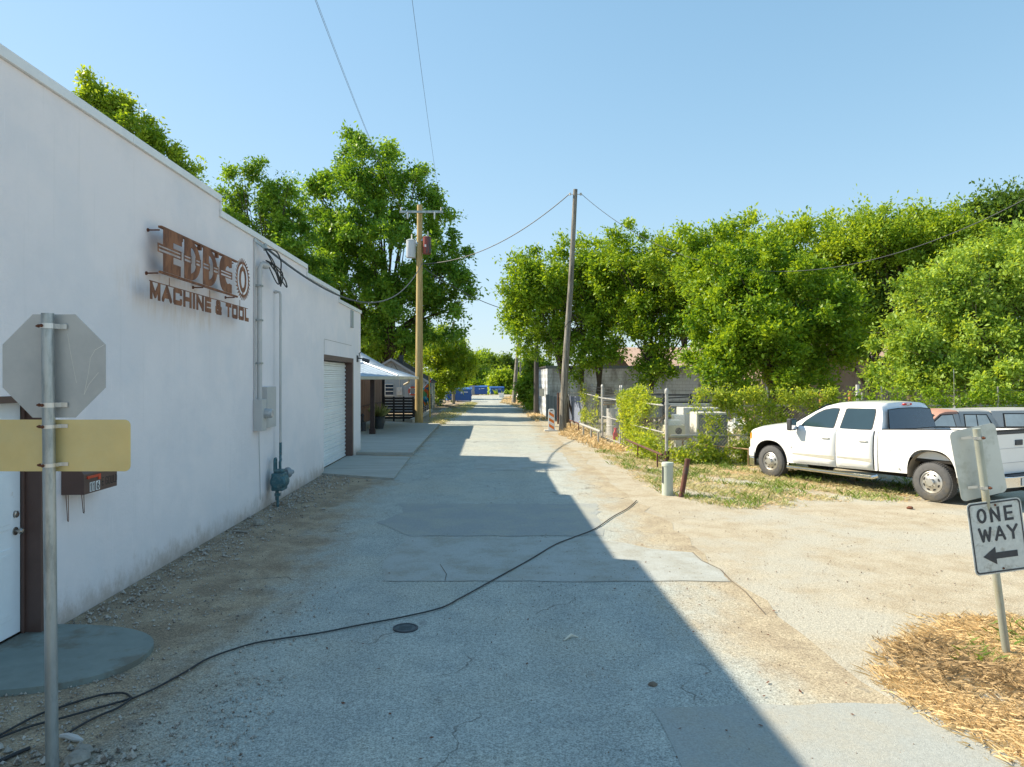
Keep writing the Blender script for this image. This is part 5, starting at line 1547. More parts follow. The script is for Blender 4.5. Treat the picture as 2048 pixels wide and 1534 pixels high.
q = P(1642, 757, 21); stake(q.x, 21, 1.90, .06, M_ora_post, "short orange stained post behind the white truck cab")
q = P(1701, 757, 21); stake(q.x, 21, 1.97, .075, M_ora_post, "thicker orange stained post left of the grey pipe behind the truck")
q = P(1715, 757, 20.6); stake(q.x, 20.6, 2.17, .06, M_boxgrey, "fat grey capped pipe standing behind the truck cab roof")
q = P(1728, 757, 20.4); stake(q.x, 20.4, 1.95, .03, M_post, "thin pale stake leaning left beside the fat grey pipe", (-.06, 0))
stake(*G(1116, 848)[:2], 1.62, .05, M_rustpipe, "rusty post standing left of the grey leaning pole")
stake(*G(1121, 846)[:2], 1.6, .055, M_planks, "split timber post behind the striped barricade")
stake(*G(1150, 846)[:2], 3.6, .06, M_trunk, "leaning dead trunk just right of the grey pole", (-1.0, .3), "dead_trunk")
stake(*G(1136, 846)[:2], 1.35, .035, M_gutter, "pale thin post seen behind the grey leaning pole")
# tin sheets and small sign by the dark pole
q0 = Vector((3.30, 41.2, 0)); ts = thing("tin_fence", "blue grey weathered tin sheets leaning by the block building corner", "fence", q0)
for k in range(5):
    mb = MB(q0); mb.obox((3.4 + k * .2, 41.2 - .15 * k, .72 - .03 * k), (.1, 0, .004 * k), (0, .01, 0), (0, .02, .70 - .02 * k)); mb.build("sheet", M_tinsheet, ts)
q = G(1084, 832); sg = thing("plain_sign", "small faded grey sign plate on a thin post beside the dark pole", "sign", (q.x, q.y, 0))
mb = MB(); mb.cyl((0, 0, 0), (0, 0, 1.5), .025, n=6); mb.build("post", M_post, sg)
mb = MB(); mb.box(-.17, .17, -.035, -.03, 1.25, 1.72); mb.build("plate", M_trimp, sg)

# striped barricade
q = G(1103, 862)
vp = thing("barricade", "white vertical channelizer panel with three slanted orange stripes", "barricade", (q.x, q.y, 0))
mb = MB(); mb.prism([(-.155, -.03, .05), (.155, -.03, .05), (.135, -.03, .93), (.10, -.03, .99), (-.10, -.03, .99), (-.135, -.03, .93)], 0, (0, .06, 0)); pn = mb.build("panel", M_white, vp, bevel=.01)
for k in range(3):
    z_ = .72 - k * .27
    mb = MB(); mb.prism([(-.11, -.034, z_ + .15), (-.11, -.034, z_ + .02), (.11, -.034, z_ - .12), (.11, -.034, z_ + .01)], 0, (0, .003, 0)); mb.build("stripe", M_orange, pn)
mb = MB(); mb.prism([(-.06, -.036, .90), (.06, -.036, .90), (.05, -.036, .935), (-.05, -.036, .935)], 0, (0, .005, 0)); mb.build("hand_hole", M_dark, pn)
mb = MB(); mb.box(-.32, .26, -.2, .2, 0, .055); mb.build("base", M_boxgrey, vp, bevel=.01)

# pedestal and rusty stub
q = G(1335, 990)
pd = thing("cable_pedestal", "pale green round cable pedestal standing in dry grass", "pedestal", (q.x, q.y, 0))
mb = MB(); mb.lathe((0, 0, 0), (0, 0, 1), [(.112, 0), (.112, .61), (0, .61)], 28); mb.build("body", M_green_ped, pd, smooth=True)
mb = MB(); mb.lathe((0, 0, 0), (0, 0, 1), [(.118, .585), (.120, .64), (.112, .66), (0, .668)], 28); mb.build("cap", M_green_ped, pd, smooth=True)
mb = MB(); mb.box(-.118, -.105, -.06, -.03, .25, .58); mb.build("hinge", M_black, pd)
q = G(1362, 994)
mb = MB((q.x, q.y, 0)); mb.tube([(q.x, q.y, -.03), (q.x + .135, q.y, .76)], .052, 14); tag(mb.build("rusty_bollard", M_rustpipe, None, (q.x, q.y, 0), smooth=True), "rusty brown pipe stub leaning right beside the green pedestal", "bollard")

# yard junk
def junk_box(name, label, cat, x0, x1, y0, y1, z0, z1, m, front=None, frame=None):
    t = thing(name, label, cat, ((x0 + x1) / 2, (y0 + y1) / 2, z0))
    mb = MB(t.location); mb.box(x0, x1, y0, y1, z0, z1); mb.build("cabinet", m, t, bevel=.012)
    if front:
        mb = MB(t.location); mb.box(x0 + .05, x1 - .015, y0 - .02, y0 - .001, z0 + .05, z1 - .06); mb.build("door", front, t, bevel=.006)
        mb = MB(t.location); mb.box(x0 + .38, x0 + .42, y0 - .03, y0 - .021, z0 + .6, z0 + .95); mb.build("handle", M_boxgrey, t)
    return t
junk_box("refrigerator", "cream refrigerator with dark grey front behind the vines", "refrigerator", 6.02, 6.93, 20.6, 21.3, 0, 1.36, M_fridge, M_fridged)
t_ = junk_box("appliance_cabinet", "taller white metal cabinet left behind the refrigerator", "cabinet", 6.10, 7.25, 22.3, 23.1, 0, 1.43, M_fridge)
mb = MB(t_.location); mb.box(6.32, 7.2, 22.28, 22.299, .1, 1.38); mb.build("door", M_trim, t_)  # grey panel: shade on the cabinet's white front put into colour
t_ = junk_box("air_conditioner", "beige boxy air conditioner with round black fan opening", "air conditioner", 5.15, 5.72, 20.7, 21.2, .62, .98, M_gutter)
mb = MB(t_.location); mb.lathe((5.53, 20.699, .82), (0, -1, 0), [(0, .002), (.09, .002), (.1, .0)], 18); mb.build("fan_opening", M_black, t_)
t_ = thing("work_table", "low table of boards carrying the beige air conditioner", "table", (5.4, 20.95, 0))
mb = MB(t_.location); mb.box(4.98, 5.85, 20.6, 21.3, .56, .615); mb.build("tabletop", M_planks, t_)
for x in (5.02, 5.8):
    for y in (20.64, 21.25):
        mb = MB(t_.location); mb.box(x - .025, x + .025, y - .025, y + .025, 0, .559); mb.build("leg", M_planks, t_)
mb = MB((5.4, 20.9, 1)); mb.box(5.2, 5.62, 20.75, 21.1, .985, 1.13)
for k in range(7): mb.box(5.20 + k * .06, 5.225 + k * .06, 20.735, 20.749, .99, 1.125)
tag(mb.build("crate", M_white, None, (5.4, 20.9, 1)), "white slatted crate on top of the air conditioner", "crate")
mb = MB((5.75, 22, 0)); mb.box(5.62, 5.95, 21.6, 21.9, .95, 1.25); mb.box(5.68, 5.9, 21.65, 21.85, 0, .949); tag(mb.build("white_bin", M_white, None, (5.75, 22, 0), bevel=.02), "white bin left of the taller white cabinet", "bin")
rnd = random.Random(5)
def rag(c, s, m, label, cat, seed):
    rng = np.random.default_rng(seed); mb = MB(c); n = 9
    for i in range(n):
        for j in range(n):
            a, b = i / (n - 1) * 2 - 1, j / (n - 1) * 2 - 1
            mb.v.append((a * s[0] + rng.normal() * .03, b * s[1] + rng.normal() * .03, s[2] * (1 - .5 * (a * a + b * b)) + rng.normal() * .06))
    for i in range(n - 1):
        for j in range(n - 1):
            k = i * n + j; mb.f.append((k, k + 1, k + n + 1, k + n))
    return tag(mb.build("plastic_sheet", m, None, c), label, cat)
rag((7.15, 20.5, .75), (.25, .2, .45), M_white, "crumpled white plastic bundle right of the refrigerator", "plastic", 3)
rag((7.5, 20.6, .5), (.2, .2, .4), M_white, "smaller crumpled white plastic heap in the vines", "plastic", 4)
for i, (x0, z0, x1, z1, y, m, lb) in enumerate(((5.25, 1.0, 5.62, 1.5, 21.9, M_planks, "tan stick leaning behind the slatted crate"), (5.3, .95, 5.55, 1.35, 22.1, M_ora_post, "orange stick crossing behind the slatted crate"),
        (4.9, 1.12, 5.75, 1.16, 22, M_planks, "level tan board behind the corner post"), (5.0, 1.6, 6.9, 1.72, 24.5, M_black, "dark beam lying high behind the corner post"), (7.0, 1.4, 7.25, 1.1, 21, M_planks, "tan board end resting on the refrigerator"))):
    mb = MB((x0, y, z0)); mb.beam((x0, y, z0), (x1, y, z1), .05, .04); tag(mb.build("loose_board", m, None, (x0, y, z0)), lb, "board")
lr = thing("trailer_rack", "long grey open rack behind the chain link fence corner", "rack", (6, 26, 0))
for z_ in (1.45, 1.72):
    mb = MB((6, 26, 0)); mb.box(4.9, 8.6, 25.9, 26.0, z_, z_ + .06); mb.build("rail", M_black, lr)
for x in (5.3, 6.3, 7.3, 8.5):
    mb = MB((6, 26, 0)); mb.box(x, x + .08, 25.8, 25.899, 0, 1.8); mb.build("upright", M_black, lr)
mb = MB((6, 26, 0)); mb.box(4.9, 8.6, 26.01, 27.5, .9, 1.4); mb.build("deck", M_tinsheet, lr)
# lumber behind the gate
lg = thing("lumber_stack", "stack of grey weathered boards on a rack behind the gate", "lumber", (5.6, 31, 0))
rnd = random.Random(8)
for k in range(9):
    mb = MB((5.6, 31, 0)); y = 30.2 + rnd.uniform(0, 1.2); mb.beam((4.9, y, 1.25 + .07 * (k % 6) + rnd.uniform(-.03, .03)), (7.6, y + rnd.uniform(-.3, .3), 1.35 + .07 * (k % 6)), .15, .05); mb.build("board", rnd.choice([M_planks, M_trim, M_stone]), lg)
for x in (5.1, 7.2):
    mb = MB((5.6, 31, 0)); mb.box(x, x + .1, 30.6, 30.75, 0, 1.3); mb.build("trestle", M_black, lg)
t_ = thing("gas_cylinder", "small pink red cylinder with valve standing behind the gate", "cylinder", (4.86, 27.3, 0))
mb = MB(); mb.lathe((0, 0, 0), (0, 0, 1), [(0, 0), (.09, 0), (.09, .24), (.05, .32), (.05, .42), (.02, .46), (0, .46)], 14); mb.build("tank", M_hydr, t_, smooth=True)
mb = MB(); mb.box(-.07, .07, -.02, .02, .40, .44); mb.build("valve", M_redp, t_)
for (x, y, r, h, m, lb) in ((5.6, 28.6, .35, .9, M_tinsheet, "grey drum among the clutter behind the gate"), (5.2, 29.6, .3, 1.1, M_boxgrey, "pale upright bin behind the gate"), (6.3, 29.0, .4, .8, M_rustpipe, "rusty barrel deep behind the gate")):
    mb = MB((x, y, 0)); mb.lathe((x, y, 0), (0, 0, 1), [(0, 0), (r, 0), (r, h * .33), (r * 1.04, h * .35), (r, h * .37), (r, h * .66), (r * 1.04, h * .68), (r, h * .7), (r, h), (r * .95, h), (r * .95, h - .03), (0, h - .03)], 18)
    tag(mb.build("drum", m, None, (x, y, 0)), lb, "drum")

# ================================================================== VEHICLES
def loft(rings, closed=False, caps=(True, True)):
    mb = MB(); n = len(rings[0])
    for r in rings: mb.v += [tuple(p) for p in r]
    for i in range(len(rings) - 1):
        for k in range(n if closed else n - 1):
            a, b = i * n + k, i * n + (k + 1) % n
            mb.f.append((a, b, b + n, a + n))
    if caps[0]: mb.f.append(tuple(reversed(range(n))))
    if caps[1]: mb.f.append(tuple((len(rings) - 1) * n + k for k in range(n)))
    return mb
def lerp1(x, tab):
    for (a, va), (b, vb) in zip(tab[:-1], tab[1:]):
        if x <= b: return va + (vb - va) * max(0, (x - a)) / (b - a)
    return tab[-1][1]
def wheel(parent, x, y, z, r, w, rimr, side, name="wheel", holes=8):
    wh = bpy.data.objects.new(name, None); COL.objects.link(wh); wh.parent = parent; wh.location = (x, y, z)
    s = side
    mb = MB()
    mb.lathe((0, 0, 0), (0, s, 0), [(rimr, -w * .5), (rimr * 1.04, -w * .5), (r * .90, -w * .5), (r * .97, -w * .42), (r, -w * .3), (r, w * .3), (r * .97, w * .42), (r * .90, w * .5), (rimr * 1.10, w * .52), (rimr * 1.01, w * .46)], 48)
    for k in range(56):
        a = 2 * math.pi * k / 56
        for sg in (-1, 1):
            c = Vector((math.cos(a + sg * .03) * r, s * sg * w * .22, math.sin(a + sg * .03) * r))
            rd_ = c - Vector((0, c.y, 0)); rd_.normalize()
            tg = Vector((-rd_.z, 0, rd_.x))
            mb.obox(c + rd_ * .002, tg * .012, Vector((0, w * .19, 0)) + tg * .008 * sg, rd_ * .007)
    mb.build("tyre", M_tyre, wh, smooth=True)
    mb = MB()
    o = w * .36
    mb.lathe((0, 0, 0), (0, s, 0), [(rimr, -w * .4), (rimr * .98, o + .03), (rimr * .93, o + .035), (rimr * .88, o + .01), (rimr * .80, o + .02), (rimr * .48, o + .035), (rimr * .40, o + .045), (rimr * .36, o + .075), (rimr * .30, o + .09), (0, o + .093)], 40)
    rim = mb.build("rim", M_alloy, wh, smooth=True)
    mb = MB()
    for k in range(holes):
        a = 2 * math.pi * (k + .5) / holes
        c = Vector((math.cos(a) * rimr * .69, s * (o + .0275), math.sin(a) * rimr * .69))
        rd_ = Vector((math.cos(a), 0, math.sin(a))); tg = Vector((-math.sin(a), 0, math.cos(a)))
        pts = [c + tg * math.cos(b) * rimr * .145 + rd_ * math.sin(b) * rimr * .075 for b in np.linspace(0, 2 * math.pi, 13)[:-1]]
        mb.prism(pts, 0, (0, s * .004, 0))
        a += math.pi / holes
        c = Vector((math.cos(a) * rimr * .38, s * (o + .06), math.sin(a) * rimr * .38))
        mb.cyl(c, c + Vector((0, s * .02, 0)), rimr * .035, n=6)
    mb.build("rim_holes", M_dark, rim)
    return wh

def build_truck():
    left = Vector((-.895, -.446, 0))
    loc = Vector((8.42, 13.46, 0)) - left * .945
    t = thing("pickup_truck", "white crew cab pickup truck with chrome step bar parked by the vine covered fence", "truck", loc, math.atan2(.895, -.446))
    HW = .965
    def prof(z):
        return lerp1(z, [(.2, .94), (.42, .965), (.62, .985), (.86, 1.0), (1.1, .99), (1.2, .975), (1.3, .945), (1.45, .93)])
    belt = [(-.97, 1.405), (-.28, 1.375), (1.12, 1.295), (3.3, 1.27), (3.9, 1.20), (4.3, 1.135), (4.46, 1.09), (4.56, 1.02), (4.60, .93)]
    rock = lambda x: .47 - .03 * (x - 1)
    def bottom(x):
        if x > 4.33: return .57 if x > 4.36 else .50
        if 3.37 < x < 4.345:
            c, h = 3.86, .49
            return .40 + .48 * math.sqrt(max(0, 1 - abs((x - c) / h) ** 2.4))
        if -.43 < x < .51:
            c, h = .04, .47
            return .47 + .52 * max(0, 1 - abs((x - c) / h) ** 3.0) ** (1 / 2.2)
        if x <= -.43: return .52
        return rock(x)
    def hwx(x):
        return HW * (1 if x < 4.15 else 1 - .16 * ((x - 4.15) / .45) ** 2.2)
    def ring(x, x0front=False):
        zb, zt = bottom(x), lerp1(x, belt)
        hw = hwx(x)
        half = []
        for k in range(8):
            z_ = zb + (zt - zb) * k / 7
            half.append((x, hw * prof(z_ + .03 * (x - 1)), z_))
        crown = .055 if x > 3.0 else .0
        half += [(x, hw * .90, zt + .022), (x, hw * .72, zt + .03 + crown * .5), (x, hw * .40, zt + .03 + crown), (x, 0, zt + .035 + crown)]
        return half + [(a, -b, c) for a, b, c in reversed(half[:-1])]
    xs = sorted(set([1.135, 1.6, 2.1, 2.6, 3.0, 3.2, 3.34] + [3.86 - .49 * math.cos(math.pi * k / 20) for k in range(21)] + [4.345, 4.37, 4.42, 4.48, 4.53, 4.57, 4.60]))
    body = loft([ring(x) for x in xs], caps=(True, False)).build("body", M_paint, t, smooth=True)
    # nose
    r_ = ring(4.60)
    mb = MB(); mb.v = [tuple(p) for p in r_]; mb.f = [tuple(range(len(r_)))]; mb.build("front_panel", M_paint, body)
    # grille and head lamps
    mb = MB(); mb.box(4.601, 4.625, -.52, .52, .62, .97); mb.build("grille", M_chrome, t, bevel=.01)
    for s in (1, -1):
        mb = MB(); mb.add([(4.60, s * .56, .70), (4.60, s * .80, .70), (4.60, s * .80, .98), (4.60, s * .56, .98), (4.63, s * .56, .70), (4.62, s * .80, .70), (4.60, s * .80, .98), (4.61, s * .56, .98)], [(4, 5, 6, 7), (0, 4, 7, 3), (0, 1, 5, 4)]); mb.build("headlight", M_glassl, t)
        mb = MB()
        pts = []
        for (x_, z_) in ((4.46, .74), (4.59, .72), (4.575, 1.0), (4.48, 1.03)):
            pts.append((x_, s * (hwx(x_) * prof(z_) + .004), z_))
        pts2 = [(a, b - s * .03, c) for a, b, c in pts]
        mb.add(pts + pts2, [(0, 1, 2, 3), (0, 4, 5, 1), (1, 5, 6, 2), (2, 6, 7, 3), (3, 7, 4, 0)]); mb.build("turn_signal", M_amber, t)
    # front bumper: white top, chrome below
    def bump(z0, z1, m, nm, ext, back=4.36):
        outer = [(back, .945), (4.55, .90 + ext * .4), (4.66 + ext, .70), (4.70 + ext, 0)]
        pl = outer + [(a, -b) for a, b in reversed(outer[:-1])]
        mb = MB(); mb.prism([(a, b, z0) for a, b in pl], 0, (0, 0, z1 - z0)); return mb.build(nm, m, t, bevel=.025, seg=3)
    bump(.44, .66, M_paint, "bumper_top", .02); bump(.22, .437, M_chrome, "front_bumper", .0)
    # chassis and wheel wells
    mb = MB(); mb.box(-.88, 4.3, -.60, .60, .42, .80); mb.box(-.6, 4.2, -.42, -.30, .34, .42); mb.box(-.6, 4.2, .30, .42, .34, .42); mb.box(1.14, 3.3, -.88, .88, .44, .56); mb.box(3.3, 4.35, -.62, .62, .8, 1.1)
    mb.cyl((0.04, -.8, .37), (.04, .8, .37), .05, n=8); mb.lathe((.04, 0, .37), (0, 1, 0), [(0, -.17), (.1, -.12), (.15, 0), (.1, .12), (0, .17)], 12); mb.cyl((3.86, -.8, .37), (3.86, .8, .37), .04, n=8)
    mb.build("chassis", M_under, t)
    for s in (1, -1):
        for (cx, hh, m) in ((.04, .47, M_well), (3.86, .49, M_under)):
            mb = MB(); n = 18; vs = []
            for k in range(n + 1):
                a = math.pi * k / n
                x_, z_ = cx - hh * 1.0 * math.cos(a), .42 + (.54 if cx < 1 else .45) * math.sin(a) ** .75
                vs += [(x_, s * .935, z_), (x_, s * .60, z_)]
            mb.add(vs, [(2 * k, 2 * k + 1, 2 * k + 3, 2 * k + 2) for k in range(n)])
            mb.build("wheel_well", m, t)
    # greenhouse
    gy = lambda z: .925 - .20 * (z - 1.27) / .55
    sp_ = [(3.30, 1.25), (3.02, 1.42), (2.72, 1.60), (2.48, 1.715), (2.25, 1.775), (1.9, 1.80), (1.45, 1.805), (1.20, 1.79), (1.165, 1.74), (1.10, 1.55), (1.06, 1.27)]
    rings = []
    for (fy, lift) in ((1, 0), (.96, .022), (.7, .05), (.3, .065), (0, .068), (-.3, .065), (-.7, .05), (-.96, .022), (-1, 0)):
        rg = []
        for (x_, z_) in sp_:
            w_ = max(0, min(1, (z_ - 1.3) / .4))
            bulge = .03 * (1 - fy * fy)
            rg.append((x_ + (bulge if x_ > 2.2 else -bulge), gy(z_) * fy, z_ + lift * w_))
        rings.append(rg)
    gh_ = loft(rings, closed=True).build("cab_roof", M_paint, t, smooth=True)
    # side windows
    def side_poly(pts, m, nm, off, parent=t):
        for s in (1, -1):
            mb = MB(); pl = [(x_, s * (gy(z_) + off), z_) for x_, z_ in pts]
            mb.prism(pl, 0, (0, -s * .012, 0)); mb.build(nm, m, parent)
    def rounded(pts, r=.035, n=4):
        out = []
        for i in range(len(pts)):
            p0, p1, p2 = Vector(pts[i - 1]), Vector(pts[i]), Vector(pts[(i + 1) % len(pts)])
            a = p1 + (p0 - p1).normalized() * min(r, (p0 - p1).length * .4); b = p1 + (p2 - p1).normalized() * min(r, (p2 - p1).length * .4)
            for k in range(n + 1):
                q = k / n; out.append(tuple(a * (1 - q) ** 2 + p1 * 2 * q * (1 - q) + b * q * q))
        return out
    def grow(pts, d):
        c = sum((Vector(p) for p in pts), Vector((0, 0))) / len(pts)
        return [tuple(Vector(p) + (Vector(p) - c).normalized() * d) for p in pts]
    w1 = [(2.99, 1.285), (2.92, 1.385), (2.66, 1.565), (2.50, 1.645), (2.30, 1.695), (2.12, 1.70), (2.165, 1.275)]
    w2 = [(2.005, 1.275), (1.95, 1.705), (1.30, 1.715), (1.275, 1.65), (1.275, 1.30)]
    for w_ in (w1, w2):
        side_poly(rounded(grow(w_, .022), .05), M_dark, "window_seal", .003)
        side_poly(rounded(w_, .04), M_glassl, "side_window", .006)
    # windscreen, rear window
    mb = MB(); mb.add([(3.24, -.80, 1.315), (3.24, .80, 1.315), (2.50, .68, 1.76), (2.50, -.68, 1.76)], [(0, 1, 2, 3)]); mb.v = [(x_ + .04, y_, z_ + .012) for x_, y_, z_ in mb.v]; mb.build("windscreen", M_glass, t)
    rw = []
    for (y_, z_, xx) in ((-.76, 1.33, 1.062), (-.40, 1.325, 1.045), (0, 1.32, 1.04), (.40, 1.325, 1.045), (.76, 1.33, 1.062), (.685, 1.70, 1.142), (.35, 1.725, 1.128), (0, 1.73, 1.123), (-.35, 1.725, 1.128), (-.685, 1.70, 1.142)):
        rw.append((xx - .075, y_, z_))
    mb = MB(); mb.add(rw, [(0, 1, 8, 9), (1, 2, 7, 8), (2, 3, 6, 7), (3, 4, 5, 6)]); mb.build("rear_window", M_glass, t, smooth=True)
    mb = MB(); mb.add([(x_ + .008, y_ * 1.035, 1.52 + (z_ - 1.52) * 1.09) for x_, y_, z_ in rw], [(0, 1, 8, 9), (1, 2, 7, 8), (2, 3, 6, 7), (3, 4, 5, 6)]); mb.build("window_seal", M_dark, t, smooth=True)
    mb = MB(); mb.box(1.10, 1.135, -.13, .13, 1.795, 1.835); mb.build("brake_light", M_redl, t, bevel=.006)
    mb = MB(); mb.box(1.096, 1.0995, -.05, .05, 1.80, 1.83); mb.build("cargo_lamp", M_white, t)
    # door skins
    def skin(x0, x1, zb, ztop, m, nm, off, th=.02):
        outs = []
        for s in (1, -1):
            mb = MB(); cols = [x0 + (x1 - x0) * k / 6 for k in range(7)]; rows = 7
            for c_ in cols:
                for k in range(rows + 1):
                    z_ = zb(c_) + (ztop - zb(c_)) * k / rows
                    mb.v.append((c_, s * (hwx(c_) * prof(z_ + .03 * (c_ - 1)) + off), z_))
            for i in range(6):
                for k in range(rows):
                    a = i * (rows + 1) + k; f = (a, a + 1, a + rows + 2, a + rows + 1); mb.f.append(f if s < 0 else tuple(reversed(f)))
            o_ = mb.build(nm, m, t, smooth=True)
            sm = o_.modifiers.new("thickness", 'SOLIDIFY'); sm.thickness = th; sm.offset = -1
            outs.append(o_)
        return outs
    zb_ = lambda x_: rock(x_) + .02
    fd = skin(2.075, 3.20, zb_, 1.262, M_paint, "front_door", .005)
    rd2 = skin(1.215, 2.06, zb_, 1.272, M_paint, "rear_door", .005)
    for doors, hx in ((fd, 2.32), (rd2, 1.42)):
        for o_, s in zip(doors, (1, -1)):
            mb = MB(); yy = s * (HW * 1.0 + .012)
            mb.tube([(hx - .11, s * (HW + .004), 1.055), (hx - .08, yy + s * .022, 1.06), (hx + .08, yy + s * .022, 1.06), (hx + .11, s * (HW + .004), 1.055)], [.016, .021, .021, .016], 8); mb.build("handle", M_paint, o_, smooth=True)
            mb = MB(); mb.lathe((hx, s * (HW + .0), 1.08), (0, s, 0), [(.062, .0), (.062, .0065), (.055, .006), (0, .005)], 18); mb.build("handle_recess", M_trimp, o_, smooth=True)
    # door shut lines above the belt
    for s in (1, -1):
        for (xg, z0g, z1g) in ((2.068, .44, 1.27), (1.205, .48, 1.28), (3.212, .47, 1.24)):
            mb = MB(); n_ = 10
            for k in range(n_):
                za_, zb3 = z0g + (z1g - z0g) * k / n_, z0g + (z1g - z0g) * (k + 1) / n_
                mb.beam((xg, s * (HW * prof(za_ + .03 * (xg - 1)) + .003), za_), (xg, s * (HW * prof(zb3 + .03 * (xg - 1)) + .003), zb3), .010, .012, up=(1, 0, 0))
            mb.build("door_gap", M_under, body)
        for (xa, za, xb, zb2) in ((2.065, 1.27, 2.06, 1.80), (1.175, 1.275, 1.205, 1.79)):
            mb = MB(); mb.beam((xa, s * (gy(za) + .001), za), (xb, s * (gy(zb2) + .001), zb2), .008, .006, up=(1, 0, 0)); mb.build("door_gap", M_trim, gh_)
        for (xa, xb, zz0, zz1) in ((2.10, 3.19, .60, .685), (1.235, 2.045, .635, .72)):
            mb = MB(); y0 = HW + .001
            mb.prism([(xa, s * (y0 - .03), zz0 - .008), (xb, s * (y0 - .03), zz0 + .012), (xb, s * (y0 - .03), zz1 + .012), (xa, s * (y0 - .03), zz1 - .008)], 0, (0, s * .045, 0)); mb.build("side_moulding", M_trimp, t, bevel=.005)
    # badges
    for s in (1,):
        mb = MB(); yy = HW + .006
        raster(mb, text_inside([('2', 0, 0, .05, .06), ('5', .06, 0, .05, .06), ('0', .12, 0, .05, .06), ('0', .18, 0, .05, .06), ('H', .27, 0, .06, .06), ('D', .34, 0, .06, .06)], .018), -.01, .42, -.01, .07, .004, (3.19, yy + .006, .735), (-1, 0, 0), (0, 0, 1), (0, 1, 0), .003)
        mb.box(3.03, 3.17, yy + .001, yy + .008, .82, .848); mb.box(3.225, 3.24, yy + .001, yy + .005, .75, .78)
        mb.build("badge", M_black, t)
    # step bar
    for s in (1, -1):
        mb = MB(); mb.tube([(3.36, s * .90, .36), (3.30, s * 1.0, .315), (1.2, s * 1.0, .33), (1.14, s * .93, .36)], .042, 12); mb.box(1.2, 3.3, min(s * .985, s * 1.045), max(s * .985, s * 1.045), .345, .362); mb.build("step_bar", M_chrome, t, smooth=True)
        mb = MB(); mb.box(3.03, 3.16, min(s * 1.02, s * 1.22), max(s * 1.02, s * 1.22), 1.17, 1.44); mir = mb.build("mirror", M_black, t, bevel=.03, seg=3)
        mb = MB(); mb.beam((3.10, s * .93, 1.22), (3.10, s * 1.03, 1.26), .05, .04); mb.build("arm", M_black, mir)
        mb = MB(); mb.box(3.022, 3.0295, min(s * 1.045, s * 1.195), max(s * 1.045, s * 1.195), 1.20, 1.41); mb.build("mirror_glass", M_chrome, mir)
    # cargo bed
    xb = sorted(set([-.96, -.9, -.7, -.5, -.44] + [.04 - .47 * math.cos(math.pi * k / 18) for k in range(19)] + [.52, .6, .8, 1.0, 1.105]))
    for s in (1, -1):
        rings = []
        for x in xb:
            zb2, zt = bottom(x), lerp1(x, belt)
            ew = HW * (1 if x > -.85 else 1 - .02 * (-.85 - x) / .1)
            rg = []
            for k in range(8):
                z_ = zb2 + (zt - zb2) * k / 7
                flare = .022 * max(0, 1 - ((x - .04) / .62) ** 2) * (1 - k / 7) ** 1.2 if abs(x - .04) < .62 else 0
                rg.append((x, s * (ew * prof(z_ - .06) + flare), z_))
            rg += [(x, s * (ew * .93 - .02), zt + .012), (x, s * (ew - .14), zt + .006), (x, s * (ew - .16), zt - .05), (x, s * (ew - .16), .80)]
            rings.append(rg)
        mb = loft(rings, caps=(True, True))
        bd = mb.build("bed_side", M_paint, t, smooth=True)
        mb = MB(); pts = [(-.94, lerp1(-.94, belt)), (1.09, lerp1(1.09, belt))]
        mb.beam((pts[0][0], s * .845, pts[0][1] + .018), (pts[1][0], s * .845, pts[1][1] + .018), .075, .02); mb.build("rail_cap", M_dark, bd)
    mb = MB(); mb.lathe((.90, HW + .0, .95), (0, 1, 0), [(.075, -.01), (.075, .004), (.071, .004), (.071, .0015), (0, .0015)], 26); mb.build("fuel_door", M_paint, t)
    mb = MB(); mb.lathe((.66, HW - .012, .56), (0, 1, 0), [(.012, 0), (.012, .012), (0, .012)], 10); mb.build("marker", M_black, t)
    mb = MB(); mb.box(-.9, 1.08, -.80, .80, .74, .80); mb.build("bed_floor", M_under, t)
    mb = MB(); mb.box(1.04, 1.10, -.90, .90, .56, 1.30); mb.build("bed_front", M_paint, t)
    mb = MB(); mb.box(-.975, -.925, -.775, .775, .62, 1.395); tg_ = mb.build("tailgate", M_paint, t, bevel=.014, seg=3)
    mb = MB(); mb.box(-.985, -.92, -.77, .77, 1.396, 1.42); mb.build("top_trim", M_dark, tg_, bevel=.004)
    mb = MB(); mb.box(-.98, -.9755, -.77, .77, 1.34, 1.394); mb.build("trim_band", M_black, tg_)
    mb = MB(); mb.box(-.992, -.976, -.115, .115, 1.13, 1.23); hd = mb.build("handle", M_black, tg_, bevel=.006)
    mb = MB(); mb.box(-.981, -.976, -.70, .70, .82, .825); mb.box(-.981, -.976, -.70, .70, 1.08, 1.085); mb.build("crease", M_trim, tg_)
    for s in (1, -1):
        mb = MB(); mb.box(-.99, -.88, min(s * .79, s * .955), max(s * .79, s * .955), .80, 1.26); mb.build("tail_light", M_redl, t, bevel=.01)
        mb = MB(); mb.box(-.96, -.90, min(s * .785, s * .945), max(s * .785, s * .945), .56, .798); mb.box(-.96, -.90, min(s * .785, s * .93), max(s * .785, s * .93), 1.262, 1.395); mb.build("corner_panel", M_paint, t, bevel=.006)
    outer = [(-.94, .93), (-1.02, .95), (-1.12, .90), (-1.17, .4), (-1.17, -.4), (-1.12, -.90), (-1.02, -.95), (-.94, -.93)]
    mb = MB(); mb.prism([(a, b, .40) for a, b in outer], 0, (0, 0, .20)); rbm = mb.build("rear_bumper", M_chrome, t, bevel=.012)
    mb = MB(); mb.box(-1.16, -.99, -.5, .5, .601, .612); mb.build("step_pad", M_black, rbm)
    mb = MB(); mb.box(-1.186, -1.176, -.02, .29, .43, .57); mb.build("licence_plate", M_plate, rbm)
    mb = MB(); mb.box(-1.20, -1.0, -.12, -.05, .30, .37); mb.box(-1.0, -.9, -.5, .5, .30, .36); mb.build("hitch", M_under, t)
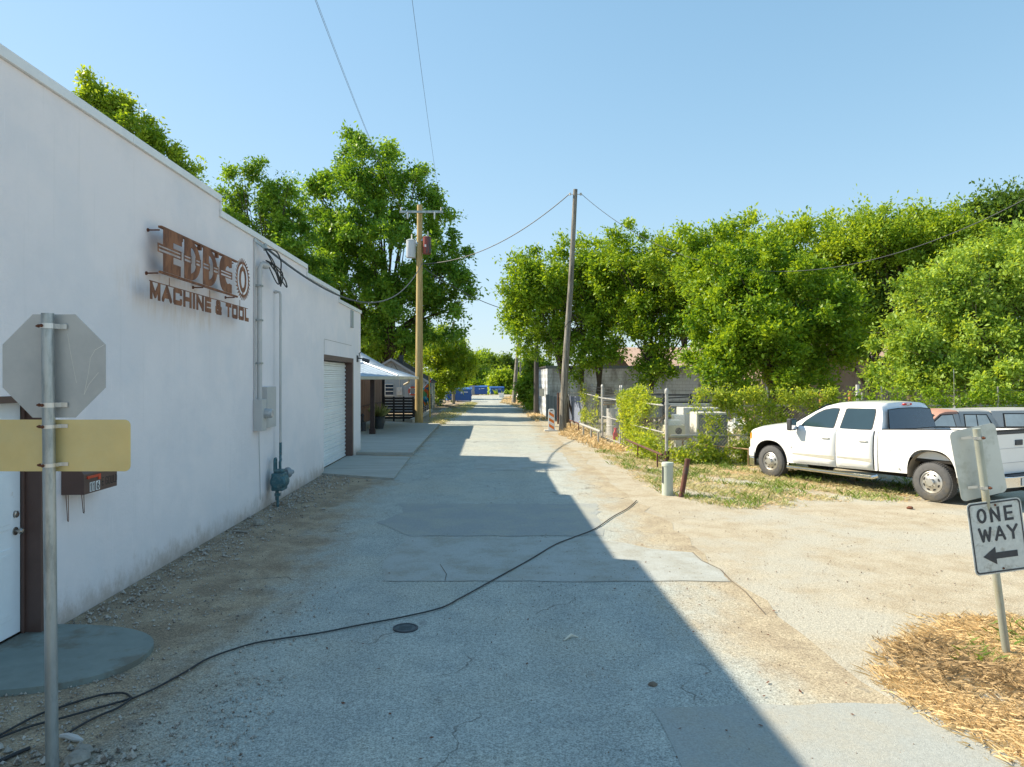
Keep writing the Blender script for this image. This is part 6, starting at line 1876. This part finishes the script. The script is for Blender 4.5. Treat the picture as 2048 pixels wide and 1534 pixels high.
    for (x, side) in ((.04, 1), (.04, -1), (3.86, 1), (3.86, -1)):
        wheel(t, x, side * .815, .375, .375, .25, .215, side)
    return t
build_truck()

def build_truck2():
    X0 = 14.75                                   # rear end, world X; front points to -X
    t = thing("pickup_truck", "old grey pickup with orange cab front and camper shell behind the white truck", "truck", (X0, 18.32, 0), math.pi)
    HW = .82
    # local x forward: A pillar base at 14.75-10.75=4.0
    belt = [(0, 1.08), (2.1, 1.09), (4.0, 1.10), (4.2, 1.06), (5.2, .96), (5.35, .90), (5.42, .75)]
    def bottom(x):
        for c in (1.0, 4.65):
            if abs(x - c) < .40: return .36 + .36 * math.sqrt(1 - (abs(x - c) / .40) ** 2)
        return .38
    def ring(x):
        zb, zt = bottom(x), lerp1(x, belt); hw = HW * (1 if x < 5.0 else 1 - .12 * ((x - 5.0) / .42) ** 2)
        half = [(x, hw * lerp1(zb + (zt - zb) * k / 5, [(.3, .96), (.7, 1.0), (1.1, .965)]), zb + (zt - zb) * k / 5) for k in range(6)]
        half += [(x, hw * .88, zt + .02), (x, hw * .5, zt + .035), (x, 0, zt + .04)]
        return half + [(a, -b, c) for a, b, c in reversed(half[:-1])]
    xs = sorted(set([0, .3, .6, 1.4, 1.8, 2.1, 2.6, 3.1, 3.6, 4.0, 4.25, 5.05, 5.2, 5.3, 5.37, 5.42] + [1.0 - .4 * math.cos(math.pi * k / 12) for k in range(13)] + [4.65 - .4 * math.cos(math.pi * k / 12) for k in range(13)]))
    loft([ring(x) for x in xs]).build("body", M_gpaint, t, smooth=True)
    gy = lambda z: .79 - .15 * (z - 1.1) / .46
    def green(sp_, m, nm, yb=None):
        rings = []
        for (fy, lift) in ((1, 0), (.95, .02), (.5, .04), (0, .045), (-.5, .04), (-.95, .02), (-1, 0)):
            rings.append([(x_, gy(z_) * fy, z_ + lift * max(0, min(1, (z_ - 1.2) / .3))) for x_, z_ in sp_])
        return loft(rings, closed=True).build(nm, m, t, smooth=True)
    green([(4.05, 1.09), (3.55, 1.47), (3.40, 1.515), (3.10, 1.53), (3.07, 1.09)], M_opaint, "cab_front")
    green([(3.066, 1.09), (3.066, 1.53), (2.6, 1.535), (2.30, 1.525), (2.08, 1.09)], M_gpaint, "cab_rear")
    gy0 = gy
    green([(2.22, 1.10), (2.26, 1.54), (1.2, 1.56), (.12, 1.55), (.02, 1.10)], pm("camper_shell_grey", (.40, .405, .40), .5, 0, .05), "camper_shell")
    for s in (1, -1):
        def pane(pts, m, nm, off):
            mb = MB(); mb.prism([(x_, s * (gy(z_) + off), z_) for x_, z_ in pts], 0, (0, -s * .012, 0)); return mb.build(nm, m, t)
        pane([(3.98, 1.10), (3.53, 1.455), (3.13, 1.475), (3.10, 1.10)], M_dark, "window_seal", .003)
        pane([(3.90, 1.13), (3.50, 1.43), (3.24, 1.445), (3.21, 1.13)], pm("pale_glass", (.50, .53, .52), .3, 0, .15, 3), "side_window", .006)  # opaque panes, their pale colour stands for light seen through them
        pane([(3.19, 1.13), (3.22, 1.46), (3.09, 1.47), (3.07, 1.12)], M_gpaint, "pillar_trim", .008)
        pane([(2.99, 1.11), (2.96, 1.47), (2.38, 1.465), (2.24, 1.11)], M_dark, "window_seal", .004)
        pane([(2.96, 1.13), (2.93, 1.445), (2.66, 1.445), (2.68, 1.13)], pm("pale_glass", (.3, .33, .33), .15), "quarter_window", .008)
        pane([(2.65, 1.13), (2.63, 1.445), (2.40, 1.44), (2.30, 1.13)], pm("pale_glass", (.3, .33, .33), .15), "quarter_window", .008)
        pane([(2.02, 1.15), (1.98, 1.49), (.25, 1.49), (.18, 1.15)], M_dark, "window_seal", .004)
        pane([(1.97, 1.17), (1.94, 1.465), (.29, 1.465), (.23, 1.17)], pm("pale_glass", (.3, .33, .33), .15), "shell_window", .008)
    mb = MB(); mb.add([(3.98, -.68, 1.17), (3.98, .68, 1.17), (3.62, .60, 1.44), (3.62, -.60, 1.44)], [(0, 1, 2, 3)]); mb.v = [(a + .02, b, c + .02) for a, b, c in mb.v]; mb.build("windscreen", M_glass, t)
    mb = MB(); mb.tube([(2.62, -.2, 1.57), (2.63, -.2, 2.6)], .006, 5); mb.cyl((2.62, -.2, 1.57), (2.62, -.2, 1.63), .03, n=8); mb.build("antenna", M_chrome, t)
    mb = MB(); mb.box(-.10, -.001, -.8, .8, .38, .52); mb.build("rear_bumper", M_black, t)
    mb = MB(); mb.box(5.30, 5.5, -.78, .78, .38, .52); mb.build("front_bumper", M_black, t)
    mb = MB(); mb.box(.1, 5.1, -.5, .5, .3, .5); mb.build("chassis", M_under, t)
    for (x, side) in ((1.0, 1), (1.0, -1), (4.65, 1), (4.65, -1)): wheel(t, x, side * .70, .32, .32, .2, .19, side, holes=6)
build_truck2()

# ================================================================== TREES
# left of the alley
tree("pecan_tree", "huge pecan tree towering behind the yellow pole and grey house", (-8.6, 60), [
    (735, 330, 85, 62, 56), (690, 420, 95, 75, 55), (800, 400, 75, 65, 56), (770, 500, 135, 80, 54), (850, 380, 32, 30, 56), (690, 560, 85, 70, 54),
    (850, 560, 75, 60, 55), (905, 590, 42, 45, 54), (780, 640, 110, 60, 55), (655, 480, 50, 60, 56), (735, 290, 30, 22, 56), (880, 650, 45, 35, 57), (745, 690, 40, 30, 57), (915, 620, 34, 50, 54), (900, 530, 34, 34, 55), (870, 450, 34, 40, 56), (630, 520, 40, 40, 55), (700, 660, 60, 50, 56)],
    LM['pecan'], .45, 500, 240, .22, .86, .35, 101, limbs=44, fork=.3)
tree("pecan_tree", "slimmer pecan tree left of the huge one, rising over the shop parapet", (-14.2, 45), [
    (550, 350, 36, 40, 45), (480, 370, 36, 38, 45), (520, 430, 62, 60, 45), (565, 460, 40, 60, 46), (545, 520, 70, 55, 45), (600, 520, 55, 60, 46), (600, 600, 70, 60, 46)],
    LM['pecan'], .28, 170, 250, .18, .72, .3, 102, limbs=26, fork=.45)
tree("pecan_tree", "leafy treetop showing above the near roofline of the white shop", (-11.6, 22.4), [
    (215, 235, 40, 45, 22.4), (260, 292, 58, 52, 22.4), (318, 325, 44, 42, 22.4), (190, 195, 20, 28, 22.4), (370, 338, 15, 26, 22.6), (270, 370, 70, 45, 22.4)],
    LM['bright'], .2, 150, 240, .10, .40, .2, 103, limbs=20)
tree("hackberry_tree", "yellow green tree crown behind the tin porch roof and grey gable", (-12.5, 84), [
    (750, 680, 45, 32, 82), (800, 700, 50, 34, 82), (850, 690, 30, 40, 82), (740, 715, 40, 26, 80)],
    LM['bright'], .22, 120, 220, .24, 1.1, .2, 104, limbs=10)
tree("bushy_tree", "round bright green tree at the left edge of the alley by the blue dumpster", (-4.3, 61), [
    (895, 700, 42, 34, 61), (880, 745, 46, 34, 61), (915, 732, 34, 30, 62), (862, 775, 30, 26, 60), (885, 772, 22, 20, 61), (895, 680, 20, 16, 61)],
    LM['bright'], .16, 150, 240, .17, .75, .15, 105, limbs=16)
# distant trees closing the view
rnd = random.Random(77)
far = [(945, 742, 26, 30, 120, 'elm'), (975, 735, 30, 26, 128, 'elm'), (1008, 745, 24, 26, 125, 'dark'), (1003, 765, 15, 16, 112, 'bright'), (1035, 752, 22, 22, 132, 'dark'), (925, 760, 26, 24, 118, 'bright'), (985, 768, 24, 14, 122, 'dark'), (1065, 750, 26, 26, 130, 'elm'), (960, 775, 26, 10, 116, 'elm')]
kinds = {'elm': 'mid green', 'dark': 'dark', 'bright': 'bright'}
where = ['left of the distant dumpster', 'above the distant dumpster', 'in the middle of the far treeline', 'low in front of the far treeline', 'behind the slanting pole', 'left end of the far treeline', 'low behind the farthest dumpster', 'behind the vine covered bush', 'low strip behind the grey fence panel']
for i, (px, py, rx, rz, d, k) in enumerate(far):
    c = P(px, py, d)
    tree("distant_tree", "%s tree at the alley end, %s" % (kinds[k], where[i]), (c.x, d), [(px, py, rx, rz, d), (px + rx * .3, py + rz * .5, rx * .8, rz * .6, d)], LM[k], .2, 60, 190, .36, 1.35, .2, 200 + i, limbs=5, group="trees closing the far end of the alley")
for i, (x, y, h) in enumerate(((-48, 118, 8), (-34, 128, 9), (-22, 124, 8.5), (30, 120, 9), (45, 110, 9), (62, 100, 9), (78, 86, 10))):
    pass
# right of the alley
tree("elm_tree", "spreading elm overhanging the alley around the tall grey pole", (4.6, 37.5), [
    (1075, 570, 62, 52, 37), (1130, 540, 62, 50, 38), (1200, 545, 62, 60, 37), (1055, 640, 48, 40, 37), (1130, 640, 95, 60, 38), (1090, 700, 60, 32, 37), (1215, 650, 50, 60, 36), (1195, 715, 45, 34, 36), (1170, 590, 80, 50, 39), (1045, 545, 30, 26, 37), (1040, 610, 26, 26, 37)],
    LM['elm'], .26, 330, 240, .14, .72, .1, 110, limbs=34, multi=[(-.5, 0), (.35, .3), (.95, -.2)])
tree("sweetgum_tree", "small lobed leaf tree in front of the pale block wall", (7.9, 35), [
    (1300, 650, 55, 45, 35), (1285, 700, 42, 38, 35), (1320, 600, 60, 50, 35), (1310, 745, 40, 26, 35), (1250, 508, 45, 36, 35), (1290, 560, 65, 50, 36), (1350, 550, 65, 52, 36), (1380, 620, 50, 60, 36), (1230, 580, 50, 50, 36)],
    LM['elm'], .13, 290, 230, .13, .62, .1, 111, limbs=24)
tree("elm_tree", "broad dense elm reaching down to the fence behind the refrigerators", (11.2, 27), [
    (1490, 545, 90, 55, 27), (1580, 610, 125, 80, 26.5), (1480, 640, 90, 80, 26), (1560, 700, 140, 65, 26), (1430, 560, 60, 60, 28), (1440, 730, 60, 40, 26), (1650, 680, 70, 70, 27), (1520, 770, 90, 26, 25.5), (1410, 500, 40, 36, 28)],
    LM['elm'], .24, 420, 300, .115, .62, .12, 112, limbs=34)
tree("elm_tree", "tall bright elm filling the skyline above the truck hood", (13.5, 32), [
    (1610, 505, 80, 50, 32), (1540, 510, 60, 40, 32), (1680, 520, 60, 60, 32), (1470, 510, 60, 40, 33), (1640, 580, 80, 60, 32), (1560, 580, 90, 60, 33), (1400, 520, 50, 36, 33), (1350, 540, 50, 40, 33)],
    LM['bright'], .22, 230, 260, .14, .75, .05, 113, limbs=24)
tree("mulberry_tree", "dark trunked tree standing behind the fat grey pipe", (16.3, 30.5), [
    (1740, 600, 70, 60, 30), (1780, 650, 70, 45, 30), (1700, 640, 50, 50, 30), (1830, 640, 60, 40, 31), (1760, 540, 60, 40, 31)],
    LM['dark'], .17, 180, 240, .135, .7, .1, 114, limbs=26)
tree("elm_tree", "upright feathery elm with long shoots above the truck cab", (17.2, 29), [
    (1790, 490, 85, 48, 29), (1870, 478, 60, 40, 29), (1720, 500, 60, 45, 29), (1840, 530, 90, 50, 29), (1905, 510, 50, 50, 29), (1760, 474, 34, 30, 29)],
    LM['bright'], .2, 260, 260, .105, .75, -.05, 115, limbs=34)
tree("hackberry_tree", "grey green tree at the top right corner behind the pale one", (24.0, 34), [
    (1990, 455, 70, 42, 33), (1930, 480, 50, 46, 33), (2060, 445, 60, 42, 33), (2010, 510, 80, 50, 33)],
    LM['dark'], .2, 150, 230, .15, .85, .0, 116, limbs=24)
tree("pale_elm", "pale yellow green tree spilling over the fence at the right edge", (16.3, 22.6), [
    (1960, 575, 90, 65, 22.5), (2040, 520, 70, 55, 22.5), (1880, 600, 70, 55, 22.5), (1990, 680, 110, 70, 22), (1890, 700, 90, 50, 22), (2050, 640, 70, 80, 22.5), (1840, 745, 80, 32, 21.8), (1940, 765, 110, 36, 21.5), (2060, 760, 80, 50, 21.8), (1800, 690, 50, 24, 22)],
    LM['pale'], .2, 430, 270, .095, .55, .15, 117, trunk_mat=M_trunkl, limbs=40)
tree("vine_covered_bush", "tall vine draped bush beside the dark pole on the right", (4.4, 53), [
    (1068, 735, 24, 24, 53), (1075, 775, 26, 30, 52), (1058, 790, 18, 26, 53), (1085, 800, 16, 20, 50)],
    LM['bright'], .14, 90, 240, .17, .6, .5, 118, limbs=8)
tree("background_tree", "darker tree behind the block building roof", (15, 56), [(1400, 560, 90, 60, 56), (1300, 600, 70, 60, 56), (1500, 560, 90, 60, 56), (1230, 620, 50, 50, 56)],
    LM['elm'], .3, 160, 220, .22, 1.2, .1, 119, limbs=8)
tree("background_tree", "deep green tree far behind the beige shed", (30, 50), [(1750, 600, 130, 90, 50), (1950, 580, 130, 100, 50), (1620, 620, 90, 80, 50)],
    LM['dark'], .3, 200, 220, .24, 1.3, .1, 120, limbs=8)

# ------------------------------------------------------------------ vines on the fences
def vine(label, segs, seed, lsize=.082, mat='vine', name="climbing_vine"):
    """segs: (p0, p1, z0, z1, count, thickness)"""
    rng = np.random.default_rng(seed)
    C = []
    o = Vector((*segs[0][0], 0))
    for (p0, p1, z0, z1, n, th) in segs:
        n = int(n * 1.35)
        t = rng.uniform(0, 1, n)
        x = p0[0] + (p1[0] - p0[0]) * t; y = p0[1] + (p1[1] - p0[1]) * t
        z = z0 + (z1 - z0) * rng.uniform(0, 1, n) ** .9
        z += .10 * np.sin(x * 9 + y * 7) + .07 * np.sin(x * 23) * (z / 1.5)
        keep = (np.sin(x * 6.1 + z * 7.3) + np.sin(z * 13.7 - x * 4.1 + y * 8) * .8 + rng.normal(size=n) * .6) > -.35
        C.append(np.stack([x + rng.normal(size=n) * th, y + rng.normal(size=n) * th, z], 1)[keep])
    C = np.concatenate(C)
    C[:, 2] = np.maximum(C[:, 2], .03)
    out = unit(rng.normal(size=C.shape) * .5 + np.array([-.2, -1, .3]))
    V, tint = make_leaves(rng, C, out, np.full(len(C), .13), 20, lsize, .25, 4)
    t = thing(name, label, "vine", o)
    quads_obj("foliage", V - np.array(o), tint, LM[mat], t)
    mb = MB(o)
    rnd = random.Random(seed)
    for (p0, p1, z0, z1, n, th) in segs:
        for _ in range(max(3, int(n / 22))):
            s_ = rnd.random(); x = p0[0] + (p1[0] - p0[0]) * s_; y = p0[1] + (p1[1] - p0[1]) * s_
            pts = []
            for k in range(5):
                pts.append((x + rnd.uniform(-.12, .12) * k, y + rnd.uniform(-.03, .03), z0 + (z1 - z0) * k / 4))
            mb.tube(pts, [.008, .007, .006, .005, .003], 4)
    mb.build("stems", M_trunkl, t)
    return t
vine("dense yellow green vine column swallowing the fence side by the gate", [
    ((4.55, 24.3), (4.76, 21.3), .9, 1.80, 330, .05), ((4.56, 24.2), (4.68, 22.3), .05, 1.80, 250, .07), ((4.55, 24.3), (4.78, 20.9), 1.6, 1.9, 150, .05), ((4.68, 22.2), (4.84, 20.2), .0, .65, 200, .14), ((4.66, 23.0), (4.82, 20.6), 1.4, 1.82, 90, .10)], 31)
vine("dense vine mat hanging on the fence behind the truck nose", [
    ((6.3, 19.55), (9.2, 19.55), 1.5, 1.95, 210, .05), ((6.9, 19.55), (8.3, 19.55), .8, 1.6, 110, .05), ((6.95, 19.55), (7.4, 19.5), .0, 1.0, 80, .08), ((7.5, 19.5), (8.6, 19.5), 0, .8, 60, .08), ((8.4, 19.55), (9.6, 19.55), 1.5, 1.95, 60, .07)], 32)
vine("thin vine strands crossing the fence in front of the refrigerators", [
    ((5.6, 19.55), (7.0, 19.55), 1.6, 1.95, 60, .06), ((5.0, 19.5), (7.3, 19.45), .0, .34, 170, .12), ((5.9, 19.5), (7.0, 19.5), .3, 1.5, 48, .05), ((5.2, 19.55), (6.6, 19.55), .3, .65, 40, .06)], 33)
vine("wispy vine strands climbing the barbed wire behind the truck cab", [
    ((9.4, 19.6), (12.3, 19.6), 1.5, 2.0, 90, .06), ((9.0, 19.6), (10.4, 19.6), .8, 1.6, 70, .06), ((12.3, 19.7), (17.5, 19.75), 1.2, 2.0, 300, .12), ((12.3, 19.7), (17.5, 19.75), .2, 1.2, 260, .1)], 34, mat='elm')
vine("small dry vine clinging to the rusty fence run past the gate", [
    ((4.40, 28.5), (4.75, 35.5), .1, 1.5, 40, .05), ((4.7, 35.0), (4.8, 36.2), .2, 2.0, 60, .06)], 35)

# ------------------------------------------------------------------ grass and straw
PG = lambda pts: [tuple(G(x, y)[:2]) for x, y in pts]
verge = PG([(1190, 905), (1215, 895), (1250, 905), (1330, 928), (1500, 928), (1520, 935), (1580, 950), (1700, 965), (1830, 985), (1820, 1000), (1700, 1003), (1600, 1000), (1560, 1020), (1500, 1018), (1420, 1008), (1330, 985), (1280, 960), (1245, 935)])
under = [(5.0, 18.2), (8.6, 18.4), (9.6, 16.6), (9.8, 14.6), (8.6, 14.4), (6.2, 17.4)]
blades("grass", "mixed dry and green grass on the verge around the pedestal and truck", [verge], 900, .06, LM['grass'], 41, clump=.75, tint=(.3, 1), lean=1.1, width=.005)
blades("grass", "green grass tufts around the pedestal, fence foot and under the truck", [verge, under], 420, .10, LM['green'], 42, clump=1.45, lean=.8, width=.006)
blades("dry_grass", "flattened straw coloured grass over the verge by the pedestal", [verge, under], 900, .028, LM['straw'], 43, clump=.6, lean=2.4, width=.005)
straw = PG([(1800, 1335), (1820, 1298), (1860, 1268), (1950, 1245), (2080, 1235), (2150, 1300), (2150, 1560), (2060, 1520), (1980, 1470), (1900, 1430), (1835, 1400), (1790, 1385)])
strawc = PG([(1815, 1310), (1850, 1285), (1950, 1275), (2100, 1290), (2140, 1480), (2050, 1450), (1950, 1410), (1860, 1370)])
blades("straw", "pile of dry orange straw at the foot of the one way sign", [straw], 15000, .04, LM['straw'], 44, clump=.2, lean=2.6, width=.0013, tuft=12, tint=(.1, 1))
blades("straw", "taller heap of dry stalks in the middle of the straw pile", [strawc], 8000, .06, LM['brownstraw'], 45, clump=1.1, lean=1.8, width=.0013, tuft=12)
blades("weeds", "few green weeds growing out of the straw by the sign post", [PG([(1925, 1300), (1990, 1290), (2000, 1325), (1940, 1335)]), PG([(2010, 1270), (2048, 1240), (2070, 1290), (2030, 1320)])], 2600, .07, LM['green'], 46, clump=.6, lean=1.1, width=.006)
leftv = PG([(846, 850), (886, 850), (905, 838), (935, 822), (955, 806), (940, 804), (900, 815), (872, 832)])
blades("grass", "dry grass strip between the concrete slab, black fence and alley", [leftv], 260, .09, LM['grass'], 47, clump=.5, tint=(.2, 1), width=.016)
fr = PG([(1000, 806), (1010, 795), (1030, 793), (1075, 793), (1095, 812), (1100, 838), (1075, 845), (1060, 835), (1050, 820), (1030, 812)])
blades("grass", "sunburnt grass on the right edge of the alley by the dark pole", [fr], 120, .12, LM['straw'], 48, clump=.3, width=.022, lean=.9)
gf = PG([(1115, 868), (1140, 850), (1170, 858), (1205, 882), (1245, 893), (1250, 905), (1200, 898), (1150, 880)])
blades("dry_grass", "dry orange weeds at the foot of the gate fence", [gf], 420, .13, LM['straw'], 49, clump=.4, width=.012, lean=.8)
blades("weeds", "green weeds along the far edge of the cross lot", [[(-8, 103), (4, 103), (5, 112), (-8, 112)]], 16, .7, LM['bright'], 50, clump=.2, width=.1)
blades("weeds", "sparse weeds in the yard behind the chain link fence", [[(4.9, 19.8), (24, 20.0), (24, 30), (5, 36)]], 60, .22, LM['grass'], 51, clump=.7, width=.02)
